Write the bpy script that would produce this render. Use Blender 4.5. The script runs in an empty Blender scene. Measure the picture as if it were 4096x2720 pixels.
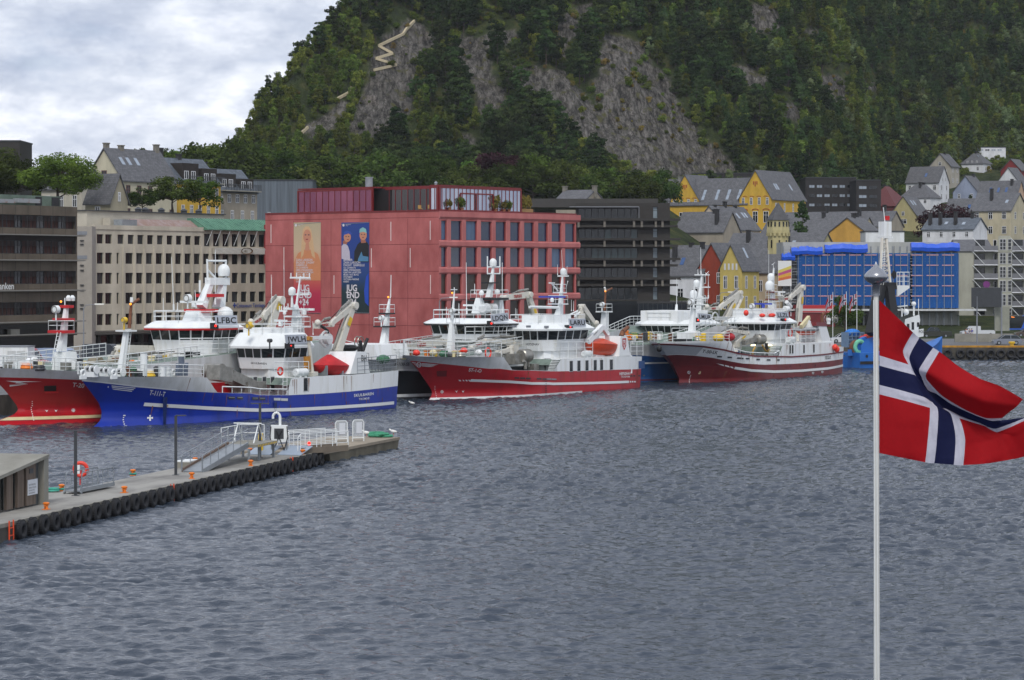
import bpy,bmesh,math,random
import numpy as np
from mathutils import Vector,Matrix
# ------------------------------------------------------------------ camera, sky, sun, exposure
SC = bpy.context.scene
COL = SC.collection
random.seed(7)
RNG = np.random.default_rng(7)
FPX,EYE,CX,HY = 10410.0,13.0,2048.0,1095.0      # focal length in photo pixels, eye height (m), image centre column, horizon row
cam = bpy.data.cameras.new("camera")
cam.sensor_width = 36.0
cam.lens = 36.0*FPX/4096.0
cam.shift_y = (HY - 1360.0)/4096.0
cam.clip_start,cam.clip_end = 0.5,6000.0
cam_o = bpy.data.objects.new("camera",cam)
cam_o.location = (0,0,EYE)
cam_o.rotation_euler = (math.radians(90),0,0)
COL.objects.link(cam_o)
SC.camera = cam_o
SC.view_settings.view_transform = 'Standard'
SC.view_settings.look = 'None'
SC.view_settings.exposure = 0.18
SC.view_settings.gamma = 1.0
SC.cycles.max_bounces = 6
SC.cycles.transparent_max_bounces = 12
SUN_EL,SUN_AZ = math.radians(48),math.radians(182)   # azimuth clockwise from +Y: behind the camera
wd = bpy.data.worlds.new("World")
SC.world = wd
wd.use_nodes = True
wt = wd.node_tree
wt.nodes.clear()
def wn(t,**k):
 n = wt.nodes.new(t)
 for a,b in k.items():
  setattr(n,a,b)
 return n
sky = wn('ShaderNodeTexSky',sky_type='NISHITA',sun_disc=False,sun_elevation=SUN_EL,sun_rotation=SUN_AZ)
sky.air_density,sky.dust_density = 1.0,2.0
tc = wn('ShaderNodeTexCoord')
def wnoise(scale,stretch,detail,rough,off):
 mp = wn('ShaderNodeMapping')
 mp.inputs['Scale'].default_value = stretch
 mp.inputs['Location'].default_value = off
 nz = wn('ShaderNodeTexNoise')
 nz.inputs['Scale'].default_value = scale
 nz.inputs['Detail'].default_value = detail
 nz.inputs['Roughness'].default_value = rough
 wt.links.new(tc.outputs['Generated'],mp.inputs['Vector'])
 wt.links.new(mp.outputs['Vector'],nz.inputs['Vector'])
 return nz.outputs['Fac']
def wramp(src,stops):
 r = wn('ShaderNodeValToRGB')
 e = r.color_ramp.elements
 while len(e) < len(stops):
  e.new(0.5)
 for i,(p,c) in enumerate(stops):
  e[i].position = p
  e[i].color = (*c,1)
 wt.links.new(src,r.inputs['Fac'])
 return r.outputs['Color']
def wmix(fac,a,b,mode='MIX'):
 m = wn('ShaderNodeMix',data_type='RGBA',blend_type=mode)
 for sock,val in ((m.inputs[0],fac),(m.inputs[6],a),(m.inputs[7],b)):
  if hasattr(val,'is_output'):
   wt.links.new(val,sock)
  else:
   sock.default_value = val if isinstance(val,float) else (*val,1)
 return m.outputs[2]
big = wnoise(14.0,(1,1,2.6),7.0,0.58,(3.1,0.4,0.05))
fine = wnoise(38.0,(1,1,2.0),8.0,0.62,(0.3,2.4,1.7))
cloud = wramp(big,[(0.34,(4.0,4.5,5.6)),(0.45,(5.1,5.5,6.3)),(0.56,(6.6,6.9,7.5)),(0.72,(9.6,9.6,9.7))])
puff = wramp(fine,[(0.38,(0.80,0.82,0.88)),(0.52,(1.0,1.0,1.02)),(0.66,(1.16,1.14,1.12))])
cl = wmix(1.0,cloud,puff,'MULTIPLY')
cover = wramp(big,[(0.24,(0.72,)*3),(0.40,(0.95,)*3)])
skyc = wmix(cover,sky.outputs['Color'],cl)
bg = wn('ShaderNodeBackground')
bg.inputs['Strength'].default_value = 0.125
wo = wn('ShaderNodeOutputWorld')
wt.links.new(skyc,bg.inputs['Color'])
wt.links.new(bg.outputs['Background'],wo.inputs['Surface'])
sl = bpy.data.lights.new("sun",'SUN')
sl.energy = 1.7
sl.angle = math.radians(14)
sl.color = (1.0,0.955,0.89)
so = bpy.data.objects.new("sun",sl)
sd = Vector((math.sin(SUN_AZ)*math.cos(SUN_EL),math.cos(SUN_AZ)*math.cos(SUN_EL),math.sin(SUN_EL)))
so.rotation_euler = sd.to_track_quat('Z','Y').to_euler()
so.location = sd*300
COL.objects.link(so)
# ------------------------------------------------------------------ materials
def lin(c):
 if isinstance(c,str):
  c = [int(c[i:i + 2],16)/255 for i in (0,2,4)]
 return tuple(x/12.92 if x <= 0.04045 else ((x + 0.055)/1.055) ** 2.4 for x in c)
MATS = {}
def mat(name,col,rough=0.6,var=0.12,scale=1.5,stretch=(1,1,1),bump=0.0,bscale=None,metal=0.0,spec=0.5,
  col2=None,lo=0.35,hi=0.65,coat=0.0,rand=0.0,emit=0.0,brick=None):
 """Principled surface whose colour wanders between two tones by noise; optional bump, per-object variation and brick/tile courses."""
 if name in MATS:
  return MATS[name]
 m = bpy.data.materials.new(name)
 m.use_nodes = True
 t = m.node_tree
 b = t.nodes['Principled BSDF']
 c = lin(col)
 b.inputs['Roughness'].default_value = rough
 b.inputs['Metallic'].default_value = metal
 b.inputs['Specular IOR Level'].default_value = spec
 b.inputs['Coat Weight'].default_value = coat
 if emit:
  b.inputs['Emission Color'].default_value = (*c,1)
  b.inputs['Emission Strength'].default_value = emit
 tcn = t.nodes.new('ShaderNodeTexCoord')
 mp = t.nodes.new('ShaderNodeMapping')
 mp.inputs['Scale'].default_value = stretch
 t.links.new(tcn.outputs['Object'],mp.inputs['Vector'])
 nz = t.nodes.new('ShaderNodeTexNoise')
 nz.inputs['Scale'].default_value = scale
 nz.inputs['Detail'].default_value = 6.0
 nz.inputs['Roughness'].default_value = 0.62
 t.links.new(mp.outputs['Vector'],nz.inputs['Vector'])
 rp = t.nodes.new('ShaderNodeValToRGB')
 d = lin(col2) if col2 else tuple(x*(1 - var) for x in c)
 u = c if col2 else tuple(min(1,x*(1 + var)) for x in c)
 rp.color_ramp.elements[0].position,rp.color_ramp.elements[0].color = lo,(*d,1)
 rp.color_ramp.elements[1].position,rp.color_ramp.elements[1].color = hi,(*u,1)
 t.links.new(nz.outputs['Fac'],rp.inputs['Fac'])
 out = rp.outputs['Color']
 if brick:
  bw,bh,mort = brick
  bt = t.nodes.new('ShaderNodeTexBrick')
  bt.inputs['Scale'].default_value = 1.0
  bt.inputs['Brick Width'].default_value = bw
  bt.inputs['Row Height'].default_value = bh
  bt.inputs['Mortar Size'].default_value = mort
  bt.inputs['Color1'].default_value = (0.82,0.82,0.82,1)
  bt.inputs['Color2'].default_value = (1.1,1.1,1.1,1)
  bt.inputs['Mortar'].default_value = (0.6,0.6,0.6,1)
  t.links.new(tcn.outputs['UV'],bt.inputs['Vector'])
  mx = t.nodes.new('ShaderNodeMix')
  mx.data_type,mx.blend_type = 'RGBA','MULTIPLY'
  mx.inputs[0].default_value = 1.0
  t.links.new(out,mx.inputs[6])
  t.links.new(bt.outputs['Color'],mx.inputs[7])
  out = mx.outputs[2]
 if rand:
  oi = t.nodes.new('ShaderNodeObjectInfo')
  hs = t.nodes.new('ShaderNodeHueSaturation')
  mr = t.nodes.new('ShaderNodeMapRange')
  mr.inputs['To Min'].default_value,mr.inputs['To Max'].default_value = 1 - rand,1 + rand
  mh = t.nodes.new('ShaderNodeMapRange')
  mh.inputs['To Min'].default_value,mh.inputs['To Max'].default_value = 0.5 + 0.07*rand,0.5 - 0.07*rand
  t.links.new(oi.outputs['Random'],mr.inputs['Value'])
  t.links.new(oi.outputs['Random'],mh.inputs['Value'])
  t.links.new(mr.outputs['Result'],hs.inputs['Value'])
  t.links.new(mh.outputs['Result'],hs.inputs['Hue'])
  t.links.new(out,hs.inputs['Color'])
  out = hs.outputs['Color']
 t.links.new(out,b.inputs['Base Color'])
 if bump:
  bn = t.nodes.new('ShaderNodeTexNoise')
  bn.inputs['Scale'].default_value = bscale or scale*3
  bn.inputs['Detail'].default_value = 8.0
  t.links.new(mp.outputs['Vector'],bn.inputs['Vector'])
  bp = t.nodes.new('ShaderNodeBump')
  bp.inputs['Strength'].default_value = 1.0
  bp.inputs['Distance'].default_value = bump
  t.links.new(bn.outputs['Fac'],bp.inputs['Height'])
  t.links.new(bp.outputs['Normal'],b.inputs['Normal'])
 MATS[name] = m
 return m
def glass(name,col,rough=0.06,spec=0.6,var=0.25,scale=0.4):
 return mat(name,col,rough,var,scale,spec=spec)
WHITE = mat('white paint','DCE0E0',0.42,0.05,0.9,(1,1,0.25))
WHITE2 = mat('white ship paint with faint runs','E0E3E4',0.42,0.0,1.3,(1.4,1.4,0.12),col2='CDCEC8',lo=0.28,hi=0.5)
GREYW = mat('pale grey ship paint','C6C9CB',0.45,0.0,1.2,(1,1,0.15),col2='B2B4B2',lo=0.3,hi=0.6)
GREY = mat('mid grey paint','7C8086',0.5,0.1)
DARK = mat('dark grey paint','34373B',0.5,0.15)
BLACK = mat('black rubber and paint','16171A',0.6,0.2)
REDP = mat('bright red paint','B8161C',0.4,0.08)
ORANGE = mat('orange paint','D9741A',0.5,0.1)
YELLOW = mat('yellow paint','D2AE28',0.5,0.12)
STEEL = mat('stainless steel','8F8D86',0.35,0.2,2.0,metal=0.6)
GALV = mat('galvanised steel','8E9499',0.45,0.12,metal=0.5)
RUST = mat('rusty brown steel','6E4630',0.8,0.3,3.0)
DECKRED = mat('red oxide deck','7E4338',0.75,0.2)
DECKGRN = mat('green grey deck','6B7A72',0.75,0.2)
SHIPGLASS = glass('wheelhouse glass','101A1C',0.05)
GLASSD = glass('dark window glass','14181C',0.06)
TYRE = mat('tyre rubber','1B1C20',0.75,0.25,6.0)
CONC = mat('grey concrete','8E8C83',0.85,0.0,0.5,col2='77756C',bump=0.004,bscale=9)
LAMPW = mat('lamp lens','E8E8E0',0.3,0.03)
REDLT = mat('lit red lamp','FF2A1A',0.3,0.0,emit=1.2)
AMBLT = mat('lit amber lamp','FF9A28',0.3,0.0,emit=1.5)
# ------------------------------------------------------------------ mesh helpers
def V(*a):
 return Vector(a)
class MB:
 """Collects faces; build() links them as ONE mesh object."""
 def __init__(s):
  s.v,s.f,s.m = [],[],[]
 def poly(s,pts,mi=0):
  i = len(s.v)
  s.v.extend(tuple(p) for p in pts)
  s.f.append(tuple(range(i,i + len(pts))))
  s.m.append(mi)
  return s
 def loft(s,rings,mi=0,cap=True,closed=True):
  i,n = len(s.v),len(rings[0])
  for r in rings:
   s.v.extend(tuple(p) for p in r)
  for k in range(len(rings) - 1):
   for j in range(n if closed else n - 1):
    a,b = i + k*n + j,i + k*n + (j + 1) % n
    s.f.append((a,b,b + n,a + n))
    s.m.append(mi)
  if cap and closed:
   s.f.append(tuple(range(i,i + n))[::-1])
   s.f.append(tuple(range(i + (len(rings) - 1)*n,i + len(rings)*n)))
   s.m += [mi,mi]
  return s
 def box(s,x0,y0,z0,x1,y1,z1,mi=0):
  a = [(x0,y0),(x1,y0),(x1,y1),(x0,y1)]
  return s.loft([[(x,y,z0) for x,y in a],[(x,y,z1) for x,y in a]],mi)
 def obox(s,c,sx,sy,sz,rz=0.0,mi=0,M=None):
  """box centred at c, turned rz about z (or by matrix M)."""
  R = M or Matrix.Rotation(rz,3,'Z')
  c = Vector(c)
  a = [(-1,-1),(1,-1),(1,1),(-1,1)]
  return s.loft([[c + R @ V(x*sx/2,y*sy/2,k*sz/2) for x,y in a] for k in (-1,1)],mi)
 def beam(s,p,q,w,h=None,mi=0,w2=None,h2=None):
  """rectangular bar from p to q, width w across, height h (tapering to w2, h2)."""
  p,q = Vector(p),Vector(q)
  d = (q - p).normalized()
  up = V(0,0,1) if abs(d.z) < 0.95 else V(1,0,0)
  x = d.cross(up).normalized()
  y = x.cross(d)
  h = h or w
  w2,h2 = w2 or w,h2 or h
  ring = lambda c,a,b: [c - x*a/2 - y*b/2,c + x*a/2 - y*b/2,c + x*a/2 + y*b/2,c - x*a/2 + y*b/2]
  return s.loft([ring(p,w,h),ring(q,w2,h2)],mi)
 def tube(s,p,q,r,r2=None,n=8,mi=0,cap=True):
  p,q = Vector(p),Vector(q)
  d = q - p
  if d.length < 1e-6:
   return s
  d.normalize()
  a = d.orthogonal().normalized()
  b = d.cross(a)
  r2 = r if r2 is None else r2
  ring = lambda c,rr: [c + (a*math.cos(t) + b*math.sin(t))*rr for t in [2*math.pi*k/n for k in range(n)]]
  return s.loft([ring(p,r),ring(q,r2)],mi,cap)
 def path(s,pts,r,n=6,mi=0):
  for a,b in zip(pts,pts[1:]):
   s.tube(a,b,r,r,n,mi)
  return s
 def lathe(s,prof,c=(0,0,0),n=16,mi=0,axis='Z',cap=True):
  """prof: (radius, height) pairs turned about an axis through c."""
  c = Vector(c)
  rings = []
  for r,h in prof:
   ring = []
   for k in range(n):
    t = 2*math.pi*k/n
    e = (r*math.cos(t),r*math.sin(t),h)
    if axis == 'X':
     e = (h,r*math.cos(t),r*math.sin(t))
    elif axis == 'Y':
     e = (r*math.sin(t),h,r*math.cos(t))
    ring.append(c + V(*e))
   rings.append(ring)
  return s.loft(rings,mi,cap)
 def ball(s,c,rx,ry=None,rz=None,n=14,m=8,mi=0):
  ry,rz = ry or rx,rz or rx
  c = Vector(c)
  rings = []
  for j in range(m + 1):
   f = -math.pi/2 + math.pi*j/m
   cr = max(math.cos(f),1e-3)
   rings.append([c + V(rx*cr*math.cos(2*math.pi*k/n),ry*cr*math.sin(2*math.pi*k/n),rz*math.sin(f)) for k in range(n)])
  return s.loft(rings,mi)
 def torus(s,c,R,r,axis='X',n=20,m=8,mi=0,sq=1.0):
  c = Vector(c)
  rings = []
  for k in range(n + 1):
   t = 2*math.pi*k/n
   ring = []
   for j in range(m):
    p = 2*math.pi*j/m
    rr,h = R + r*math.cos(p),r*math.sin(p)*sq
    e = {'X': (h,rr*math.cos(t),rr*math.sin(t)),'Y': (rr*math.cos(t),h,rr*math.sin(t)),'Z': (rr*math.cos(t),rr*math.sin(t),h)}[axis]
    ring.append(c + V(*e))
   rings.append(ring)
  return s.loft(rings,mi,cap=False)
 def prism(s,pts,z0,z1,mi=0):
  return s.loft([[(x,y,z0) for x,y in pts],[(x,y,z1) for x,y in pts]],mi)
 def build(s,name,mats,parent=None,smooth=35,uv=False):
  me = bpy.data.meshes.new(name)
  me.from_pydata(s.v,[],s.f)
  for m in (mats if isinstance(mats,(list,tuple)) else [mats]):
   me.materials.append(m)
  if any(s.m):
   me.polygons.foreach_set('material_index',s.m)
  bm = bmesh.new()
  bm.from_mesh(me)
  bmesh.ops.recalc_face_normals(bm,faces=bm.faces)
  bm.to_mesh(me)
  bm.free()
  if uv:
   boxuv(me)
  if smooth:
   me.polygons.foreach_set('use_smooth',[True]*len(me.polygons))
   me.set_sharp_from_angle(angle=math.radians(smooth))
  o = bpy.data.objects.new(name,me)
  COL.objects.link(o)
  if parent is not None:
   o.parent = parent
  return o
def boxuv(me):
 """wall-wise UVs in metres: u along the wall, v up the wall or slope."""
 ul = me.uv_layers.new(name='uv')
 for p in me.polygons:
  n = p.normal
  u = V(-n.y,n.x,0)
  u = u.normalized() if u.length > 1e-3 else V(1,0,0)
  w = n.cross(u)
  for li in p.loop_indices:
   c = me.vertices[me.loops[li].vertex_index].co
   ul.data[li].uv = (c.dot(u),c.dot(w))
def tag(o,label,cat,group=None,kind=None):
 o['label'],o['category'] = label,cat
 if group:
  o['group'] = group
 if kind:
  o['kind'] = kind
 return o
def thing(name,label,cat,loc=(0,0,0),rz=0.0,group=None):
 o = bpy.data.objects.new(name,None)
 o.empty_display_size = 0.3
 COL.objects.link(o)
 o.location = loc
 o.rotation_euler = (0,0,rz)
 return tag(o,label,cat,group)
def structure(o):
 o['kind'] = 'structure'
 return o
def dup(o,parent=None,loc=None,rz=None,scale=None,label=None,group=None):
 """a copy of a thing with copies of its parts and their sub-parts (mesh data shared)."""
 c = o.copy()
 COL.objects.link(c)
 if parent is not None:
  c.parent = parent
 if loc is not None:
  c.location = loc
 if rz is not None:
  c.rotation_euler = (0,0,rz)
 if scale is not None:
  c.scale = scale if hasattr(scale,'__len__') else (scale,)*3
 if label:
  c['label'] = label
 if group:
  c['group'] = group
 for ch in o.children:
  dup(ch,parent=c)
 return c
def place(o,loc,rz=None):
 o.location = loc
 if rz is not None:
  o.rotation_euler = (0,0,rz)
 return o
def at(px,py,Y):
 """the point at distance Y that the survey photo shows at pixel (px, py)."""
 return V((px - CX)/FPX*Y,Y,EYE - (py - HY)/FPX*Y)
def ground(px,py,z=0.0):
 return at(px,py,(EYE - z)*FPX/(py - HY))
# zoomed survey sheets of the photo: origin and pixel scale
SHEET = dict(A=(0,1000,.48476),B=(300,1000,.48476),C=(900,1050,.45278),D=(1500,1050,.41445),E=(2000,1000,.41445),F=(2560,1000,.35714),
    G=(3300,1000,.33715),I=(2600,550,.35072),J=(3300,550,.35081),K=(0,450,.51020),L=(1000,650,.42355),M=(1700,650,.44643),
    N=(0,1600,.38265),O=(700,1600,.42355),P=(3400,1000,.57378),Q=(900,0,.67768),R=(2400,0,.71834),U=(3600,1050,.22322),W=(3150,1150,.22321),S=(0,0,1.0))
def px(sh,x,y):
 a = SHEET[sh]
 return a[0] + x*a[2],a[1] + y*a[2]
# lettering ------------------------------------------------------------------
def text2d(s,size,align='LEFT',shear=0.0,space=1.0,bold=0.0):
 """triangulated 2-D outline of a line of text: vertices (u, v) and faces."""
 cu = bpy.data.curves.new('txt','FONT')
 cu.body,cu.size,cu.align_x = s,size,align
 cu.shear,cu.space_character = shear,space
 cu.resolution_u = 3
 cu.fill_mode = 'FRONT'
 cu.offset = bold
 o = bpy.data.objects.new('txt',cu)
 COL.objects.link(o)
 dg = bpy.context.evaluated_depsgraph_get()
 me = bpy.data.meshes.new_from_object(o.evaluated_get(dg))
 vs = [(v.co.x,v.co.y) for v in me.vertices]
 fs = [tuple(p.vertices) for p in me.polygons]
 bpy.data.objects.remove(o)
 bpy.data.curves.remove(cu)
 bpy.data.meshes.remove(me)
 return vs,fs
def decal(name,vs,fs,fn,m,parent):
 """flat shapes (u, v) laid onto a surface by fn(u, v) -> point."""
 me = bpy.data.meshes.new(name)
 me.from_pydata([tuple(fn(u,v)) for u,v in vs],[],fs)
 me.materials.append(m)
 o = bpy.data.objects.new(name,me)
 COL.objects.link(o)
 o.parent = parent
 return o
def letters(s,size,org,udir,vdir,m,parent,name='lettering',**k):
 org,udir,vdir = Vector(org),Vector(udir).normalized(),Vector(vdir).normalized()
 vs,fs = text2d(s,size,**k)
 return decal(name,vs,fs,lambda u,v: org + udir*u + vdir*v,m,parent)
def lines(rows,org,udir,vdir,m,parent,name='lettering'):
 """several rows of text as one decal: (text, size, u, v, keywords)."""
 org,udir,vdir = Vector(org),Vector(udir).normalized(),Vector(vdir).normalized()
 V2,F2 = [],[]
 for s,size,u0,v0,k in rows:
  vs,fs = text2d(s,size,**k)
  n = len(V2)
  V2 += [(u + u0,v + v0) for u,v in vs]
  F2 += [tuple(i + n for i in f) for f in fs]
 return decal(name,V2,F2,lambda u,v: org + udir*u + vdir*v,m,parent)
def rail(pts,h=1.0,bars=3,r=0.032,step=1.6,mb=None,foot=0.0,n=5):
 """pipe railing along a polyline: posts and horizontal bars."""
 mb = mb or MB()
 pts = [Vector(p) for p in pts]
 for a,b in zip(pts,pts[1:]):
  L = (b - a).length
  k = max(1,round(L/step))
  for j in range(k + 1):
   p = a.lerp(b,j/k)
   mb.tube(p + V(0,0,foot),p + V(0,0,h),r,n=n)
  for q in range(bars):
   z = foot + (h - foot)*(q + 1)/bars
   rr = r*(1.25 if q == bars - 1 else 0.8)
   mb.tube(a + V(0,0,z),b + V(0,0,z),rr,n=n)
 return mb
def ladder(mb,p,q,w=0.4,r=0.025,side=(0,1,0),rung=0.32):
 p,q,sd_ = Vector(p),Vector(q),Vector(side).normalized()
 for k in (-1,1):
  mb.tube(p + sd_*w/2*k,q + sd_*w/2*k,r,n=5)
 nr = max(2,int((q - p).length/rung))
 for j in range(1,nr):
  c = p.lerp(q,j/nr)
  mb.tube(c - sd_*w/2,c + sd_*w/2,r*0.8,n=5)
 return mb
# ------------------------------------------------------------------ numpy value noise
def _h(ix,iy,s):
 n = (ix.astype(np.int64)*374761393 + iy.astype(np.int64)*668265263 + s*974711) & 0x7fffffff
 n = ((n ^ (n >> 13))*1274126177) & 0x7fffffff
 return ((n ^ (n >> 16)) & 0xffff)/65535.0
def vnoise(x,y,s=0):
 ix,iy = np.floor(x),np.floor(y)
 fx,fy = x - ix,y - iy
 fx,fy = fx*fx*(3 - 2*fx),fy*fy*(3 - 2*fy)
 a,b,c,d = _h(ix,iy,s),_h(ix + 1,iy,s),_h(ix,iy + 1,s),_h(ix + 1,iy + 1,s)
 return (a + (b - a)*fx)*(1 - fy) + (c + (d - c)*fx)*fy
def fbm(x,y,s=0,o=5,g=0.5):
 t,a,k = 0,1.0,0
 for i in range(o):
  t = t + a*(vnoise(x*2 ** i,y*2 ** i,s + i) - 0.5)
  k += a
  a *= g
 return t/k
def sstep(a,b,x):
 t = np.clip((x - a)/(b - a),0,1)
 return t*t*(3 - 2*t)
# ------------------------------------------------------------------ water
def make_water():
 m = bpy.data.materials.new('harbour water')
 m.use_nodes = True
 t = m.node_tree
 b = t.nodes['Principled BSDF']
 b.inputs['Base Color'].default_value = (0.034,0.046,0.066,1)
 b.inputs['Roughness'].default_value = 0.10
 b.inputs['IOR'].default_value = 1.333
 tcn = t.nodes.new('ShaderNodeTexCoord')
 def nz(scale,sx,sy,rot,detail,rough=0.55):
  mp = t.nodes.new('ShaderNodeMapping')
  mp.inputs['Scale'].default_value = (sx,sy,1)
  mp.inputs['Rotation'].default_value = (0,0,rot)
  n = t.nodes.new('ShaderNodeTexNoise')
  n.inputs['Scale'].default_value = scale
  n.inputs['Detail'].default_value = detail
  n.inputs['Roughness'].default_value = rough
  t.links.new(tcn.outputs['Object'],mp.inputs['Vector'])
  t.links.new(mp.outputs['Vector'],n.inputs['Vector'])
  return n.outputs['Fac']
 def bump(h,dist,prev=None,st=1.0):
  bp = t.nodes.new('ShaderNodeBump')
  bp.inputs['Distance'].default_value = dist
  if hasattr(st,'is_output'):
   t.links.new(st,bp.inputs['Strength'])
  else:
   bp.inputs['Strength'].default_value = st
  t.links.new(h,bp.inputs['Height'])
  if prev:
   t.links.new(prev,bp.inputs['Normal'])
  return bp.outputs['Normal']
 gust = t.nodes.new('ShaderNodeMapRange')
 gust.inputs['From Min'].default_value,gust.inputs['From Max'].default_value = 0.35,0.65
 gust.inputs['To Min'].default_value,gust.inputs['To Max'].default_value = 0.5,1.15
 t.links.new(nz(0.05,1,0.5,0.2,4.0),gust.inputs['Value'])
 g = gust.outputs['Result']
 n3 = bump(nz(4.6,0.7,1.0,-0.3,4.0),0.085,None,g)
 t.links.new(n3,b.inputs['Normal'])
 return m
def waves(X,Y):
 """wind ripples: many short crested wave trains running mostly towards the viewer, stronger in gusts."""
 r = np.random.default_rng(11)
 gust = 0.62 + 0.75*sstep(-0.22,0.28,fbm(X/34,Y/22,91,4))
 z = np.zeros_like(X)
 for lam in np.geomspace(0.40,2.0,46):
  a = r.normal(-1.75,0.55)
  k = 2*np.pi/lam
  z += 0.0120*lam ** 0.75*np.sin(k*(X*np.cos(a) + Y*np.sin(a)) + r.uniform(0,6.28) + 1.6*fbm(X/(lam*6),Y/(lam*6),int(lam*97),2))
 return z*gust
def make_sea():
 ys = [74.0]
 while ys[-1] < 398:
  ys.append(ys[-1]*1.0015)
 ys = np.array(ys)
 t = np.linspace(-0.222,0.222,640)
 X,Y = t[None]*ys[:,None],np.repeat(ys[:,None],len(t),1)
 Z = waves(X,Y)
 for e in (Z[:2],Z[-2:],Z[:,:2],Z[:,-2:]):
  e[...] = 0
 ny,nx = X.shape
 co = np.stack([X,Y,Z],-1).reshape(-1,3)
 i = (np.arange(ny - 1)[:,None]*nx + np.arange(nx - 1)[None]).reshape(-1)
 f = np.stack([i,i + 1,i + 1 + nx,i + nx],-1)
 n0 = len(co)
 y0,y1,xa,xb = ys[0],ys[-1],t[0],t[-1]
 rim = [(-500,-80,0),(500,-80,0),(500,520,0),(-500,520,0)]
 c = [0,nx - 1,(ny - 1)*nx + nx - 1,(ny - 1)*nx]
 me = bpy.data.meshes.new('water')
 q = len(f)
 me.vertices.add(n0 + 4)
 me.vertices.foreach_set('co',np.concatenate([co,np.array(rim)]).astype(np.float32).reshape(-1))
 bottom,top = list(range(0,nx)),list(range((ny - 1)*nx,ny*nx))
 left,right = list(range(0,ny*nx,nx)),list(range(nx - 1,ny*nx,nx))
 big = [[n0,n0 + 1] + bottom[::-1],[n0 + 1,n0 + 2] + right[::-1],[n0 + 2,n0 + 3] + top,[n0 + 3,n0] + left]
 loops = np.concatenate([f.reshape(-1)] + [np.array(k) for k in big])
 tot = np.concatenate([np.full(q,4)] + [np.array([len(k)]) for k in big])
 st = np.concatenate([[0],np.cumsum(tot)[:-1]])
 me.loops.add(len(loops))
 me.loops.foreach_set('vertex_index',loops.astype(np.int32))
 me.polygons.add(len(tot))
 me.polygons.foreach_set('loop_start',st.astype(np.int32))
 me.polygons.foreach_set('use_smooth',[True]*len(tot))
 me.update(calc_edges=True)
 me.validate()
 me.materials.append(make_water())
 o = bpy.data.objects.new('water',me)
 COL.objects.link(o)
 return structure(o)
make_sea()
# ------------------------------------------------------------------ land: quay, streets, hillside
UX,UY = 0.54,0.8417                    # the quay runs this way; the moored ships lie along it
QANG = math.atan2(UY,UX)
ASPH = mat('worn asphalt','5C5D5E',0.9,0.15,0.25,bump=0.004,bscale=20)
QWALL = mat('stained quay concrete','4E4A42',0.9,0.0,0.7,(1,1,0.3),col2='24221F',lo=0.35,hi=0.6)
QC = 168.0
q0,q1,q2 = (-176.0,(QC - .84*176)/.54),(32.0,(QC + .84*32)/.54),(42.0,392.0)
qpoly = [q0,q1,q2,(330,392),(330,470),(-330,470),(-330,q0[1])]
qb = MB()
qb.prism(qpoly,-4.0,1.9,1)
qo = structure(qb.build('quay',[ASPH,QWALL],smooth=0))
cap = MB()
cap.poly([(x,y,1.904) for x,y in qpoly],0)
structure(cap.build('pavement',ASPH,smooth=0))
YFX,YFY = [-120,-60,0,60,85,112,128,150,200,260,340],[690,700,715,738,752,795,885,940,975,990,1010]
def terr(X,Y):
 X,Y = np.asarray(X,float),np.asarray(Y,float)
 bc = np.interp(Y,[400,430,470,500,560,620,700,800],[1.7,1.8,4,10,24,31,36,40])
 bl = np.interp(Y,[400,415,440,470,560,620,700,800],[1.7,6,15,19,24,30,36,50])
 br = np.interp(Y,[400,440,500,560,640,700,760,820,860,900,940,1000,1100],[1.7,1.8,3,8,15,21,27,33,37,43.5,53,70,100])
 wl = sstep(-20,-45,X)
 wr = sstep(28,62,X)
 base = bl*wl + (1 - wl)*(br*wr + bc*(1 - wr))
 yf = np.interp(X,YFX,YFY)
 sl_ = np.interp(X,[-100,0,70,120,200,330],[0.66,0.62,0.62,0.56,0.60,0.62])
 rise = np.clip(Y - yf,0,None)*sl_
 rise = rise*sstep(0,18,rise + 6)
 z = base + rise
 rel = sstep(4,30,rise)
 # slanting ribs of rock, ledges and small gullies
 d = X*0.80 + (Y - 700)*0.30
 ridge = 1 - np.abs(2*vnoise(d/13.0,(X - Y)/60.0,3) - 1)
 ridge2 = 1 - np.abs(2*vnoise(d/4.2,(X - Y)/25.0,9) - 1)
 z = z + rel*(7.0*fbm(X/42,Y/42,21,5) + 5.5*(ridge - 0.5) + 1.9*(ridge2 - 0.5) + 3.4*fbm(X/9,Y/9,5,4))
 lim = 57 + 1.72*(X + 68.5) + 5.5*fbm(X/16,Y/30,33,4)*2
 lim = np.where(X < -77,42.4 + 0.28*(X + 77) + 3*fbm(X/14,Y/30,34,3),lim)
 lim = np.maximum(lim,22)
 z = np.where(Y > 640,np.minimum(z,lim),z)
 return z
def tz(x,y):
 return float(terr(x,y))
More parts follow.
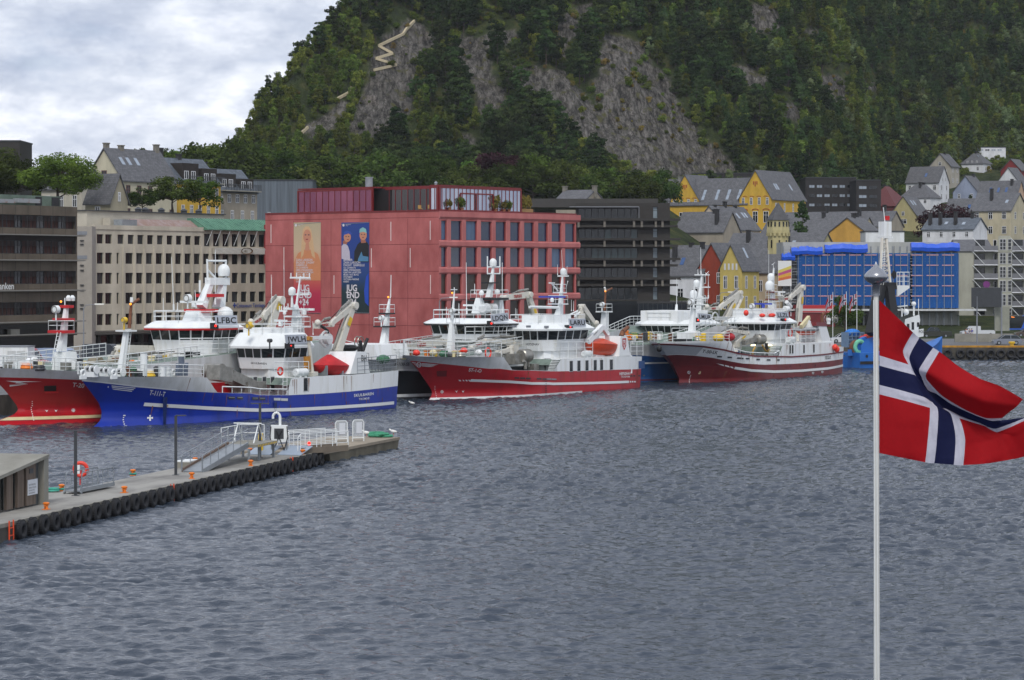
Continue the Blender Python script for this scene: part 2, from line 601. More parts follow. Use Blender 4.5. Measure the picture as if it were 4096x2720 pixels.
# bare rock: outlines on the hillside by bearing (X/Y) and elevation ((Z-eye)/Y), in thousandths of the photo's pixels
ROCKS = [
 ('Q',[(850,430),(860,300),(900,240),(1020,180),(1110,100),(1200,200),(1290,230),(1180,300),(1140,380),(1110,480),(1105,700),(1030,750),(850,820),(720,770),(790,640),(840,500)]),
 ('Q',[(450,800),(660,600),(750,590),(700,690),(600,810),(520,840)]),
 ('Q',[(1370,195),(1500,215),(1710,180),(1760,250),(1530,300),(1560,420),(1660,600),(1650,700),(1540,720),(1440,540),(1380,400),(1320,300)]),
 ('Q',[(1620,420),(1730,385),(2010,405),(2020,470),(2110,560),(2200,640),(2361,640),(2361,940),(2240,940),(2060,830),(1960,660),(1900,600),(1790,560),(1690,500)]),
 ('Q',[(1950,150),(2050,60),(2120,0),(2190,0),(2110,180),(2040,300),(2010,405),(1990,380),(1940,240)]),
 ('Q',[(2200,180),(2361,230),(2361,700),(2200,640),(2130,500),(2230,430),(2260,330)]),
 ('Q',[(1370,760),(1460,790),(1480,840),(1450,870),(1390,830)]),
 ('R',[(0,180),(150,200),(280,290),(390,480),(480,670),(590,780),(790,945),(780,990),(160,990),(0,860)]),
 ('R',[(700,380),(830,360),(970,470),(880,520),(800,480)]),
 ('R',[(800,60),(860,20),(1000,60),(1020,200),(990,210),(860,190)]),
 ('R',[(1170,390),(1240,440),(1380,420),(1390,570),(1270,560),(1220,450)]),
 ('R',[(1440,430),(1510,430),(1550,520),(1500,520)]),
 ('R',[(1560,260),(1670,340),(1600,340)]),
 ('R',[(970,570),(1100,560),(1160,640),(1000,680)]),
 ('R',[(1100,110),(1250,200),(1230,225),(1100,150)]),
]
ROCKS = [[px(s,*p) for p in pts] for s,pts in ROCKS]
def inpoly(x,y,pts):
 r = np.zeros(x.shape,bool)
 n = len(pts)
 for i in range(n):
  (x0,y0),(x1,y1) = pts[i],pts[(i + 1) % n]
  c = ((y0 > y) != (y1 > y)) & (x < (x1 - x0)*(y - y0)/((y1 - y0) or 1e-9) + x0)
  r ^= c
 return r
def rockmask(X,Y,Z):
 bx,by = X/Y*FPX + CX,HY - (Z - EYE)/Y*FPX
 bx = bx + 26*fbm(X/6,Z/6,51,3)*2
 by = by + 26*fbm(X/6 + 9,Z/6,57,3)*2
 r = np.zeros(X.shape,bool)
 for p in ROCKS:
  r |= inpoly(bx,by,p)
 return r
def hill_material():
 m = bpy.data.materials.new('hillside rock and undergrowth')
 m.use_nodes = True
 t = m.node_tree
 b = t.nodes['Principled BSDF']
 b.inputs['Roughness'].default_value = 0.9
 b.inputs['Specular IOR Level'].default_value = 0.2
 tcn = t.nodes.new('ShaderNodeTexCoord')
 def nz(scale,st,rot,detail,rough=0.6):
  mp = t.nodes.new('ShaderNodeMapping')
  mp.inputs['Scale'].default_value = st
  mp.inputs['Rotation'].default_value = rot
  n = t.nodes.new('ShaderNodeTexNoise')
  n.inputs['Scale'].default_value = scale
  n.inputs['Detail'].default_value = detail
  n.inputs['Roughness'].default_value = rough
  t.links.new(tcn.outputs['Object'],mp.inputs['Vector'])
  t.links.new(mp.outputs['Vector'],n.inputs['Vector'])
  return n.outputs['Fac']
 def ramp(src,*st):
  r = t.nodes.new('ShaderNodeValToRGB')
  e = r.color_ramp.elements
  while len(e) < len(st):
   e.new(0.5)
  for i,(p,c) in enumerate(st):
   e[i].position,e[i].color = p,(*(lin(c) if isinstance(c,str) else c),1)
  t.links.new(src,r.inputs['Fac'])
  return r.outputs['Color']
 def mix(f,a,c,mode='MIX'):
  x = t.nodes.new('ShaderNodeMix')
  x.data_type,x.blend_type = 'RGBA',mode
  for s_,v_ in ((x.inputs[0],f),(x.inputs[6],a),(x.inputs[7],c)):
   if hasattr(v_,'is_output'):
    t.links.new(v_,s_)
   else:
    s_.default_value = v_
  return x.outputs[2]
 dip = (0,math.radians(-38),0)                    # strata dip down to the right
 strata = nz(0.75,(1.0,0.35,0.09),dip,10.0,0.72)
 blocks = nz(0.16,(1,1,0.6),dip,6.0)
 rock = ramp(strata,(0.34,'2A2926'),(0.43,'504E4B'),(0.52,'716E69'),(0.62,'8A8682'),(0.74,'BDB6AC'))
 tint = ramp(blocks,(0.35,(0.80,0.78,0.74)),(0.55,(1,1,1)),(0.7,(1.05,0.98,0.93)))
 rock = mix(1.0,rock,tint,'MULTIPLY')
 crack = ramp(nz(0.42,(1.0,0.5,0.16),(0,math.radians(-44),0.3),8.0,0.66),(0.455,(1,1,1)),(0.485,(0.32,0.31,0.30)),(0.50,(0.5,0.49,0.48)),(0.53,(1,1,1)))
 rock = mix(1.0,rock,crack,'MULTIPLY')
 moss = ramp(nz(0.30,(1,1,1),(0,0,0),7.0),(0.57,(0,0,0)),(0.66,(1,1,1)))
 rock = mix(moss,rock,(*lin('5B5A36'),1))
 soil = ramp(nz(0.25,(1,1,1),(0,0,0),7.0),(0.3,'26301A'),(0.5,'3C4824'),(0.7,'5A5A30'))
 at_ = t.nodes.new('ShaderNodeAttribute')
 at_.attribute_name = 'rock'
 t.links.new(mix(at_.outputs['Fac'],soil,rock),b.inputs['Base Color'])
 bp = t.nodes.new('ShaderNodeBump')
 bp.inputs['Distance'].default_value = 3.0
 t.links.new(strata,bp.inputs['Height'])
 bp2 = t.nodes.new('ShaderNodeBump')
 bp2.inputs['Distance'].default_value = 0.9
 t.links.new(nz(1.6,(1,0.5,0.35),dip,8.0),bp2.inputs['Height'])
 t.links.new(bp.outputs['Normal'],bp2.inputs['Normal'])
 t.links.new(bp2.outputs['Normal'],b.inputs['Normal'])
 return m
def make_terrain():
 xs = np.concatenate([np.arange(-300,-130,6.0),np.arange(-130,250,1.4),np.arange(250,420,5.0)])
 ys = np.concatenate([np.arange(402,640,3.0),np.arange(640,960,1.5),np.arange(960,1160,4.0)])
 X,Y = np.meshgrid(xs,ys)
 Z = terr(X,Y)
 rk = rockmask(X,Y,Z)
 nx,ny = len(xs),len(ys)
 co = np.stack([X,Y,Z],-1).reshape(-1,3)
 i = (np.arange(ny - 1)[:,None]*nx + np.arange(nx - 1)[None]).reshape(-1)
 f = np.stack([i,i + 1,i + 1 + nx,i + nx],-1)
 me = bpy.data.meshes.new('hillside')
 me.from_pydata(co.tolist(),[],f.tolist())
 me.polygons.foreach_set('use_smooth',[True]*len(me.polygons))
 a = me.attributes.new('rock','FLOAT','POINT')
 a.data.foreach_set('value',rk.reshape(-1).astype(np.float32))
 me.materials.append(hill_material())
 o = bpy.data.objects.new('hillside',me)
 COL.objects.link(o)
 return structure(o)
make_terrain()
# ------------------------------------------------------------------ foliage
def leafmat(name,a,b,c,rand=0.22):
 """leaf colour from three greens by clump-sized noise, varied per tree, a little light passing through."""
 m = bpy.data.materials.new(name)
 m.use_nodes = True
 t = m.node_tree
 t.nodes.clear()
 o = t.nodes.new('ShaderNodeOutputMaterial')
 tcn = t.nodes.new('ShaderNodeTexCoord')
 n = t.nodes.new('ShaderNodeTexNoise')
 n.inputs['Scale'].default_value = 5.0
 n.inputs['Detail'].default_value = 5.0
 t.links.new(tcn.outputs['Object'],n.inputs['Vector'])
 r = t.nodes.new('ShaderNodeValToRGB')
 r.color_ramp.elements.new(0.5)
 for e,p,q in zip(r.color_ramp.elements,(0.33,0.5,0.68),(a,b,c)):
  e.position,e.color = p,(*lin(q),1)
 t.links.new(n.outputs['Fac'],r.inputs['Fac'])
 oi = t.nodes.new('ShaderNodeObjectInfo')
 hs = t.nodes.new('ShaderNodeHueSaturation')
 for sock,lo,hi in (('Value',1 - rand*1.4,1 + rand*1.3),('Hue',0.5 - 0.10*rand,0.5 + 0.05*rand)):
  mr = t.nodes.new('ShaderNodeMapRange')
  mr.inputs['To Min'].default_value,mr.inputs['To Max'].default_value = lo,hi
  if sock == 'Hue':
   w = t.nodes.new('ShaderNodeMath')
   w.operation = 'FRACT'
   w2 = t.nodes.new('ShaderNodeMath')
   w2.operation = 'MULTIPLY'
   w2.inputs[1].default_value = 17.3
   t.links.new(oi.outputs['Random'],w2.inputs[0])
   t.links.new(w2.outputs[0],w.inputs[0])
   t.links.new(w.outputs[0],mr.inputs['Value'])
  else:
   t.links.new(oi.outputs['Random'],mr.inputs['Value'])
  t.links.new(mr.outputs['Result'],hs.inputs[sock])
 t.links.new(r.outputs['Color'],hs.inputs['Color'])
 d = t.nodes.new('ShaderNodeBsdfDiffuse')
 tr = t.nodes.new('ShaderNodeBsdfTranslucent')
 mx = t.nodes.new('ShaderNodeMixShader')
 mx.inputs[0].default_value = 0.28
 t.links.new(hs.outputs['Color'],d.inputs['Color'])
 t.links.new(hs.outputs['Color'],tr.inputs['Color'])
 t.links.new(d.outputs[0],mx.inputs[1])
 t.links.new(tr.outputs[0],mx.inputs[2])
 t.links.new(mx.outputs[0],o.inputs['Surface'])
 return m
BARK = mat('bark','4A4038',0.9,0.25,3.0)
LEAF = dict(
 maple=leafmat('maple leaves','2B391A','405226','586836',0.36),
 bright=leafmat('bright green leaves','3A5020','4C672A','66803A'),
 birch=leafmat('birch leaves','42531F','596B2D','75823F',0.38),
 pine=leafmat('pine needles','22301A','354726','4A5B34',0.36),
 spruce=leafmat('spruce needles','2A3D20','3E5430','556843',0.3),
 beech=leafmat('copper beech leaves','241418','352026','4A2E34',0.15),
 grey=leafmat('grey green leaves','55663C','6D7E55','8A986E',0.2),
 grass=leafmat('dry grass and shrub leaves','5B5A2C','7A6F38','94824A',0.25),
)
def foliage(kind,seed,n,leaf):
 """leaf quads of a crown of unit height, standing on the origin, gathered in clumps."""
 r = np.random.default_rng(seed)
 if kind == 'cone':
  k = 70
  h = r.uniform(0.10,1.0,k) ** 0.9
  a = r.uniform(0,2*np.pi,k)
  rad = (1.02 - h)*0.30*r.uniform(0.45,1.0,k)
  cen = np.stack([rad*np.cos(a),rad*np.sin(a),h*0.97],-1)
  cr = np.stack([0.05 + 0.06*(1 - h)]*2 + [0.035 + 0.02*(1 - h)],-1)
 elif kind == 'pine':
  k = 34
  h = r.uniform(0.30,0.98,k)
  a = r.uniform(0,2*np.pi,k)
  env = 0.27*np.sqrt(np.clip(1 - ((h - 0.52)/0.5) ** 2,0.03,1))
  rad = env*r.uniform(0.3,1.0,k)
  cen = np.stack([rad*np.cos(a),rad*np.sin(a),h],-1)
  cr = r.uniform(0.06,0.12,(k,1))*np.array([[1.15,1.15,0.55]])
 elif kind == 'tall':
  k = 36
  h = r.uniform(0.16,0.96,k)
  a = r.uniform(0,2*np.pi,k)
  env = 0.23*np.sqrt(np.clip(1 - ((h - 0.48)/0.54) ** 2,0.02,1))
  rad = env*np.sqrt(r.uniform(0.05,1.0,k))
  cen = np.stack([rad*np.cos(a),rad*np.sin(a),h],-1)
  cr = r.uniform(0.06,0.11,(k,1))*np.array([[1.0,1.0,1.1]])
 elif kind == 'bush':
  k = 14
  d = r.normal(size=(k,3))
  d /= np.linalg.norm(d,axis=1)[:,None]
  cen = d*np.array([[0.42,0.42,0.3]])*r.uniform(0.4,1,(k,1)) + np.array([[0,0,0.45]])
  cr = r.uniform(0.16,0.30,(k,1))*np.ones((1,3))
 else:                                                    # broad spreading crown
  k = 46
  d = r.normal(size=(k,3))
  d[:,2] = np.abs(d[:,2])*1.1 - 0.55
  d /= np.linalg.norm(d,axis=1)[:,None]
  cen = d*np.array([[0.42,0.42,0.40]])*r.uniform(0.5,1.0,(k,1)) + np.array([[0,0,0.50]])
  cr = r.uniform(0.08,0.16,(k,1))*np.array([[1.0,1.0,0.72]])
 cen = cen + r.normal(scale=0.012,size=cen.shape)
 w = cr.prod(1) ** 0.66
 ci = r.choice(len(cen),n,p=w/w.sum())
 d = r.normal(size=(n,3))
 d /= np.linalg.norm(d,axis=1)[:,None]
 pos = cen[ci] + d*cr[ci]*r.uniform(0.55,1.05,(n,1))
 nrm = d*0.8 + r.normal(size=(n,3))*0.55 + np.array([[0,0,0.35]])
 nrm /= np.linalg.norm(nrm,axis=1)[:,None]
 t1 = np.cross(nrm,r.normal(size=(n,3)))
 t1 /= np.linalg.norm(t1,axis=1)[:,None] + 1e-9
 t2 = np.cross(nrm,t1)
 sz = leaf*r.uniform(0.6,1.25,(n,1))
 q = np.stack([pos - t1*sz - t2*sz*0.6,pos + t1*sz*0.2 - t2*sz*0.8,pos + t1*sz + t2*sz*0.5,pos - t1*sz*0.3 + t2*sz*0.8],1)
 return q.reshape(-1,3),cen
def limbs(mb,kind,cen,seed,mi):
 rr = random.Random(seed)
 top = {'cone': 0.97,'pine': 0.86,'tall': 0.8,'bush': 0.2}.get(kind,0.5)
 r0 = {'bush': 0.02,'broad': 0.028}.get(kind,0.018)
 pts = [V(0,0,-0.04)] + [V(rr.uniform(-.012,.012),rr.uniform(-.012,.012),top*j/4) for j in range(1,5)]
 for j in range(4):
  mb.tube(pts[j],pts[j + 1],r0*(1 - j*0.22),r0*(1 - (j + 1)*0.22),6,mi)
 for c in cen[::(2 if kind in ('broad','pine','tall') else 9)]:
  zb = max(0.08,min(top*0.98,c[2] - 0.12))
  mb.tube((0,0,zb),tuple(c),r0*0.38,r0*0.1,5,mi,cap=False)
CROWNS = {}
def plant_meshes(key,kind,leafkey,seed,n,leaf):
 """(whole plant mesh, crown mesh, trunk mesh) of unit height."""
 if key in CROWNS:
  return CROWNS[key]
 q,cen = foliage(kind,seed,n,leaf)
 f = np.arange(len(q)).reshape(-1,4)
 tb = MB()
 limbs(tb,kind,cen,seed,0)
 nt = len(tb.v)
 out = []
 for name,vs,fs,ms in (
  ('tree',tb.v + q.tolist(),tb.f + (f + nt).tolist(),[0]*len(tb.f) + [1]*len(f)),
  ('crown',q.tolist(),f.tolist(),[1]*len(f)),
  ('trunk',tb.v,tb.f,[0]*len(tb.f)),
 ):
  me = bpy.data.meshes.new(key + ' ' + name)
  me.from_pydata(vs,[],fs)
  me.materials.append(BARK)
  me.materials.append(LEAF[leafkey])
  me.polygons.foreach_set('material_index',ms)
  out.append(me)
 CROWNS[key] = out
 return out
def tree(name,key,loc,h,label,group=None,w=1.0,cat='tree',parts=True,rz=None):
 whole,cr,tk = CROWNS[key]
 rz = random.uniform(0,6.28) if rz is None else rz
 if parts:
  t = thing(name,label,cat,loc,rz,group)
  t.scale = (h*w,h*w,h)
  for nm,me in (('crown',cr),('trunk',tk)):
   o = bpy.data.objects.new(nm,me)
   COL.objects.link(o)
   o.parent = t
  return t
 o = bpy.data.objects.new(name,whole)
 COL.objects.link(o)
 o.location,o.scale,o.rotation_euler = loc,(h*w,h*w,h),(0,0,rz)
 return tag(o,label,cat,group)
for i in range(3):
 plant_meshes('birch%d' % i,'tall','birch',10 + i,1300,0.030)
 plant_meshes('pine%d' % i,'pine','pine',20 + i,1500,0.030)
 plant_meshes('spruce%d' % i,'cone','spruce',30 + i,1700,0.024)
 plant_meshes('bush%d' % i,'bush','birch',40 + i,420,0.075)
 plant_meshes('maple%d' % i,'broad','maple',50 + i,4200,0.021)
 plant_meshes('leafy%d' % i,'broad','bright',60 + i,2600,0.026)
 plant_meshes('grey%d' % i,'tall','grey',70 + i,1500,0.028)
 plant_meshes('beech%d' % i,'broad','beech',80 + i,4200,0.020)
 plant_meshes('tuft%d' % i,'bush','grass',90 + i,300,0.08)
plant_meshes('bigmaple','broad','bright',5,15000,0.0115)
plant_meshes('olive','broad','maple',6,12000,0.0125)
def wood(name,label,keys,pts,hs):
 """a far-off wood that reads as one mass: one object of kind stuff, plants set on its points."""
 n = len(pts)
 me = bpy.data.meshes.new(name)
 me.from_pydata([tuple(p) for p in pts],[],[])
 for nm,vals in (('hgt',hs),('spin',RNG.uniform(0,6.28,n)),('pick',RNG.integers(0,len(keys),n).astype(float))):
  a = me.attributes.new(nm,'FLOAT','POINT')
  a.data.foreach_set('value',np.asarray(vals,np.float32))
 o = bpy.data.objects.new(name,me)
 COL.objects.link(o)
 tag(o,label,'wood',kind='stuff')
 g = bpy.data.node_groups.new(name,'GeometryNodeTree')
 g.interface.new_socket('Geometry',in_out='INPUT',socket_type='NodeSocketGeometry')
 g.interface.new_socket('Geometry',in_out='OUTPUT',socket_type='NodeSocketGeometry')
 N,L = g.nodes.new,g.links.new
 gi,go,jn = N('NodeGroupInput'),N('NodeGroupOutput'),N('GeometryNodeJoinGeometry')
 def attr(nm):
  a = N('GeometryNodeInputNamedAttribute')
  a.data_type = 'FLOAT'
  a.inputs['Name'].default_value = nm
  return a.outputs['Attribute']
 hg,sp,pk = attr('hgt'),attr('spin'),attr('pick')
 cx = N('ShaderNodeCombineXYZ')
 L(sp,cx.inputs['Z'])
 for i,k in enumerate(keys):
  ob = SRC[k]
  oi = N('GeometryNodeObjectInfo')
  oi.transform_space = 'ORIGINAL'
  oi.inputs['Object'].default_value = ob
  oi.inputs['As Instance'].default_value = True
  cm = N('FunctionNodeCompare')
  cm.data_type,cm.operation = 'FLOAT','EQUAL'
  L(pk,cm.inputs[0])
  cm.inputs[1].default_value = float(i)
  cm.inputs[12].default_value = 0.1
  ip = N('GeometryNodeInstanceOnPoints')
  L(gi.outputs[0],ip.inputs['Points'])
  L(cm.outputs[0],ip.inputs['Selection'])
  L(oi.outputs['Geometry'],ip.inputs['Instance'])
  L(cx.outputs[0],ip.inputs['Rotation'])
  L(hg,ip.inputs['Scale'])
  L(ip.outputs[0],jn.inputs[0])
 L(jn.outputs[0],go.inputs[0])
 md = o.modifiers.new('plants','NODES')
 md.node_group = g
 return o
def project(p):
 return p[...,0]/p[...,1]*FPX + CX,HY - (p[...,2] - EYE)/p[...,1]*FPX
# every plant of the hillside: scattered over the slopes that the harbour can see, thinned on bare rock
def scatter(n,x0,x1,y0,y1):
 X,Y = RNG.uniform(x0,x1,n),RNG.uniform(y0,y1,n)
 Z = terr(X,Y)
 P = np.stack([X,Y,Z],-1)
 bx,by = project(P)
 k = (bx > -60) & (bx < 4160) & (by > -90) & (by < 905)
 return P[k],bx[k],by[k]
P,bx,by = scatter(34000,-135,265,640,1130)
yfoot = np.interp(P[:,0],YFX,YFY) - 10 - 45*(P[:,0] < -20)
sel = P[:,1] > yfoot
P,bx,by = P[sel],bx[sel],by[sel]
rk = rockmask(P[:,0],P[:,1],P[:,2])
u = RNG.uniform(size=len(P))
near_left = (bx < 1500) & (by > -90)
mid = (bx > 1450) & (bx < 2420)
keep = np.where(rk,u < 0.0,u < np.where(mid & (by < 480),0.44,0.66))
for dy in (30,62):
 r2 = np.zeros(len(P),bool)
 for q in ROCKS:
  r2 |= inpoly(bx,by - dy,q)
 keep &= ~(r2 & (np.random.default_rng(5 + dy).uniform(size=len(P)) < 0.86))
P2,bx2,by2 = P[keep],bx[keep],by[keep]
u2 = RNG.uniform(size=len(P2))
zone = fbm(P2[:,0]/22,P2[:,2]/22,77,3)
pinep = np.where(bx2 < 1500,0.06,np.where(bx2 < 2450,0.80,np.where(by2 < 420,0.62,0.22))) + zone*1.4
kind = np.where(u2 < pinep,1,0)
u3 = RNG.uniform(size=len(P2))
kind = np.where((kind == 1) & (bx2 > 2450) & (u3 < 0.45),2,kind)
kind = np.where((kind == 0) & (bx2 > 2600) & (u3 < 0.16),3,kind)
H0 = np.where(kind == 0,RNG.uniform(4.0,8.5,len(P2)),np.where(kind == 3,RNG.uniform(5,9,len(P2)),RNG.uniform(5.5,11.0,len(P2))))
H0 = np.where(bx2 < 1500,H0*0.82,H0)
Pb,bxb,byb = scatter(34000,-135,265,640,1100)
rb = rockmask(Pb[:,0],Pb[:,1],Pb[:,2])
ub = RNG.uniform(size=len(Pb))
zb_ = fbm(Pb[:,0]/7,Pb[:,2]/7,87,3)
kb = np.where(rb,ub < 0.16 + zb_*1.1,ub < 0.55) & (Pb[:,1] > np.interp(Pb[:,0],YFX,YFY) - 30 - 40*(Pb[:,0] < -20))
Pb,rb = Pb[kb],rb[kb]
Hb = np.where(rb,RNG.uniform(0.8,3.2,len(Pb)),RNG.uniform(1.2,3.2,len(Pb)))
SRC = {}
KN = {0: ('birch','birch_tree','birch tree','pale leafy birch'),1: ('pine','pine_tree','pine tree','dark pine'),2: ('spruce','spruce_tree','spruce tree','dark green spruce'),3: ('grey','willow_tree','willow tree','grey green willow')}
order = np.argsort(-(H0/P2[:,1]))
used = set()
count = {k: 0 for k in KN}
LIMIT = {0: 64,1: 64,2: 50,3: 20}
for j in order:
 k = int(kind[j])
 if count[k] >= LIMIT[k] or not (20 < bx2[j] < 4076 and 40 < by2[j] < 880):
  continue
 key = '%s%d' % (KN[k][0],count[k] % 3)
 zn = 'left shoulder of the hill' if bx2[j] < 1500 else 'craggy middle of the hill' if bx2[j] < 2450 else 'wooded slope right of the slab'
 hb = 'high' if by2[j] < 300 else 'halfway up' if by2[j] < 560 else 'low'
 o = tree(KN[k][1],key,tuple(P2[j]),float(H0[j]),'%s standing %s on the %s' % (KN[k][3],hb,zn),'%ss %s on the %s' % (KN[k][2],hb,zn),parts=False)
 SRC.setdefault(key,o)
 count[k] += 1
 used.add(int(j))
rest = np.array([j for j in range(len(P2)) if j not in used])
for k in KN:
 s = rest[kind[rest] == k]
 if len(s):
  wood({0: 'birch_wood',1: 'pine_wood',2: 'spruce_wood',3: 'willow_wood'}[k],{0: 'pale green birch wood over the hillside',1: 'dark pine wood over the crags of the hillside',2: 'dark spruce wood on the far slope of the hill',3: 'grey green willows scattered through the far slope'}[k],
    ['%s%d' % (KN[k][0],i) for i in range(3)],P2[s],H0[s])
for nm,key in (('bush','bush'),('tuft','tuft')):
 for i in range(3):
  o = bpy.data.objects.new('shrub',CROWNS['%s%d' % (key,i)][0])
  COL.objects.link(o)
  x,y = (-58 + 9*i,742 + 3*i) if key == 'bush' else (52 + 7*i,760 - 4*i)
  o.location,o.scale = (x,y,tz(x,y)),(2.2,)*3
  tag(o,'%s growing on the hillside' % ('low green shrub' if key == 'bush' else 'dry yellowish shrub'),'shrub','low shrubs on the hillside')
  SRC['%s%d' % (key,i)] = o
tuft = RNG.uniform(size=len(Pb)) < np.where(rb,0.45,0.06)
wood('undergrowth','green undergrowth covering the hillside',['bush0','bush1','bush2'],Pb[~tuft],Hb[~tuft])
wood('dry_undergrowth','yellowish dry shrubs in the cracks of the rock',['tuft0','tuft1','tuft2'],Pb[tuft],Hb[tuft]*0.8)
# ------------------------------------------------------------------ building helpers
def facade(mb,org,u,W,z0,z1,ops,depth=0.3,mi=0,mr=None):
 """a wall from org along u (2-D), with real openings (u0, z0, u1, z1) and reveals of the given depth."""
 mr = mi if mr is None else mr
 ox,oy = org
 nx,ny = u[1],-u[0]
 P = lambda a,z,d=0.0: (ox + u[0]*a - nx*d,oy + u[1]*a - ny*d,z)
 xs = sorted({0.0,W} | {round(o[k],4) for o in ops for k in (0,2)})
 zs = sorted({z0,z1} | {round(o[k],4) for o in ops for k in (1,3)})
 xs = [x for x in xs if 0 <= x <= W]
 zs = [z for z in zs if z0 <= z <= z1]
 for za,zb in zip(zs,zs[1:]):
  run = None
  for xa,xb in zip(xs,xs[1:]):
   cx,cz = (xa + xb)/2,(za + zb)/2
   hole = any(o[0] < cx < o[2] and o[1] < cz < o[3] for o in ops)
   if hole:
    if run is not None:
     mb.poly([P(run,za),P(xa,za),P(xa,zb),P(run,zb)],mi)
    run = None
   elif run is None:
    run = xa
  if run is not None:
   mb.poly([P(run,za),P(W,za),P(W,zb),P(run,zb)],mi)
 for a,za,b,zb in ops:
  mb.poly([P(a,za),P(b,za),P(b,za,depth),P(a,za,depth)],mr)
  mb.poly([P(a,zb),P(b,zb),P(b,zb,depth),P(a,zb,depth)],mr)
  mb.poly([P(a,za),P(a,zb),P(a,zb,depth),P(a,za,depth)],mr)
  mb.poly([P(b,za),P(b,zb),P(b,zb,depth),P(b,za,depth)],mr)
WINS = {}
def window(parent,org,u,a,z,w,h,d,fm,gm,mx=1,mz=1,fw=0.07,name='window',proud=0.06):
 """one window (frame with its panes) set d behind the wall plane."""
 key = (round(w,2),round(h,2),fm.name,gm.name,mx,mz,fw,proud)
 if key not in WINS:
  mb = MB()
  mb.poly([(0,0,0),(w,0,0),(w,0,h),(0,0,h)],1)
  p = -proud
  mb.box(0,p,0,w,0.01,fw,0).box(0,p,h - fw,w,0.01,h,0)
  mb.box(0,p,fw,fw,0.01,h - fw,0).box(w - fw,p,fw,w,0.01,h - fw,0)
  for k in range(1,mx):
   x = w*k/mx
   mb.box(x - fw*.4,p*.9,fw,x + fw*.4,0.01,h - fw,0)
  for k in range(1,mz):
   zz = h*(k/mz if mz != 2 else 0.66)
   mb.box(fw,p*.8,zz - fw*.4,w - fw,0.01,zz + fw*.4,0)
  o = mb.build(name,[fm,gm],smooth=0)
  WINS[key] = o.data
 else:
  o = bpy.data.objects.new(name,WINS[key])
  COL.objects.link(o)
 o.parent = parent
 nx,ny = u[1],-u[0]
 o.location = (org[0] + u[0]*a - nx*d,org[1] + u[1]*a - ny*d,z)
 o.rotation_euler = (0,0,math.atan2(u[1],u[0]))
 return o
def along(org,u,pxx):
 """distance along the wall line (org, u) of the point seen in photo column pxx."""
 b = (pxx - CX)/FPX
 return (b*org[1] - org[0])/(u[0] - b*u[1])
def zat(py,Y):
 return EYE - (py - HY)/FPX*Y
def pt(org,u,a,d=0.0,z=0.0):
 """point a along the wall, d out from it."""
 return V(org[0] + u[0]*a + u[1]*d,org[1] + u[1]*a - u[0]*d,z)
G0 = 1.9
# ------------------------------------------------------------------ the pink concrete house
PINK = mat('pink stained concrete','B56664',0.85,0.0,0.3,(1,1,0.55),col2='914846',lo=0.33,hi=0.68,bump=0.01,bscale=4)
PINKD = mat('pink concrete joint','6E2F2F',0.9,0.1)
PINKB = mat('smooth pink concrete band','B66E6B',0.8,0.0,0.35,(1,1,0.5),col2='9A5453',lo=0.3,hi=0.65)
REDM = mat('deep red metal','6E1719',0.45,0.12)
GLASSB = mat('blue tinted glass','283A58',0.06,0.25,0.12,spec=0.7,col2='18243A')
BLIND = mat('brown blinds behind glass','2C2520',0.28,0.12,0.3)
GLASSM = mat('mirror glass','A9ADB8',0.03,0.05,0.2,metal=0.85)
GLASSR = mat('red tinted mirror glass','7E4A5C',0.04,0.06,0.2,metal=0.8)
GB = [GLASSB,GLASSB,mat('pale blue curtained glass','3F5672',0.1,.2,.5,(3,3,.1)),mat('deep blue glass','1A2840',0.04,.2,.2,spec=.8)]
BN = [BLIND,BLIND,mat('lighter brown blinds','3A322B',.3,.1,.3)]
LED = mat('white light strip','D9C9C6',0.4,0.03)
PC,PR,PL = (-10.4,370.0),(0.635,0.773),(0.773,-0.635)
WR,WL_ = 31.7,34.6
PLO = (PC[0] - PL[0]*WL_,PC[1] - PL[1]*WL_)         # left end of the left wall
ZT = 21.9
pk = thing('concrete_building','large pink concrete building with two tall concert banners and a red glass rooftop','building',(PC[0],PC[1],0))
mb = MB()
L_ = lambda o: (o[0] - PC[0],o[1] - PC[1])             # into the building's own frame
cols = [(145,195),(232,330),(367,467),(501,598),(633,726),(763,853),(888,977),(1013,1100),(1135,1222),(1255,1345)]
colt = [(along(PC,PR,px('M',a,0)[0]),along(PC,PR,px('M',b,0)[0])) for a,b in cols]
rows = [(17.8,20.6),(13.96,16.8),(10.12,12.96),(6.28,9.14),(2.4,5.32)]
ops = [(a,z0,b,z1) for a,b in colt for z0,z1 in rows]
facade(mb,(0,0),PR,WR,1.5,ZT,ops,0.34)
mb.poly([L_(PLO) + (1.5,),(0,0,1.5),(0,0,ZT),L_(PLO) + (ZT,)])
bk = (PLO[0] + PR[0]*WR - PC[0],PLO[1] + PR[1]*WR - PC[1])
re_ = (PR[0]*WR,PR[1]*WR)
mb.poly([(*re_,1.5),(*bk,1.5),(*bk,ZT),(*re_,ZT)])
mb.poly([(*L_(PLO),1.5),(*bk,1.5),(*bk,ZT),(*L_(PLO),ZT)])
mb.poly([(*L_(PLO),ZT - .02),(0,0,ZT - .02),(*re_,ZT - .02),(*bk,ZT - .02)])
mb.build('wall',PINK,pk,smooth=0)
for k,z in enumerate([ZT - 0.55,17.3,13.46,9.63,5.8]):      # bevelled storey bands
 b = MB()
 h = 0.55 if k == 0 else 0.5
 for a0,a1 in ((0.0,WR + 0.8),):
  prof = [(0.0,z - h),(0.2,z - h*.55),(0.2,z + h*.55),(0.0,z + h)] if k else [(0.0,z - h),(0.25,z - h*.4),(0.25,z + h),(0.0,z + h)]
  b.loft([[pt((0,0),PR,a,0.003 + d,zz) for d,zz in prof] for a in (a0,a1)])
 b.build('storey_band',PINKB,pk,smooth=0)
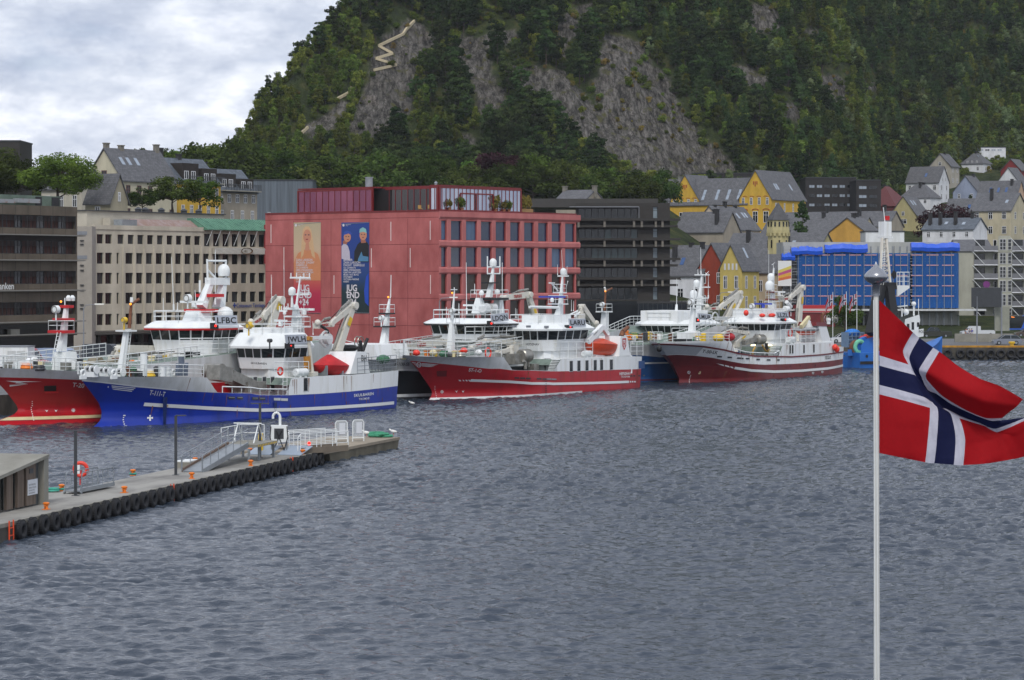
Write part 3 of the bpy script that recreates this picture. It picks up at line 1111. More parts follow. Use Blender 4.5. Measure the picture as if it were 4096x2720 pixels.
for a,b_ in zip(colt,colt[1:]):                              # rounded piers between the windows
 m_ = MB()
 c,w = (a[1] + b_[0])/2,(b_[0] - a[1])
 prof = [(-w/2,0),(-w/2 + .1,.09),(w/2 - .1,.09),(w/2,0)]
 m_.loft([[pt((0,0),PR,c + s_,0.002 + d,z) for s_,d in prof] for z in (1.7,ZT - 1.1)])
 m_.build('pier',PINKB,pk,smooth=0)
for a,b in colt:
 for i,(z0,z1) in enumerate(rows):
  window(pk,(0,0),PR,a,z0,b - a,z1 - z0,0.3,REDM,random.choice(GB if i < 2 else BN),1,1,0.06)
jm = MB()                                                      # joints between the cast panels of the closed wall
OL = L_(PLO)
jx = [along(PLO,PL,px('L',x,0)[0]) for x in (413,765,1125,1490)]
jz = [zat(px('L',0,y)[1],380) for y in (530,778,1028,1278,1532)]
for a in jx:
 jm.loft([[pt(OL,PL,a - .035,.004,z),pt(OL,PL,a + .035,.004,z),pt(OL,PL,a + .035,-.02,z),pt(OL,PL,a - .035,-.02,z)] for z in (1.6,ZT - 1.0)])
for z in jz:
 jm.loft([[pt(OL,PL,a,.006,z - .035),pt(OL,PL,a,.006,z + .035),pt(OL,PL,a,-.02,z + .035),pt(OL,PL,a,-.02,z - .035)] for a in (0.02,WL_ - .02)])
jm.build('panel_joints',PINKD,pk,smooth=0)
for x,y0,y1 in ((200,585,760),(322,800,1010),(203,1060,1240),(795,1065,1240),(1332,560,740),(1704,550,730),(1148,810,990),(1515,808,990),(1333,1062,1270),(1706,1062,1240)):
 a = along(PLO,PL,px('L',x,0)[0])
 Yh = PLO[1] + PL[1]*a
 m_ = MB()
 z0,z1 = zat(px('L',0,y1)[1],Yh),zat(px('L',0,y0)[1],Yh)
 m_.loft([[pt(OL,PL,a + s_*.05,d,z) for s_,d in ((-1,0),(-1,.07),(1,.07),(1,0))] for z in (z0,z1)])
 m_.build('light_strip',LED,pk,smooth=0)
# parapet, rooftop pavilion of red frames and mirror glass
m_ = MB()
for o,u,W in ((OL,PL,WL_),((0,0),PR,WR)):
 m_.loft([[pt(o,u,a,d,z) for d,z in ((-.35,ZT),(.06,ZT),(.06,ZT + .22),(-.35,ZT + .22))] for a in (0,W)])
m_.build('parapet',REDM,pk,smooth=0)
ZP = 25.5
def pavilion_wall(o,u,a0,a1,setback,z0,z1,n,gm,z1b=None,head=.28):
 """glazed rooftop wall: a red frame and a pane per bay."""
 z1b = z1 if z1b is None else z1b
 fr = MB()
 q = lambda a,d,z: pt(o,u,a,d - setback,z)
 for a in (a0,a1):
  fr.loft([[q(a - .1,.12,z),q(a + .1,.12,z),q(a + .1,-.25,z),q(a - .1,-.25,z)] for z in (z0,z1 if a == a0 else z1b)])
 for za,zb,h in ((z0,z0,.2),(z1 - head,z1b - head,head)):
  fr.loft([[q(a,.1,z),q(a,-.25,z),q(a,-.25,z + h),q(a,.1,z + h)] for a,z in ((a0,za),(a1,zb))])
 for k in range(1,n):
  a = a0 + (a1 - a0)*k/n
  zt = z1 + (z1b - z1)*k/n - .2
  fr.loft([[q(a - .05,.06,z),q(a + .05,.06,z),q(a + .05,-.1,z),q(a - .05,-.1,z)] for z in (z0 + .1,zt)])
 f = fr.build('roof_glazing',REDM,pk,smooth=0)
 for k in range(n):
  b0,b1 = a0 + (a1 - a0)*k/n,a0 + (a1 - a0)*(k + 1)/n
  g = MB()
  t = random.uniform(-.012,.012)
  t0,t1 = z1 + (z1b - z1)*k/n - .2,z1 + (z1b - z1)*(k + 1)/n - .2
  g.poly([q(b0,t,z0 + .1),q(b1,-t,z0 + .1),q(b1,-t + .01,t1),q(b0,t + .01,t0)])
  g.build('pane',gm,f,smooth=0)
aL0,aL1 = along(PLO,PL,1172) + 0.6,along(PLO,PL,1479)
pavilion_wall(OL,PL,aL0,aL1,0.5,ZT + .1,ZP - .1,12,GLASSR,ZP)
pavilion_wall(OL,PL,aL1 + .3,WL_ - 2.2,2.6,ZT + .1,ZP,9,mat('dark red glass','1C0F12',0.04,0.2,spec=0.7))
pavilion_wall(OL,PL,WL_ - 2.0,WL_ - .3,0.45,ZT + .1,ZP,2,GLASSM)
aR1 = along(PC,PR,2093)
pavilion_wall((0,0),PR,.3,aR1,0.45,ZT + .1,ZP,21,GLASSM)
m_ = MB()
q = lambda o,u,a,d: tuple(pt(o,u,a,d))[:2]
roofp = [q(OL,PL,aL0,-.45),q(OL,PL,aL1,-.45),q(OL,PL,aL1 + .3,-2.55),q(OL,PL,WL_ - 2.1,-2.55),q(OL,PL,WL_ - 2.1,-.4),q(OL,PL,WL_ - .3,-.4),
   q((0,0),PR,aR1,-.4),q((0,0),PR,aR1,-16),q(OL,PL,aL0,-16)]
m_.prism(roofp,ZP - .02,ZP + .18)
m_.build('pavilion_roof',REDM,pk,smooth=0)
m_ = MB()
m_.prism([q(OL,PL,aL0 + .3,-1.3),q(OL,PL,WL_ - 1.0,-3.4),q((0,0),PR,aR1 - .4,-1.5),q((0,0),PR,aR1 - .4,-15.5),q(OL,PL,aL0 + .3,-15.5)],ZT,ZP - .1)
m_.build('pavilion_core',mat('dark interior','151315',0.8,0.3),pk,smooth=0)
m_ = MB()
c = at(1476,735,384)
m_.lathe([(.55,0),(.55,1.45),(.62,1.45),(.62,1.6),(.3,1.6)],(c.x - PC[0],c.y - PC[1],ZP + .16),18)
m_.build('flue',GALV,pk)
c = at(1742,735,376)
m_ = MB()
m_.lathe([(.2,0),(.2,.5),(.3,.5),(.1,.75)],(c.x - PC[0],c.y - PC[1] + 2,ZP + .16),12)
m_.build('roof_vent',GALV,pk)
dk = MB()
dk.loft([[pt((0,0),PR,a,d,z) for a,d in ((5.2,-.38),(12.5,-.38))] + [pt((0,0),PR,a,d,z) for a,d in ((12.5,-.33),(5.2,-.33))] for z in (ZT + 2.55,ZT + 2.75)])
dk.build('door_head',REDM,pk,smooth=0)
for a in (8.7,5.2,12.5):
 d_ = MB()
 d_.loft([[pt((0,0),PR,a + s_*.12,d,z) for s_,d in ((-1,-.38),(1,-.38),(1,-.3),(-1,-.3))] for z in (ZT + .1,ZT + 2.55)])
 d_.build('door_post',REDM,pk,smooth=0)
# planters, chairs on the terrace
POT = mat('terracotta pot','8A5A40',0.8,0.2)
for i,(xx,yy,h,k) in enumerate(((1892,440,1.5,'tuft0'),(2010,445,1.9,'bush1'),(2330,430,2.3,'tuft1'),(2220,445,1.4,'tuft2'),(2255,445,1.8,'bush0'))):
 if xx < 2100:
  a = along(PC,PR,px('L',xx,0)[0])
  lab = ['dry yellowish potted plant at the corner end of the roof terrace','dark leafy potted plant beside the roof terrace door'][i]
 else:
  a = along(PC,PR,px('M',[0,0,640,715,760][i],0)[0])
  lab = ['','','tall yellowish potted bamboo right of the roof terrace door','short dry potted grass on the roof terrace','dark bushy potted shrub near the right end of the glass roof pavilion'][i]
 p = pt(PC,PR,a,-.15 + .0)
 t = thing('potted_plant',lab,'potted plant',(p.x,p.y,ZT + .2),0,'potted plants on the pink building roof')
 m2 = MB()
 m2.lathe([(.2,0),(.28,.35),(.31,.4),(.26,.4)],n=10)
 m2.build('pot',POT,t)
 cr = bpy.data.objects.new('foliage',CROWNS[k][0])
 COL.objects.link(cr)
 cr.parent,cr.location,cr.scale = t,(0,0,.3),(h*.7,h*.7,h)
p = pt(PC,PR,20.5,-1.2)
t = thing('planter_box','wooden planter of tall golden grass on the pink roof terrace','planter',(p.x,p.y,ZT),math.atan2(PR[1],PR[0]))
m2 = MB()
m2.box(-1.8,-.4,0,1.8,.4,.75)
m2.build('box',mat('weathered planter wood','8E7148',0.8,0.2),t,smooth=0)
for i in range(4):
 cr = bpy.data.objects.new('foliage',CROWNS['tuft%d' % (i % 3)][0])
 COL.objects.link(cr)
 cr.parent,cr.location,cr.scale = t,(-1.3 + .85*i,0,.6),(1.2,1.0,2.6)
CH = mat('pale wooden chair','B08C4E',0.7,0.1)
def chair(p,rz,lab):
 t = thing('terrace_chair',lab,'chair',p,rz,'chairs on the pink building roof terrace')
 MB().box(-.25,-.25,.42,.25,.25,.47).build('seat',CH,t,smooth=0)
 MB().box(-.25,.21,.47,.25,.26,.95).build('backrest',CH,t,smooth=0)
 for sx in (-.22,.2):
  for sy in (-.22,.2):
   MB().box(sx,sy,0,sx + .03,sy + .03,.42).build('leg',CH,t,smooth=0)
 return t
for xx,rz in ((1555,.4),(1650,2.2),(1690,-.6),(1745,1.2)):
 a = along(PLO,PL,px('L',xx,0)[0])
 p = pt(PLO,PL,a,-1.2)
 chair((p.x,p.y,ZT + .02),rz,{1555: 'pale wooden terrace chair farthest left on the red roof terrace',1650: 'pale wooden terrace chair turned away, second along the roof terrace',1690: 'pale wooden terrace chair third along the roof terrace',1745: 'pale wooden terrace chair right by the building corner'}[xx])
# concert banners ------------------------------------------------------------
def gradient_mat(name,stops,z0,z1):
 """print running from one ink to another up the cloth."""
 m = bpy.data.materials.new(name)
 m.use_nodes = True
 t = m.node_tree
 b = t.nodes['Principled BSDF']
 b.inputs['Roughness'].default_value = 0.6
 tcn,sp,mr,rp = t.nodes.new('ShaderNodeTexCoord'),t.nodes.new('ShaderNodeSeparateXYZ'),t.nodes.new('ShaderNodeMapRange'),t.nodes.new('ShaderNodeValToRGB')
 mr.inputs['From Min'].default_value,mr.inputs['From Max'].default_value = z0,z1
 e = rp.color_ramp.elements
 while len(e) < len(stops):
  e.new(.5)
 for k,(p_,c_) in enumerate(stops):
  e[k].position,e[k].color = p_,(*lin(c_),1)
 t.links.new(tcn.outputs['Object'],sp.inputs[0])
 t.links.new(sp.outputs['Z'],mr.inputs['Value'])
 t.links.new(mr.outputs[0],rp.inputs['Fac'])
 t.links.new(rp.outputs['Color'],b.inputs['Base Color'])
 return m
INK = mat('white print','D2CED2',0.6,0.03)
def ell(cx,cz,rx,rz,n=22,a0=0.0):
 return [(cx + rx*math.cos(2*math.pi*k/n + a0),cz + rz*math.sin(2*math.pi*k/n + a0)) for k in range(n)]
class Print:
 """flat printed shapes on a cloth: each layer lies 4 mm above the one below."""
 def __init__(s,parent,org,u):
  s.p,s.o,s.u,s.k = parent,org,u,0
 def shape(s,pts,m,name='print'):
  s.k += 1
  mb_ = MB()
  mb_.poly([pt(s.o,s.u,a,.06 + .004*s.k,z) for a,z in pts])
  return mb_.build(name,m,s.p,smooth=0)
 def text(s,rows):
  s.k += 1
  o = pt(s.o,s.u,0,.06 + .004*s.k)
  return lines(rows,o,(s.u[0],s.u[1],0),(0,0,1),INK,s.p)
def skin(n,c):
 return mat(n,c,0.6,0.04)
SK1,SK2,SK3,HAIR = skin('printed skin','C08468'),skin('printed face in shade','9A604C'),skin('printed warm skin','C98A5E'),skin('printed blond hair','C9A57C')
def banner(lab,x0,x1,bgm):
 a0,a1 = along(PLO,PL,px('L',x0,0)[0]),along(PLO,PL,px('L',x1,0)[0])
 o = pt(PLO,PL,a0)
 Yh = o.y + PL[1]*(a1 - a0)/2
 z0,z1 = zat(px('L',0,1423)[1],Yh),zat(px('L',0,565)[1],Yh)
 t = thing('banner',lab,'banner',(o.x,o.y,0),0)
 W = a1 - a0
 m = MB()
 n = 14
 m.loft([[pt((0,0),PL,W*k/n,.05,z) for k in range(n + 1)] for z in (z0,z1)],closed=False,cap=False)
 m.loft([[pt((0,0),PL,W*k/n,.03,z) for k in range(n + 1)] for z in (z0,z1)],closed=False,cap=False)
 m.build('cloth',gradient_mat(lab[:20],bgm,z0,z1),t,smooth=0)
 for k in (0.02,0.98):
  MB().tube(pt((0,0),PL,0,.06,z0 + (z1 - z0)*(k if k > .5 else .003)),pt((0,0),PL,W,.06,z0 + (z1 - z0)*(.997 if k > .5 else .003)),.035).build('batten',GALV,t)
 return t,W,z0,z1
def festival(pr,W,z0,z1,first):
 h = z1 - z0
 rows,y = [],.575
 for k,s_ in enumerate(first):
  sz = .055 if k < 3 else .042
  rows.append((s_,h*sz*.62,W*.09,z0 + h*y,dict(space=1.05,bold=.006)))
  y -= .029 if k < 2 else .0255
 for k,s_ in enumerate(('JUG','END','+24')):
  rows.append((s_,h*.098,W*.2,z0 + h*(.245 - .078*k),dict(space=.95,bold=.035)))
 rows.append(('14.- 17. AUGUST',h*.03,W*.1,z0 + h*.035,dict(bold=.008)))
 rows.append(('COLOR LINE STADION',h*.017,W*.14,z0 + h*.012,{}))
 rows.append(('Sparebanken',h*.015,W*.17,z0 + h*.972,{}))
 rows.append(('Møre',h*.015,W*.17,z0 + h*.96,{}))
 pr.text(rows)
 pr.shape(ell(W*.09,z0 + h*.97,W*.04,W*.04,6),INK)
names = ['OG COWBOYS','EMMA STEINBAKKEN','KJARTAN LAURITZEN','MODS  ROC BOYZ','STAYSMAN','VICTORIA NADINE','KNEKT']
t,W,z0,z1 = banner('tall beige to crimson concert banner showing a woman with long fair hair',415,670,[(0,'A3203F'),(.22,'B02A48'),(.36,'C0584E'),(.5,'C98A68'),(.7,'C2A98C'),(1,'B0A284')])
h = z1 - z0
pr = Print(t,(0,0),PL)
pr.shape([(W*.04,z0 + h*.36),(W*.0,z0 + h*.55),(W*.16,z0 + h*.66),(W*.38,z0 + h*.70),(W*.66,z0 + h*.70),(W*.9,z0 + h*.65),(W*1.0,z0 + h*.55),(W*1.0,z0 + h*.36)],skin('printed orange shoulder','C68259'),'printed_figure')
pr.shape([(W*.27,z0 + h*.60),(W*.30,z0 + h*.80),(W*.34,z0 + h*.92),(W*.44,z0 + h*.955),(W*.56,z0 + h*.955),(W*.66,z0 + h*.91),(W*.72,z0 + h*.80),(W*.80,z0 + h*.60),(W*.68,z0 + h*.63),(W*.62,z0 + h*.72),(W*.40,z0 + h*.72),(W*.36,z0 + h*.64)],HAIR,'printed_figure')
pr.shape([(W*.42,z0 + h*.69),(W*.45,z0 + h*.77),(W*.57,z0 + h*.77),(W*.60,z0 + h*.69)],SK1,'printed_figure')
pr.shape(ell(W*.505,z0 + h*.845,W*.145,h*.078),SK1,'printed_figure')
for ex in (.445,.565):
 pr.shape(ell(W*ex,z0 + h*.862,W*.035,h*.006,10),DARK,'printed_figure')
pr.shape(ell(W*.50,z0 + h*.812,W*.05,h*.007,10),skin('printed lips','8E3B3C'),'printed_figure')
festival(pr,W,z0,z1,['ZARA LARSSON','BROILER  DAGNY','GABRIELLE'] + names)
t,W,z0,z1 = banner('tall dark blue concert banner showing two men in caps',865,1128,[(0,'14282C'),(.24,'163036'),(.42,'1C3F78'),(.6,'1D3A80'),(1,'1C3C86')])
h = z1 - z0
pr = Print(t,(0,0),PL)
TEE,BLK,CAPB,CAPG = skin('printed pale tee shirt','B9B2BE'),skin('printed black jumper','17171C'),skin('printed blue cap','2C4A9C'),skin('printed mint cap','7FB3B0')
pr.shape([(W*.01,z0 + h*.60),(W*.01,z0 + h*.74),(W*.12,z0 + h*.775),(W*.24,z0 + h*.74),(W*.30,z0 + h*.68),(W*.32,z0 + h*.58)],TEE,'printed_figure')
pr.shape([(W*.46,z0 + h*.56),(W*.47,z0 + h*.68),(W*.58,z0 + h*.755),(W*.68,z0 + h*.785),(W*.92,z0 + h*.785),(W*.99,z0 + h*.75),(W*.99,z0 + h*.56)],BLK,'printed_figure')
pr.shape([(W*.06,z0 + h*.765),(W*.06,z0 + h*.80),(W*.24,z0 + h*.80),(W*.2,z0 + h*.76)],SK2,'printed_figure')
pr.shape([(W*.72,z0 + h*.77),(W*.70,z0 + h*.81),(W*.86,z0 + h*.81),(W*.9,z0 + h*.775)],SK2,'printed_figure')
pr.shape(ell(W*.22,z0 + h*.836,W*.13,h*.052),SK1,'printed_figure')
pr.shape(ell(W*.79,z0 + h*.858,W*.13,h*.056),SK1,'printed_figure')
pr.shape([(W*.08,z0 + h*.86),(W*.1,z0 + h*.895),(W*.2,z0 + h*.912),(W*.33,z0 + h*.90),(W*.4,z0 + h*.872),(W*.36,z0 + h*.862),(W*.26,z0 + h*.878)],CAPB,'printed_figure')
pr.shape([(W*.65,z0 + h*.885),(W*.67,z0 + h*.925),(W*.78,z0 + h*.945),(W*.89,z0 + h*.925),(W*.92,z0 + h*.88),(W*.79,z0 + h*.895)],CAPG,'printed_figure')
for ex,ey in ((.18,.845),(.27,.845),(.74,.866),(.84,.866)):
 pr.shape(ell(W*ex,z0 + h*ey,W*.028,h*.005,8),DARK,'printed_figure')
for ex,ey in ((.24,.812),(.79,.832)):
 pr.shape(ell(W*ex,z0 + h*ey,W*.04,h*.005,8),skin('printed lips','8E3B3C'),'printed_figure')
pr.shape([(W*.62,z0 + h*.6),(W*.74,z0 + h*.68),(W*.78,z0 + h*.63),(W*.98,z0 + h*.62),(W*.98,z0 + h*.57),(W*.6,z0 + h*.57)],skin('printed blue motif','4C7EA2'),'printed_figure')
pr.shape([(W*.86,z0 + h*.12),(W*.99,z0 + h*.08),(W*.99,z0 + h*.44),(W*.9,z0 + h*.40),(W*.83,z0 + h*.25)],skin('printed royal blue flare','1F47B0'),'print')
festival(pr,W,z0,z1,['BROILER','ZARA LARSSON','DAGNY  GABRIELLE'] + names)
# ------------------------------------------------------------------ the grey concrete office block
BEIGE = mat('beige grey concrete','C2BBAA',0.85,0.0,0.35,(1,1,0.4),col2='A59E8E',lo=0.3,hi=0.65,bump=0.006,bscale=6)
BEIGE2 = mat('pale beige render','AAA599',0.85,0.1,0.4)
COPPER = mat('green copper roofing','5C8872',0.6,0.0,0.8,(0.5,3,1),col2='3F6B58',lo=0.35,hi=0.6)
RUSTY = mat('rusted pink roof sheet','938481',0.7,0.0,0.9,(1.5,1.5,0.4),col2='7E6152',lo=0.3,hi=0.7)
FRAME = mat('dark window frame','2A2B2C',0.5,0.1)
OFG = mat('office glass half behind blinds','3A3E40',.1,.4,.8,(3,3,.2))
GW,GU = (at(375,1095,380).x,380.0),(UX,UY)
gr = thing('office_block','long beige concrete office block with rows of dark square windows','building',(GW[0],GW[1],0))
LG = along(GW,GU,1120)
zg = lambda y: zat(y,384)
rowz = [(zg(1055),zg(1011)),(zg(1135),zg(1091)),(zg(1215),zg(1171)),(zg(1299),zg(1255))]
c1 = [(760,811),(826,878),(915,934)]
c2 = [(985,1044),(1062,1120),(1140,1197),(1218,1274),(1295,1350),(1370,1423),(1443,1497),(1517,1569),(1588,1640)]
c3 = [(1672,1722),(1745,1795),(1818,1867),(1890,1937),(1960,2006),(2029,2077),(2100,2145)]
T = lambda x: along(GW,GU,px('K',x,0)[0])
ops = [(T(a),z0,T(b),z1) for a,b in c1 + c2 + c3 for z0,z1 in rowz]
top1 = [(760,811),(826,878),(922,972),(1002,1050),(1078,1126),(1155,1203),(1232,1279),(1308,1355),(1381,1427),(1453,1500),(1524,1572)]
ops += [(T(a),zg(975),T(b),zg(938)) for a,b in top1]
ops += [(T(a),zg(980),T(b),zg(927)) for a,b in [(1600,1650)] + c3]
ZG = zg(905)
mb = MB()
facade(mb,(0,0),GU,LG,zg(1325),ZG,ops,0.35)
bk_ = lambda a,d: tuple(pt((0,0),GU,a,d))[:2]
for a,b in (((0,0),bk_(0,-16)),(bk_(LG,0),bk_(LG,-16)),(bk_(0,-16),bk_(LG,-16))):
 mb.poly([(*a,G0),(*b,G0),(*b,ZG),(*a,ZG)])
mb.poly([(0,0,ZG - .01),(*bk_(LG,0),ZG - .01),(*bk_(LG,-16),ZG - .01),(*bk_(0,-16),ZG - .01)])
mb.poly([(0,0,zg(1325)),(*bk_(LG,0),zg(1325)),(*bk_(LG,-16),zg(1325)),(*bk_(0,-16),zg(1325))])
mb.build('wall',BEIGE,gr,smooth=0)
for i,(a,z0,b,z1) in enumerate(ops):
 window(gr,(0,0),GU,a,z0,b - a,z1 - z0,0.3,FRAME,random.choice((GLASSD,GLASSD,OFG)),2,1,.06)
for a in [T(x) for x in (965,1053,1130,1208,1285,1360,1433,1507,1579,1648)]:
 p_ = MB()
 p_.loft([[pt((0,0),GU,a + s_*.22,d,z) for s_,d in ((-1,.003),(-.8,.22),(.8,.22),(1,.003))] for z in (zg(1325) + .05,zg(985))])
 p_.build('pilaster',BEIGE,gr,smooth=0)
p_ = MB()
p_.loft([[pt((0,0),GU,a,d,z) for d,z in ((.003,ZG - .5),(.12,ZG - .5),(.12,ZG + .15),(-.4,ZG + .15),(-.4,ZG - .3))] for a in (0,T(1600))])
p_.build('coping',BEIGE,gr,smooth=0)
p_ = MB()
p_.loft([[pt((0,0),GU,a,d,z) for d,z in ((.003,zg(1340)),(.9,zg(1336)),(.9,zg(1325)),(.003,zg(1321)))] for a in (-2,LG)])
p_.build('canopy',mat('dark canopy edge','4A4742',0.7,0.15),gr,smooth=0)
p_ = MB()
for k in range(14):
 a = 1.5 + k*LG/14
 p_.box(0,0,0,0,0,0) if False else p_.loft([[pt((0,0),GU,a + s_*.3,d,z) for s_,d in ((-1,-.2),(1,-.2),(1,-.8),(-1,-.8))] for z in (G0,zg(1326))])
p_.build('arcade_columns',mat('dark arcade column','3C3934',0.8,0.1),gr,smooth=0)
sh_ = MB()
sh_.loft([[pt((0,0),GU,a,-2.2,z) for z in (G0,zg(1326))] for a in (0,LG)],closed=False,cap=False)
sh_.build('shopfront',GLASSD,gr,smooth=0)
cb = MB()                                                       # copper eave of the right wing
e0,e1 = T(1592),LG
zc0,zc1 = zg(912),zg(862)
cb.loft([[pt((0,0),GU,a,d,z) for d,z in ((.9,zc0),(.9,zc0 + .12),(-2.2,zc1),(-3.2,zc1),(-3.2,zc0))] for a in (e0,e1)])
for k in range(30):
 a = e0 + (e1 - e0)*k/30
 cb.loft([[pt((0,0),GU,a + s_*.04,d + h_*.3,z + h_) for s_,d,z,h_ in ((-1,.9,zc0 + .12,0),(1,.9,zc0 + .12,0),(1,.9,zc0 + .12,.08),(-1,.9,zc0 + .12,.08))],
    [pt((0,0),GU,a + s_*.04,d + h_*.3,z + h_) for s_,d,z,h_ in ((-1,-2.2,zc1,0),(1,-2.2,zc1,0),(1,-2.2,zc1,.08),(-1,-2.2,zc1,.08))]])
cb.build('copper_eave',COPPER,gr,smooth=0)
for x in (1632,1700,1773,1845,1915,1986):
 MB().tube(pt((0,0),GU,T(x),.85,zc0),pt((0,0),GU,T(x) - .5,.1,zg(975)),.045,n=6).build('eave_strut',WHITE,gr)
bp_ = MB()
bp_.loft([[pt((0,0),GU,a,d,z) for d,z in ((.01,zg(1012)),(.55,zg(1012)),(.55,zg(985)),(.01,zg(985)))] for a in (T(1660),LG)])
bp_.build('balcony',BEIGE2,gr,smooth=0)
rl = MB()
for k in range(60):
 a = T(1660) + (LG - T(1660))*k/60
 rl.beam(pt((0,0),GU,a,.58,zg(1011)),pt((0,0),GU,a + .35,.58,zg(986)),.03)
rl.build('balcony_lattice',WHITE,gr,smooth=0)
em = MB()
em.loft([[pt((0,0),GU,T(1862) + (T(1956) - T(1862))*.5 + (T(1956) - T(1862))*.5*math.cos(t_)*s_,.66 + .06*(s_ > .9),zg(998) + .5*math.sin(t_)*s_) for t_ in [2*math.pi*k/20 for k in range(20)]] for s_ in (1,.8)],cap=False)
em.build('oval_sign',mat('bronze','6B4F30',0.5,0.2,metal=0.6),gr)
letters('1921',.5,pt((0,0),GU,T(1885),.66,zg(1003)),(*GU,0),(0,0,1),mat('bronze','6B4F30'),gr)
rs = MB()
rs.loft([[pt((0,0),GU,a,d,z) for d,z in ((-.8,ZG + .15),(-2.4,zg(872)),(-2.6,ZG))] for a in (T(1110),T(1588))])
rs.build('rusty_roof',RUSTY,gr,smooth=0)
bx_ = MB()
bx_.loft([[pt((0,0),GU,a,d,z) for a,d in ((T(995),-.9),(T(1110),-.9),(T(1110),-2.6),(T(995),-2.6))] for z in (ZG,zg(876))])
bx_.build('roof_plant',GALV,gr,smooth=0)
bx_ = MB()
bx_.loft([[pt((0,0),GU,a,d,z) for a,d in ((T(880),-5),(T(1950),-5),(T(1950),-15),(T(880),-15))] for z in (ZG - .3,zg(842))])
bx_.loft([[pt((0,0),GU,a,d,z) for a,d in ((T(1000),-3.4),(T(1590),-3.4),(T(1590),-4.9),(T(1000),-4.9))] for z in (ZG - .3,zg(868))])
bx_.build('setback_storey',BEIGE2,gr,smooth=0)
bx_ = MB()
bx_.loft([[pt((0,0),GU,a,d,z) for a,d in ((T(870),-4.7),(T(1955),-4.7),(T(1955),-15.2),(T(870),-15.2))] for z in (zg(842) + .003,zg(838))])
bx_.build('setback_coping',DARK,gr,smooth=0)
for k,x in enumerate((1360,1415,1540,1715,1830)):
 m_ = MB()
 m_.lathe([(.5,0),(.5,.35),(.65,.4),(.15,.75)],pt((0,0),GU,T(x),-7,zg(838)),8)
 m_.build('roof_vent',DARK,gr)
letters('Colosseum Tannlege',.85,pt((0,0),GU,T(1850),.08,zg(1238)),(*GU,0),(0,0,1),mat('blue sign letters','1E3E96',0.5,0.05),gr,bold=.012)
letters('+',1.5,pt((0,0),GU,T(1822),.08,zg(1243)),(*GU,0),(0,0,1),mat('blue sign letters','1E3E96'),gr,bold=.05)
# red hanging sign at the block's right end
p = pt(GW,GU,T(2068),1.0)
t = thing('hanging_sign','tall narrow dark red vertical shop sign beside the pink building','sign',(p.x,p.y,0))
RS = mat('dark red sign','7A1418',0.5,0.08)
m_ = MB()
zs0,zs1 = zat(px('L',0,955)[1],405),zat(px('L',0,578)[1],405)
m_.box(-.75,-.1,zs0,.75,.1,zs1)
m_.build('board',RS,t,smooth=0)
letters('KVALE',.8,(.3,-.11,zs0 + .5),(0,0,1),(-1,0,0),INK,t)
letters('Sommerspesial',.72,(.3,-.11,zs0 + 3.9),(0,0,1),(-1,0,0),INK,t)
letters('PIR',.8,(-.55,-.11,zs1 - 1.6),(1,0,0),(0,0,1),INK,t)
# link building between the bank and the block, set with rods
LK = (at(318,1095,376.5).x,376.5)
lk = thing('stair_tower','narrow pale concrete stair tower between the brown bank and the grey block','building',(LK[0],LK[1],0))
zl = lambda y: zat(y,372)
m_ = MB()
wl = (368 - 318)/FPX*376.5
m_.box(-.8,0,G0,wl,3.4,zl(903))
m_.build('wall',mat('pale concrete blocks','99938A',0.85,0.08,0.6),lk,smooth=0)
for y in (930,1028):
 MB().box(-.5,-.06,zl(y + 7),wl*.62,.003,zl(y - 7)).build('vent_panel',GREY,lk,smooth=0)
for k,y in enumerate((960,975,1060,1080,1140,1160,1220,1235)):
 MB().box(.1,-.25,zl(y) - .06,wl*.35,.003,zl(y) + .06).build('ladder_rung',DARK,lk,smooth=0)
# ------------------------------------------------------------------ the brown bank
BRN = mat('brown aggregate concrete','5E5549',0.85,0.0,0.5,(1,1,0.6),col2='4B4338',lo=0.3,hi=0.65)
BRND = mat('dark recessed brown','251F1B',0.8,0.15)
BRG = mat('reddish office glass','1E1615',0.08,0.3,0.5,spec=0.6)
CURT = mat('red brown curtains','4A2E28',0.9,0.35,0.9,(3,3,0.05))
LEDGE = mat('grey metal ledge','77756F',0.5,0.1)
BU = (0.5,0.866)
BE = (at(309,1095,350).x,350.0)
BL_ = 30.0
BO = (BE[0] - BU[0]*BL_,BE[1] - BU[1]*BL_)
bk = thing('bank_building','dark brown concrete bank building with long shaded window bands','building',(BO[0],BO[1],0))
zb = lambda y: zat(700 + y*.4464,346)
mb = MB()
bands = [(365,480),(545,708),(860,975),(1135,1250),(1330,1420)]
ops = [(0.3,zb(b),BL_ - .25,zb(a)) for a,b in bands]
facade(mb,(0,0),BU,BL_,zb(1440),zb(280),ops,0.7)
e = lambda a,d: tuple(pt((0,0),BU,a,d))[:2]
mb.poly([(*e(BL_,0),zb(1440)),(*e(BL_,-14),zb(1440)),(*e(BL_,-14),zb(280)),(*e(BL_,0),zb(280))])
mb.poly([(*e(0,0),zb(282)),(*e(BL_,0),zb(282)),(*e(BL_,-14),zb(282)),(*e(0,-14),zb(282))])
mb.poly([(*e(0,0),zb(1440)),(*e(BL_,0),zb(1440)),(*e(BL_,-14),zb(1440)),(*e(0,-14),zb(1440))])
mb.build('wall',BRN,bk,smooth=0)
sp = MB()                                                       # seams of the precast spandrels
for k in range(1,12):
 a = BL_*k/12
 for z0_,z1_ in ((zb(540),zb(480)),(zb(860),zb(710)),(zb(1135),zb(975)),(zb(365),zb(280))):
  sp.loft([[pt((0,0),BU,a + s_*.03,d,z) for s_,d in ((-1,-.02),(-1,.004),(1,.004),(1,-.02))] for z in (z0_ + .02,z1_ - .02)])
sp.build('seams',BRND,bk,smooth=0)
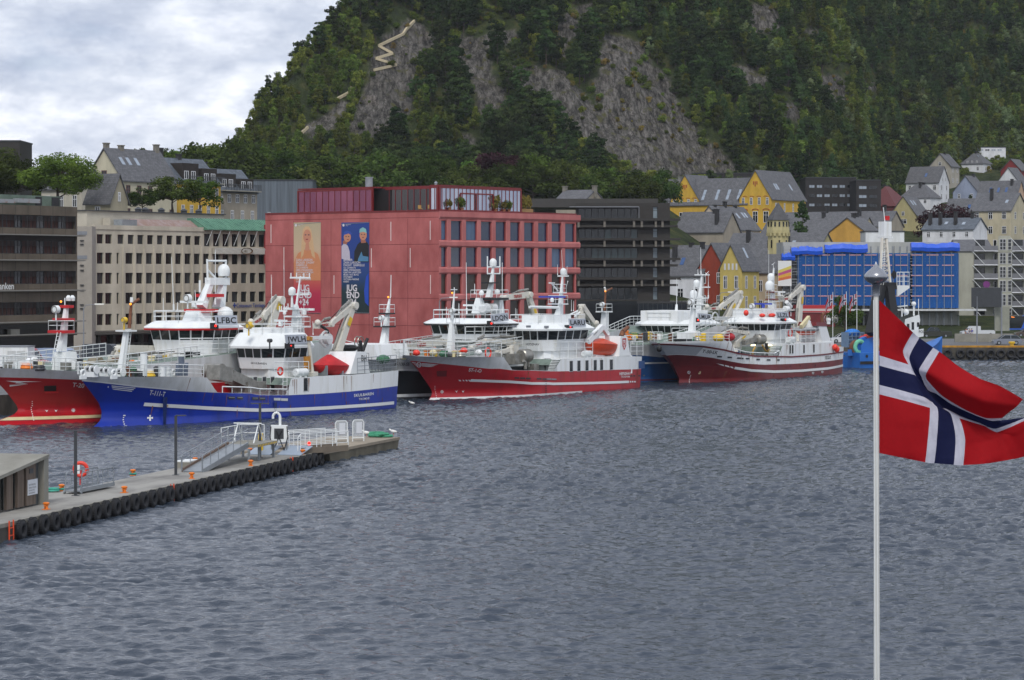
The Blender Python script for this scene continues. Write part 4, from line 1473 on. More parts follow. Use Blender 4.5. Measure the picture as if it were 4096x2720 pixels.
for i,(a,b) in enumerate(bands[:4]):
 z0_,z1_ = zb(b),zb(a)
 if i == 1:
  z1_ = zb(590)
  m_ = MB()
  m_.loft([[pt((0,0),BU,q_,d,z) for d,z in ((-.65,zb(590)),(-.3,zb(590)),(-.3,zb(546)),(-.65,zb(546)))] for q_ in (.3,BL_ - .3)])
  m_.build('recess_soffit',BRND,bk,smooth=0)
 n = 20
 for k in range(n):
  a0 = .3 + (BL_ - .6)*k/n
  w = window(bk,(0,0),BU,a0,z0_,(BL_ - .6)/n,z1_ - z0_,.62,FRAME,[BRG,CURT][(k*7 + i*3) % 3 != 0],2,1,.06)
 lv = MB()                                                   # sun louvres in front of the panes
 for q_ in range(6):
  z = z1_ - .12 - q_*.12
  lv.loft([[pt((0,0),BU,a_,d,zz) for d,zz in ((-.06,z),(-.14,z + .03),(-.14,z + .05),(-.06,z + .02))] for a_ in (.3,BL_ - .3)])
 for q_ in range(0,13):
  a_ = .32 + (BL_ - .64)*q_/12
  lv.loft([[pt((0,0),BU,a_ + s_*.04,d,z) for s_,d in ((-1,-.02),(1,-.02),(1,-.12),(-1,-.12))] for z in (z0_,z1_)])
 lv.build('louvres',FRAME,bk,smooth=0)
for y in (541,765,1034,1313,1424):
 m_ = MB()
 z = zb(y)
 m_.loft([[pt((0,0),BU,q_,d,zz) for d,zz in ((.003,z - .1),(.75,z - .06),(.75,z + .08),(.003,z + .1))] for q_ in (0,BL_ + .9)])
 m_.build('ledge',LEDGE,bk,smooth=0)
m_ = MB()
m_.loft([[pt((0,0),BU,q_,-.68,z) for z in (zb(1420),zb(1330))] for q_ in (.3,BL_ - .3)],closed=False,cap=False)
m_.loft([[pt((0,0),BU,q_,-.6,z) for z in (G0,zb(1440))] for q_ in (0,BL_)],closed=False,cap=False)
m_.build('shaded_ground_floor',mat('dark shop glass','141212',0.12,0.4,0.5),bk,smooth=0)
a = along(BO,BU,62)
m_ = MB()
m_.loft([[pt((0,0),BU,a + s_*.9,d,z) for s_,d in ((-1,-.05),(1,-.05),(1,-.6),(-1,-.6))] for z in (zb(1420),zb(1372))])
m_.build('column',CONC,bk,smooth=0)
letters('Sparebanken',1.22,pt((0,0),BU,along(BO,BU,70.5) - 7.05,.08,zb(1030) + .14),(*BU,0),(0,0,1),mat('white sign letters','D4D6D6',0.5,0.02),bk,bold=.014)
hv = MB()
hv.loft([[pt((0,0),BU,a_,d,z) for a_,d in ((BL_ - 13,-2),(BL_ - 1.2,-2),(BL_ - 1.2,-8),(BL_ - 13,-8))] for z in (zb(283),zb(185))])
hv.build('roof_plant_house',mat('green grey cladding','5A6A5E',0.7,0.2,0.6),bk,smooth=0)
for a0_,a1_ in ((BL_ - 6.2,BL_ - 5),(BL_ - 2.9,BL_ - 1.4)):
 m_ = MB()
 m_.loft([[pt((0,0),BU,a_,d,z) for a_,d in ((a0_,-1.98),(a1_,-1.98),(a1_,-1.9),(a0_,-1.9))] for z in (zb(272),zb(195))])
 m_.build('louvre_opening',BLACK,bk,smooth=0)
m_ = MB()
for a0_,a1_,y0,y1 in ((BL_ - 26,BL_ - 15,262,222),(BL_ - 14.8,BL_ - 11.5,262,228),(BL_ - 11,BL_ - 6.5,255,218)):
 m_.loft([[pt((0,0),BU,a_,d,z) for a_,d in ((a0_,-.9),(a1_,-.9),(a1_,-1.7),(a0_,-1.7))] for z in (zb(y0),zb(y1))])
m_.build('air_duct',mat('rust streaked duct','8C9093',0.5,0.0,1.2,(1,1,.8),col2='7A4F36',lo=.3,hi=.42),bk,smooth=0)
# ------------------------------------------------------------------ the black office
BLKC = mat('black brown cladding','26231F',0.6,0.15,0.8)
BLKB = mat('dark concrete bracket','6A665E',0.8,0.15)
BX0,BX1,BYY = 10.5,26.1,430.0
bo = thing('black_office','black office building with thin projecting ledges on grey brackets','building',(BX0,BYY,0))
zk = lambda y: zat(px('M',0,y)[1],BYY)
W_ = BX1 - BX0
xk = lambda x: (px('M',x,0)[0] - CX)/FPX*BYY - BX0
mb = MB()
fl = [(410,500),(595,680),(765,858),(945,1030),(1120,1230)]
ops = [(max(.1,xk(1375)),zk(b),xk(1905),zk(a)) for a,b in fl] + [(xk(2042),zk(b),xk(2084),zk(a)) for a,b in ((395,500),(590,672),(762,856),(940,1030),(1115,1230))]
facade(mb,(0,0),(1,0),W_,zk(1240),zk(362),ops,0.5)
mb.poly([(W_,0,G0),(W_,22,G0),(W_,22,zk(362)),(W_,0,zk(362))])
mb.poly([(0,0,zk(363)),(W_,0,zk(363)),(W_,22,zk(363)),(0,22,zk(363))])
mb.build('wall',BLKC,bo,smooth=0)
m_ = MB()
m_.box(-14,1.2,zk(400),xk(2092),18,zk(322))
m_.build('penthouse',mat('dark grey penthouse','393836',0.7,0.1),bo,smooth=0)
m_ = MB()
m_.box(-1,-.9,zk(402),xk(1915),.4,zk(395))
m_.tube((xk(1915),-.85,zk(398)),(xk(1915),-.85,zk(500)),.05)
m_.build('awning',GREY,bo,smooth=0)
GLT = mat('office glass with pale blinds','3A4A4C',0.1,0.25,0.3)
for i,(a,b) in enumerate(fl):
 x0_,x1_ = max(.1,xk(1375)),xk(1905)
 n = 9
 for k in range(n):
  g_ = GLT if (i == 2 and k in (2,3,4,5,6,7,8)) or (i == 1 and k in (4,8)) else GLASSD
  window(bo,(0,0),(1,0),x0_ + (x1_ - x0_)*k/n,zk(b),(x1_ - x0_)/n,zk(a) - zk(b),.45,FRAME,g_,1,1,.07)
for a,b in ((395,500),(590,672),(762,856),(940,1030),(1115,1230)):
 window(bo,(0,0),(1,0),xk(2042),zk(b),xk(2084) - xk(2042),zk(a) - zk(b),.4,FRAME,mat('pale stair glass','7A8890',0.12,0.25,0.6),1,2,.06)
for y in (515,690,866,1042):
 for dy,dd in ((0,1.3),(58,1.0)):
  m_ = MB()
  m_.box(-.2,-dd,zk(y + dy + 8),xk(2285) if dy == 0 else xk(2262),.003,zk(y + dy - 12))
  m_.build('ledge',BLKC,bo,smooth=0)
 for x in (1375,1607,1870,1940,2065,2125):
  m_ = MB()
  m_.box(xk(x) - .18,-1.15,zk(y + 66),xk(x) + .18,-.02,zk(y + 8))
  m_.build('bracket',BLKB,bo,smooth=0)
m_ = MB()
m_.box(xk(1355),-.25,G0,xk(2190),-.1,zk(1241))
m_.build('lower_glazing',mat('black glass plinth','0F1216',0.08,0.3,0.3,spec=0.6),bo,smooth=0)
m_ = MB()
m_.box(xk(1900),-.9,G0,xk(2480),8,zk(1245))
m_.build('glass_annex',mat('blue black glass','161D25',0.08,0.3,0.3,spec=0.6),bo,smooth=0)
m_ = MB()
for k in range(14):
 x = xk(1910) + (xk(2470) - xk(1910))*k/13
 m_.box(x - .04,-.98,G0,x + .04,-.9,zk(1250))
m_.box(xk(1895),-1.0,zk(1262),xk(2485),-.9,zk(1242))
m_.build('annex_mullions',FRAME,bo,smooth=0)
# ------------------------------------------------------------------ ships
def interp(pts):
 xs,zs = [p[0] for p in pts],[p[1] for p in pts]
 return lambda x: float(np.interp(x,xs,zs))
HBLUE = mat('royal blue hull paint','082C96',0.36,0.0,0.6,(1,1,0.2),col2='062072',lo=0.25,hi=0.5,spec=0.5)
HRED = mat('bright red hull paint','A81420',0.38,0.0,0.6,(1,1,0.2),col2='8E0F1A',lo=0.3,hi=0.5)
HMAROON = mat('dark red hull paint','6E1A20',0.42,0.0,0.5,(1,1,0.15),col2='591318',lo=0.3,hi=0.55)
HBLACK = mat('black hull paint','14161C',0.4,0.2,0.6)
HSEA = mat('mid blue hull paint','1C4A82',0.42,0.0,0.6,(1,1,0.2),col2='153A68',lo=0.3,hi=0.5)
HSKY = mat('light blue hull paint','2466B4',0.45,0.0,0.8,(1,1,0.3),col2='1D5496',lo=0.3,hi=0.5)
ANTIF = mat('brown red bottom paint','5E2A28',0.6,0.2)
HWHITE = mat('white hull lettering','D8DADA',0.5,0.02)
CREAM = mat('cream boot stripe','CFC39A',0.5,0.1)
SIGNG = mat('pale grey call sign board','AEB4BE',0.5,0.03)
INKB = mat('black sign letters','101114',0.5,0.05)
INKR = mat('red crane letters','A01C1C',0.5,0.05)
TENT = mat('red tarpaulin','B5141B',0.6,0.15,2.5)
BOATO = mat('orange rescue boat','C0401C',0.45,0.1)
BUOY = mat('orange red buoy','E23A2A',0.4,0.08)
NETG = mat('green netting','3F6E52',0.9,0.3,6)
CRANEW = mat('off white crane paint','CBC8BE',0.45,0.0,1.6,(1,1,1),col2='A39C8C',lo=.3,hi=.42)
class Ship:
 def __init__(s,name,label,stem,L,B,prof,sheer,bound,le=(15,9),pw=(1.9,2.6),zref=7.0,cat='fishing boat',ang=QANG,group=None,fine=1.0):
  s.L,s.B = L,B
  s.loc = ground(*stem)
  s.u,s.n = V(math.cos(ang),math.sin(ang),0),V(-math.sin(ang),math.cos(ang),0)
  s.root = thing(name,label,cat,s.loc,ang,group)
  s.le,s.pw,s.zref = le,pw,zref
  s.xs = lambda z: 0.0
  pr = sorted((s.on(*p,0.0)[2],s.on(*p,0.0)[0]) for p in prof)
  pz,pxx = [p[0] for p in pr],[p[1] for p in pr]
  s.xs = lambda z: float(np.interp(z,pz,pxx))
  s.x0 = min(pxx)
  conv = lambda pts: sorted({round(q.x,3): q.z for q in (s.hp(*p) if isinstance(p[0],str) else V(p[0],0,p[1]) for p in pts)}.items())
  s.sheer,s.bound = interp(conv(sheer)),interp(conv(bound))
 def on(s,sh,x,y,yl):
  """local point on the fore-and-aft plane y = yl that the survey photo shows at (sheet, x, y)."""
  a,b = px(sh,x,y)
  d = V((a - CX)/FPX,1,-(b - HY)/FPX)
  o = V(0,0,EYE) - s.loc
  t = (yl - s.n.dot(o))/s.n.dot(d)
  p = o + d*t
  return V(s.u.dot(p),yl,p.z)
 def hb(s,x,z):
  d = x - s.xs(z)
  if d <= 0:
   return 0.0
  k = min(1.0,max(0.0,z/s.zref))
  le,p = s.le[0] + (s.le[1] - s.le[0])*k,s.pw[0] + (s.pw[1] - s.pw[0])*k
  t = min(1.0,d/le)
  w = s.B/2*(1 - (1 - t) ** p)
  a = max(0.0,(x - (s.L - 8))/8)
  w *= 1 - (0.10 + 0.10*(1 - k))*a*a
  if z < 0:
   w *= max(0.3,1 + 0.18*z)
  return w
 def hp(s,sh,x,y):
  """point of the viewer-side hull surface seen at (sheet, x, y)."""
  yl = -s.B/2
  for _ in range(14):
   p = s.on(sh,x,y,yl)
   yl = 0.5*yl - 0.5*s.hb(p.x,p.z)
  return s.on(sh,x,y,yl)
 def add(s,name,mb,m,parent=None,smooth=35):
  return mb.build(name,m,parent or s.root,smooth)
 def strip(s,name,lo,hi,m,x0=None,x1=None,off=0.0,nz=6,sides=(-1,1),parent=None):
  x0,x1 = s.x0 if x0 is None else x0,s.L if x1 is None else x1
  xs = list(np.arange(x0,min(x0 + 12,x1),0.22)) + list(np.arange(min(x0 + 12,x1),x1,0.4)) + [x1]
  mb = MB()
  for sd_ in sides:
   rings = []
   for x in xs:
    a,b = lo(x),hi(x)
    ring = []
    for k in range(nz + 1):
     z = a + (b - a)*k/nz
     xx = max(x,s.xs(z))
     ring.append((xx,sd_*(s.hb(xx,z) + off),z))
    rings.append(ring)
   mb.loft(rings,closed=False,cap=False)
  return s.add(name,mb,m,parent,50)
 def hull(s,m,mw,keel=-1.2):
  h = s.strip('hull',lambda x: keel,s.bound,m,nz=26)
  w = s.strip('bulwark',s.bound,lambda x: max(s.sheer(x),s.bound(x) + .02),mw,nz=5)
  z1,zb = s.sheer(s.L),s.bound(s.L)
  mb = MB()
  zz = list(np.linspace(keel,zb,8)) + [z1]
  for a,b in zip(zz,zz[1:]):
   mb.poly([(s.L,-s.hb(s.L,a),a),(s.L,s.hb(s.L,a),a),(s.L,s.hb(s.L,b),b),(s.L,-s.hb(s.L,b),b)],1 if a >= zb - 1e-6 else 0)
  s.add('transom',mb,[m,mw],smooth=0)
  return h,w
 def deck(s,x0,x1,z,m,inset=0.06,name='deck'):
  mb = MB()
  xs = np.linspace(x0,x1,max(3,int((x1 - x0)/.7)))
  zf = z if callable(z) else (lambda x: z)
  mb.loft([[(max(x,s.xs(zf(x))),k*max(0,s.hb(max(x,s.xs(zf(x))),zf(x)) - inset),zf(x)) for k in (-1,1)] for x in xs],closed=False,cap=False)
  return s.add(name,mb,m,smooth=0)
 def bulkhead(s,x,z0,z1):
  a,b = max(.1,s.hb(x,z0) - .15),max(.1,s.hb(x,z1) - .15)
  mb = MB()
  mb.poly([(x,-a,z0),(x,a,z0),(x,b,z1),(x,-b,z1)])
  return s.add('forecastle_bulkhead',mb,WHITE2,smooth=0)
 def edge(s,x0,x1,side=-1,inset=.12,n=None,zf=None):
  zf = zf or s.sheer
  n = n or max(2,int((x1 - x0)/1.2))
  out = []
  for x in np.linspace(x0,x1,n + 1):
   z = zf(x)
   xx = max(x,s.xs(z) + .1)
   out.append(V(xx,side*max(0.05,s.hb(xx,z) - inset),z))
  return out
 def streaks(s,n,seed):
  r = random.Random(seed)
  mb = MB()
  for _ in range(n):
   x,w = r.uniform(3,s.L - 1),r.uniform(.03,.08)
   z0 = r.choice((s.sheer(x) - .1,s.bound(x) - .05,s.bound(x)*.55))
   z1 = max(.1,z0 - r.uniform(.3,1.5))
   mb.poly([(x + a,-(s.hb(x + a,z) + .05),z) for a,z in ((0,z1),(w*.5,z1),(w,z0),(-w*.3,z0))])
  s.add('rust_streaks',mb,mat('rust stain on paint','7A4E30',.9,.3,3),smooth=0)
 def text(s,t,A,B,C,m=None,hull=True,yl=None,name='lettering',parent=None,bold=0.012,shear=0.0,space=1.0,off=.06):
  """a line of text from A (baseline left) to B (baseline right), C above A; on the hull or on the plane y = yl."""
  f = (lambda p: s.hp(*p)) if yl is None else (lambda p: s.on(*p,yl))
  a,b,c = f(A),f(B),f(C)
  vs,fs = text2d(t,1.0,bold=bold,shear=shear,space=space)
  us = [v[0] for v in vs]
  u0,w = min(us),max(us) - min(us)
  ex,ez = (b.x - a.x)/w,(b.z - a.z)/w
  fx,fz = (c.x - a.x)/.72,(c.z - a.z)/.72
  def fn(u,v):
   x,z = a.x + ex*(u - u0) + fx*v,a.z + ez*(u - u0) + fz*v
   return (x,(-(s.hb(x,z) + off)) if yl is None else yl,z)
  return decal(name,vs,fs,fn,m or HWHITE,parent or s.root)
 def mark(s,polys,m=None,name='hull_mark',off=.06):
  """flat painted marks given by pixel outlines, laid on the viewer-side hull."""
  mb = MB()
  for p in polys:
   q = [s.hp(*k) for k in p]
   mb.poly([(v.x,-(s.hb(v.x,v.z) + off),v.z) for v in q])
  return s.add(name,mb,m or HWHITE,smooth=0)
 def board(s,t,A,B,C,yl,m=None,ink=None):
  """call sign board: outer corners A (bottom left), B (bottom right), C (top left)."""
  a,b,c = s.on(*A,yl),s.on(*B,yl),s.on(*C,yl)
  d = b + (c - a)
  mb = MB()
  e = V(0,.08,0)
  mb.loft([[a,b,d,c],[a + e,b + e,d + e,c + e]])
  o = s.add('call_sign_board',mb,m or SIGNG,smooth=0)
  vs,fs = text2d(t,1.0,bold=.02,space=1.06)
  u0,u1 = min(v[0] for v in vs),max(v[0] for v in vs)
  ex,fy = (b - a)*.88/(u1 - u0),(c - a)*.62/.72
  decal('lettering',vs,fs,lambda u,v: a + (b - a)*.06 + (c - a)*.2 + ex*(u - u0) + fy*v - V(0,.02,0),ink or INKB,o)
  return o
 def wheelhouse(s,xf,ch,wf,w,xa,z0,zs,zh,zt,flare=.45,nw=(3,2,3),over=.45,trim=None,roof_in=.5,m=None,gl=None,side_rise=0.0,name='wheelhouse'):
  """bridge: footprint front half-width wf at x = xf, chamfers ch long, half-width w to x = xa; windows between sill zs and head zh lean outwards."""
  m,gl = m or WHITE2,gl or SHIPGLASS
  def ring(z,e,ea=None):
   ea = e if ea is None else ea
   return [V(xf - e,-wf - e*.4,z),V(xf + ch - e*.3,-w - e,z),V(xa + ea,-w - e,z),V(xa + ea,w + e,z),V(xf + ch - e*.3,w + e,z),V(xf - e,wf + e*.4,z)]
  fl = lambda z: flare*(z - z0)/(zh - z0)
  mb = MB()
  mb.loft([ring(z0,0),ring(zs,fl(zs),.0),ring(zh,fl(zh),.0)])
  o = s.add(name,mb,m,smooth=0)
  r0,r1 = ring(zs + .02,fl(zs + .02) + .02,.02),ring(zh - .05,fl(zh - .05) + .02,.02)
  for (i,j),n,rise in (((5,0),nw[0],0),((0,1),nw[1],0),((4,5),nw[1],0),((1,2),nw[2],side_rise),((3,4),nw[2],side_rise)):
   gap = .07
   for k in range(n):
    t0,t1 = (k + gap)/n,(k + 1 - gap)/n
    g = MB()
    q = [r0[i].lerp(r0[j],t0),r0[i].lerp(r0[j],t1),r1[i].lerp(r1[j],t1),r1[i].lerp(r1[j],t0)]
    q[0].z += rise*(t0 if i == 1 else 1 - t0)
    q[1].z += rise*(t1 if i == 1 else 1 - t1)
    cen = (q[0] + q[2])/2
    nn = (q[1] - q[0]).cross(q[3] - q[0]).normalized()
    g.loft([[p - nn*.05 for p in q],q])
    s.add('window',g,gl,o,0)
  rb = MB()
  rb.loft([ring(zh - .02,flare + over,.25),ring(zh + .18,flare + over + .03,.28),ring(zt - .1,flare - roof_in + .25,0),ring(zt,flare - roof_in,-.1)])
  s.add('wheelhouse_roof',rb,WHITE,smooth=0)
  if trim:
   tb = MB()
   tb.loft([ring(zh - .06,flare + over + .03,.28),ring(zh + .10,flare + over + .06,.31)])
   s.add('roof_trim',tb,trim,smooth=0)
  return o
 def house(s,pts,z0,z1,m=None,name='deckhouse',top=0.0):
  """deckhouse from a half footprint [(x, y)...] given on the viewer side, mirrored."""
  full = [V(x,-y,0) for x,y in pts] + [V(x,y,0) for x,y in reversed(pts)]
  mb = MB()
  mb.loft([[p + V(0,0,z0) for p in full],[V(p.x,p.y*(1 - top),z1) for p in full]])
  return s.add(name,mb,m or WHITE2,smooth=0)
 def panes(s,pts,yl,w=.34,h=.62,m=None,parent=None,name='porthole',out=-.02):
  """small rectangular ports at pixel centres on the side plane y = yl."""
  for sh,x,y in pts:
   p = s.on(sh,x,y,yl)
   mb = MB()
   mb.box(p.x - w/2 - .06,yl + out,p.z - h/2 - .06,p.x + w/2 + .06,yl + .02,p.z + h/2 + .06,0)
   mb.box(p.x - w/2,yl + out*2,p.z - h/2,p.x + w/2,yl,p.z + h/2,1)
   s.add(name,mb,[GREYW,m or GLASSD],parent,0)
 def mast(s,segs,yl=0.0,m=None,name='mast',parent=None,sq=True):
  """tapered box column through [(sheet, x, y, width, depth)] pixel points, foot first."""
  mb = MB()
  rings = []
  for sh,x,y,w,d in segs:
   w,d = w*.5,d*.5
   p = s.on(sh,x,y,yl)
   rings.append([p + V(a*d/2,b*w/2,0) for a,b in ((-1,-1),(1,-1),(1,1),(-1,1))])
  mb.loft(rings)
  return s.add(name,mb,m or WHITE,parent,0)
 def platform(s,sh,x,y,w,d,yl=0.0,parent=None,m=None,rails=True,th=.14,trim=None):
  p = s.on(sh,x,y,yl)
  w,d = w*.6,d*.6
  mb = MB()
  mb.box(p.x - d/2,yl - w/2,p.z - th,p.x + d/2,yl + w/2,p.z)
  o = s.add('platform',mb,trim or m or WHITE,parent,0)
  if rails:
   c = [V(p.x - d/2 + .05,yl - w/2 + .05,p.z),V(p.x + d/2 - .05,yl - w/2 + .05,p.z),V(p.x + d/2 - .05,yl + w/2 - .05,p.z),V(p.x - d/2 + .05,yl + w/2 - .05,p.z)]
   s.add('platform_rail',rail(c + [c[0]],.85,2,.028,1.1),WHITE,o)
  return o
 def dome(s,sh,x,y,r,yl=0.0,parent=None,tall=1.25):
  """satellite dome: cylinder skirt with a round cap; (x, y) is its centre."""
  p = s.on(sh,x,y,yl)
  r *= .56
  mb = MB()
  pr = [(r*.55,-r*tall),(r*.9,-r*tall*.9),(r,-r*.4)] + [(r*math.cos(a),r*math.sin(a)*1.05) for a in np.linspace(0,1.45,7)]
  mb.lathe(pr,p,18)
  return s.add('satellite_dome',mb,WHITE,parent,50)
 def radar(s,sh,x,y,w,yl=0.0,parent=None,m=None,turn=0.0):
  p = s.on(sh,x,y,yl)
  mb = MB()
  mb.lathe([(.22,-.5),(.22,-.12),(.12,-.1)],p,10)
  c,d = math.cos(turn),math.sin(turn)
  mb.beam(p - V(d,c,0)*w/2,p + V(d,c,0)*w/2,.22,.2)
  return s.add('radar_scanner',mb,m or WHITE,parent,0)
 def whip(s,sh,x0,y0,x1,y1,yl=0.0,r=.03,m=None,name='whip_aerial',parent=None):
  a,b = s.on(sh,x0,y0,yl),s.on(sh,x1,y1,yl)
  mb = MB()
  mb.tube(a,b,r,r*.6,5)
  mb.tube(a,a + (b - a)*.12,r*2,n=6)
  return s.add(name,mb,m or WHITE,parent)
 def lamp(s,sh,x,y,yl,r=.32,m=None):
  """searchlight on a yoke."""
  p = s.on(sh,x,y,yl)
  r *= .68
  mb = MB()
  mb.lathe([(r,-.22),(r*1.05,.2),(r*.6,.3)],p,14,axis='X')
  mb.lathe([(r*.95,-.23),(.01,-.2)],p,14,1,axis='X',cap=False)
  mb.tube(p - V(0,0,r),p - V(0,0,r + .6),.07)
  return s.add('searchlight',mb,[m or WHITE,STEEL])
 def crane(s,pts,yl,widths=(.75,.6),foot=None,label='TRIPLEX',cyl=True,m=None,name='deck_crane',plate=True,head=True,col=.4):
  """knuckle crane: pts are pixel points foot, slew, knuckle ... tip on plane y = yl."""
  m = m or CRANEW
  P_ = [s.on(*p,yl) for p in pts]
  mb = MB()
  mb.lathe([(col*1.3,-.2),(col,.15),(col,(P_[1] - P_[0]).length)],P_[0],16)
  mb.obox(P_[1],.95,.9,.7)
  o = s.add(name,mb,m)
  for i in range(1,len(P_) - 1):
   w0 = widths[min(i - 1,len(widths) - 1)]*.8
   w1 = w0*.72
   b = MB()
   b.beam(P_[i],P_[i + 1],w0*.75,w0,0,w1*.75,w1)
   b.tube(P_[i + 1] - V(0,w0*.6,0),P_[i + 1] + V(0,w0*.6,0),w0*.42,n=10)
   seg = s.add('boom' if i == 1 else 'jib',b,m,o,30)
   if cyl:
    d = (P_[i + 1] - P_[i])
    k = d.normalized().cross(V(0,1,0))*(.55 if i == 1 else -.55)
    c = MB()
    c.tube(P_[i] + k*1.1,P_[i] + d*.45 + k,.13,n=8)
    c.tube(P_[i] + d*.45 + k,P_[i] + d*.72 + k*.5,.07,n=8)
    s.add('hydraulic_ram',c,STEEL,seg)
   d = P_[i + 1] - P_[i]
   e = d.normalized()
   if e.x < 0:
    e = -e
   up = V(-e.z,0,e.x)
   if up.z < 0:
    up = -up
   mid = P_[i] + d*.5
   off = V(0,-(w0*.375 + .03),0)
   if label and i == len(P_) - 2:
    letters(label,w0*.62,mid - e*w0*1.3 - up*w0*.2 + off,e,up,INKR,seg,bold=.02)
   if plate and i == 1:
    q = mid + e*w0*1.0
    pb = MB()
    pb.poly([q + off + e*a*.45 + up*b_*w0*.3 for a,b_ in ((-1,-1),(1,-1),(1,1),(-1,1))])
    s.add('warning_plate',pb,YELLOW,seg,0)
   h = MB()
   h.path([P_[i] + up*w0*.6 + V(0,.2,0),P_[i] + d*.5 + up*w0*.75 + V(0,.2,0),P_[i + 1] + up*w0*.55 + V(0,.2,0)],.04,5)
   s.add('hose',h,BLACK,seg)
  if head:
   h = MB()
   h.obox(P_[-1],.55,.6,.5)
   h.ball(P_[-1] + V(-.2,-.2,.3),.32,n=10,m=6)
   s.add('crane_head',h,m,o)
  return o
 def raft(s,sh,x,y,yl,l=1.5,r=.36):
  p = s.on(sh,x,y,yl)
  mb = MB()
  mb.lathe([(r*.75,-l/2),(r,-l/2 + .12),(r,-.05),(r*1.06,-.05),(r*1.06,.05),(r,.05),(r,l/2 - .12),(r*.75,l/2)],p,16,axis='X')
  for k in (-.4,.4):
   mb.box(p.x + k - .05,yl - r,p.z - r - .3,p.x + k + .05,yl + r,p.z - r + .05)
  return s.add('life_raft_canister',mb,WHITE)
 def buoyring(s,sh,x,y,yl,R=.34):
  p = s.on(sh,x,y,yl)
  mb = MB()
  mb.torus(p,R,.09,'Y',18,8)
  return s.add('lifebuoy',mb,BUOY)
 def winch(s,p,r=.5,l=1.4,m=None,axis='Y',drum=None):
  p = Vector(p)
  r,l = r*.65,l*.7
  mb = MB()
  mb.lathe([(r*.55,-l/2),(r*.55,l/2)],p,14,1,axis)
  for k in (-l/2,0,l/2):
   mb.lathe([(r,k - .05),(r,k + .05)],p,16,0,axis)
  mb.box(p.x - r*.8,p.y - l*.45,p.z - r - .25,p.x + r*.8,p.y + l*.45,p.z - r*.5)
  return s.add('winch',mb,[m or GREYW,drum or DARK])
 def fender(s,sh,x,y,yl,r=.45):
  r *= .6
  p = s.on(sh,x,y,yl)
  mb = MB()
  mb.ball(p,r,r,r*1.15)
  return s.add('buoy_fender',mb,BUOY)
 def cover_boat(s,A,B,peak,yl,hw=1.0,m=None,hm=None,sag=.75,name='rescue_boat',mid=.45):
  """rescue boat between pixel ends A and B with a tented cover rising to peak."""
  a,b,k = s.on(*A,yl),s.on(*B,yl),s.on(*peak,yl)
  n,m_ = 16,10
  hullb,cov = MB(),MB()
  hr,cr = [],[]
  for i in range(n + 1):
   t = i/n
   c = a.lerp(b,t)
   w = hw*(max(0.0,1 - abs(2*t - 1) ** 2.6)) ** .6 + .03
   dp = sag*(max(0.0,1 - abs(2*t - 1) ** 3)) ** .5 + .02
   hr.append([c + V(0,w*math.cos(q),-dp*math.sin(q)) for q in np.linspace(0,math.pi,m_)])
   tk = (k.x - a.x)/(b.x - a.x)
   hgt = (k.z - a.lerp(b,tk).z)*max(0,1 - abs(t - tk)/(tk if t < tk else 1 - tk)) ** 1.15 + .04
   cr.append([c + V(0,w*1.03*math.cos(q),hgt*(math.sin(q) ** 1.5) + .0) for q in np.linspace(0,math.pi,m_)])
  hullb.loft(hr,closed=False,cap=False)
  cov.loft(cr,closed=False,cap=False)
  o = s.add(name,hullb,hm or m,smooth=50)
  s.add('tarpaulin_cover',cov,m or TENT,o,30)
  return o
def arrow(sh,x,y,w,h):
 return [(sh,x - w,y - h),(sh,x,y - h*.35),(sh,x + w,y - h),(sh,x,y + h)]
def cross(sh,x,y,r):
 t = r*.32
 return [[(sh,x - t,y - r),(sh,x + t,y - r),(sh,x + t*.6,y),(sh,x + t,y + r),(sh,x - t,y + r),(sh,x - t*.6,y)],
   [(sh,x - r,y - t),(sh,x,y - t*.6),(sh,x + r,y - t),(sh,x + r,y + t),(sh,x,y + t*.6),(sh,x - r,y + t)]]
def ticks(sh,pts,w=5,h=4):
 return [[(sh,x - w,y - h),(sh,x + w,y - h),(sh,x + w,y + h),(sh,x - w,y + h)] for x,y in pts]
def ringmark(sh,x,y,r,n=14):
 o = []
 for k in range(n):
  a,b = 2*math.pi*k/n,2*math.pi*(k + 1)/n
  o.append([(sh,x + r*math.cos(a),y + r*math.sin(a)),(sh,x + r*math.cos(b),y + r*math.sin(b)),(sh,x + r*.75*math.cos(b),y + r*.75*math.sin(b)),(sh,x + r*.75*math.cos(a),y + r*.75*math.sin(a))])
 return o
def clutter(s,x0,x1,yr,z,n,seed,cols=None):
 """winch gear, bins, coils and fish boxes standing on a working deck, each its own part."""
 rr = random.Random(seed)
 cols = cols or [WHITE2,GREYW,GALV,STEEL,ORANGE,NETG,DARK,RUST,CREAM,YELLOW]
 for i in range(n):
  x,y = rr.uniform(x0,x1),rr.uniform(-yr,yr)
  k = rr.random()
  mb = MB()
  if k < .3:
   mb.obox((x,y,z + .35),rr.uniform(.5,1.1),rr.uniform(.5,.9),.7,rr.uniform(0,3))
   nm = 'deck_box'
  elif k < .55:
   mb.torus((x,y,z + .18),.42,.17,'Z',14,6)
   mb.torus((x,y,z + .4),.36,.15,'Z',14,6)
   nm = 'rope_coil'
  elif k < .8:
   mb.lathe([(.3,0),(.3,.8),(.36,.85),(.2,1.0)],(x,y,z),12)
   nm = 'mushroom_vent'
  else:
   mb.lathe([(.16,0),(.16,.55),(.26,.6),(.26,.7)],(x - .3,y,z),10)
   mb.lathe([(.16,0),(.16,.55),(.26,.6),(.26,.7)],(x + .3,y,z),10)
   mb.box(x - .5,y - .2,z,x + .5,y + .2,z + .08)
   nm = 'mooring_bitts'
  s.add(nm,mb,rr.choice(cols))
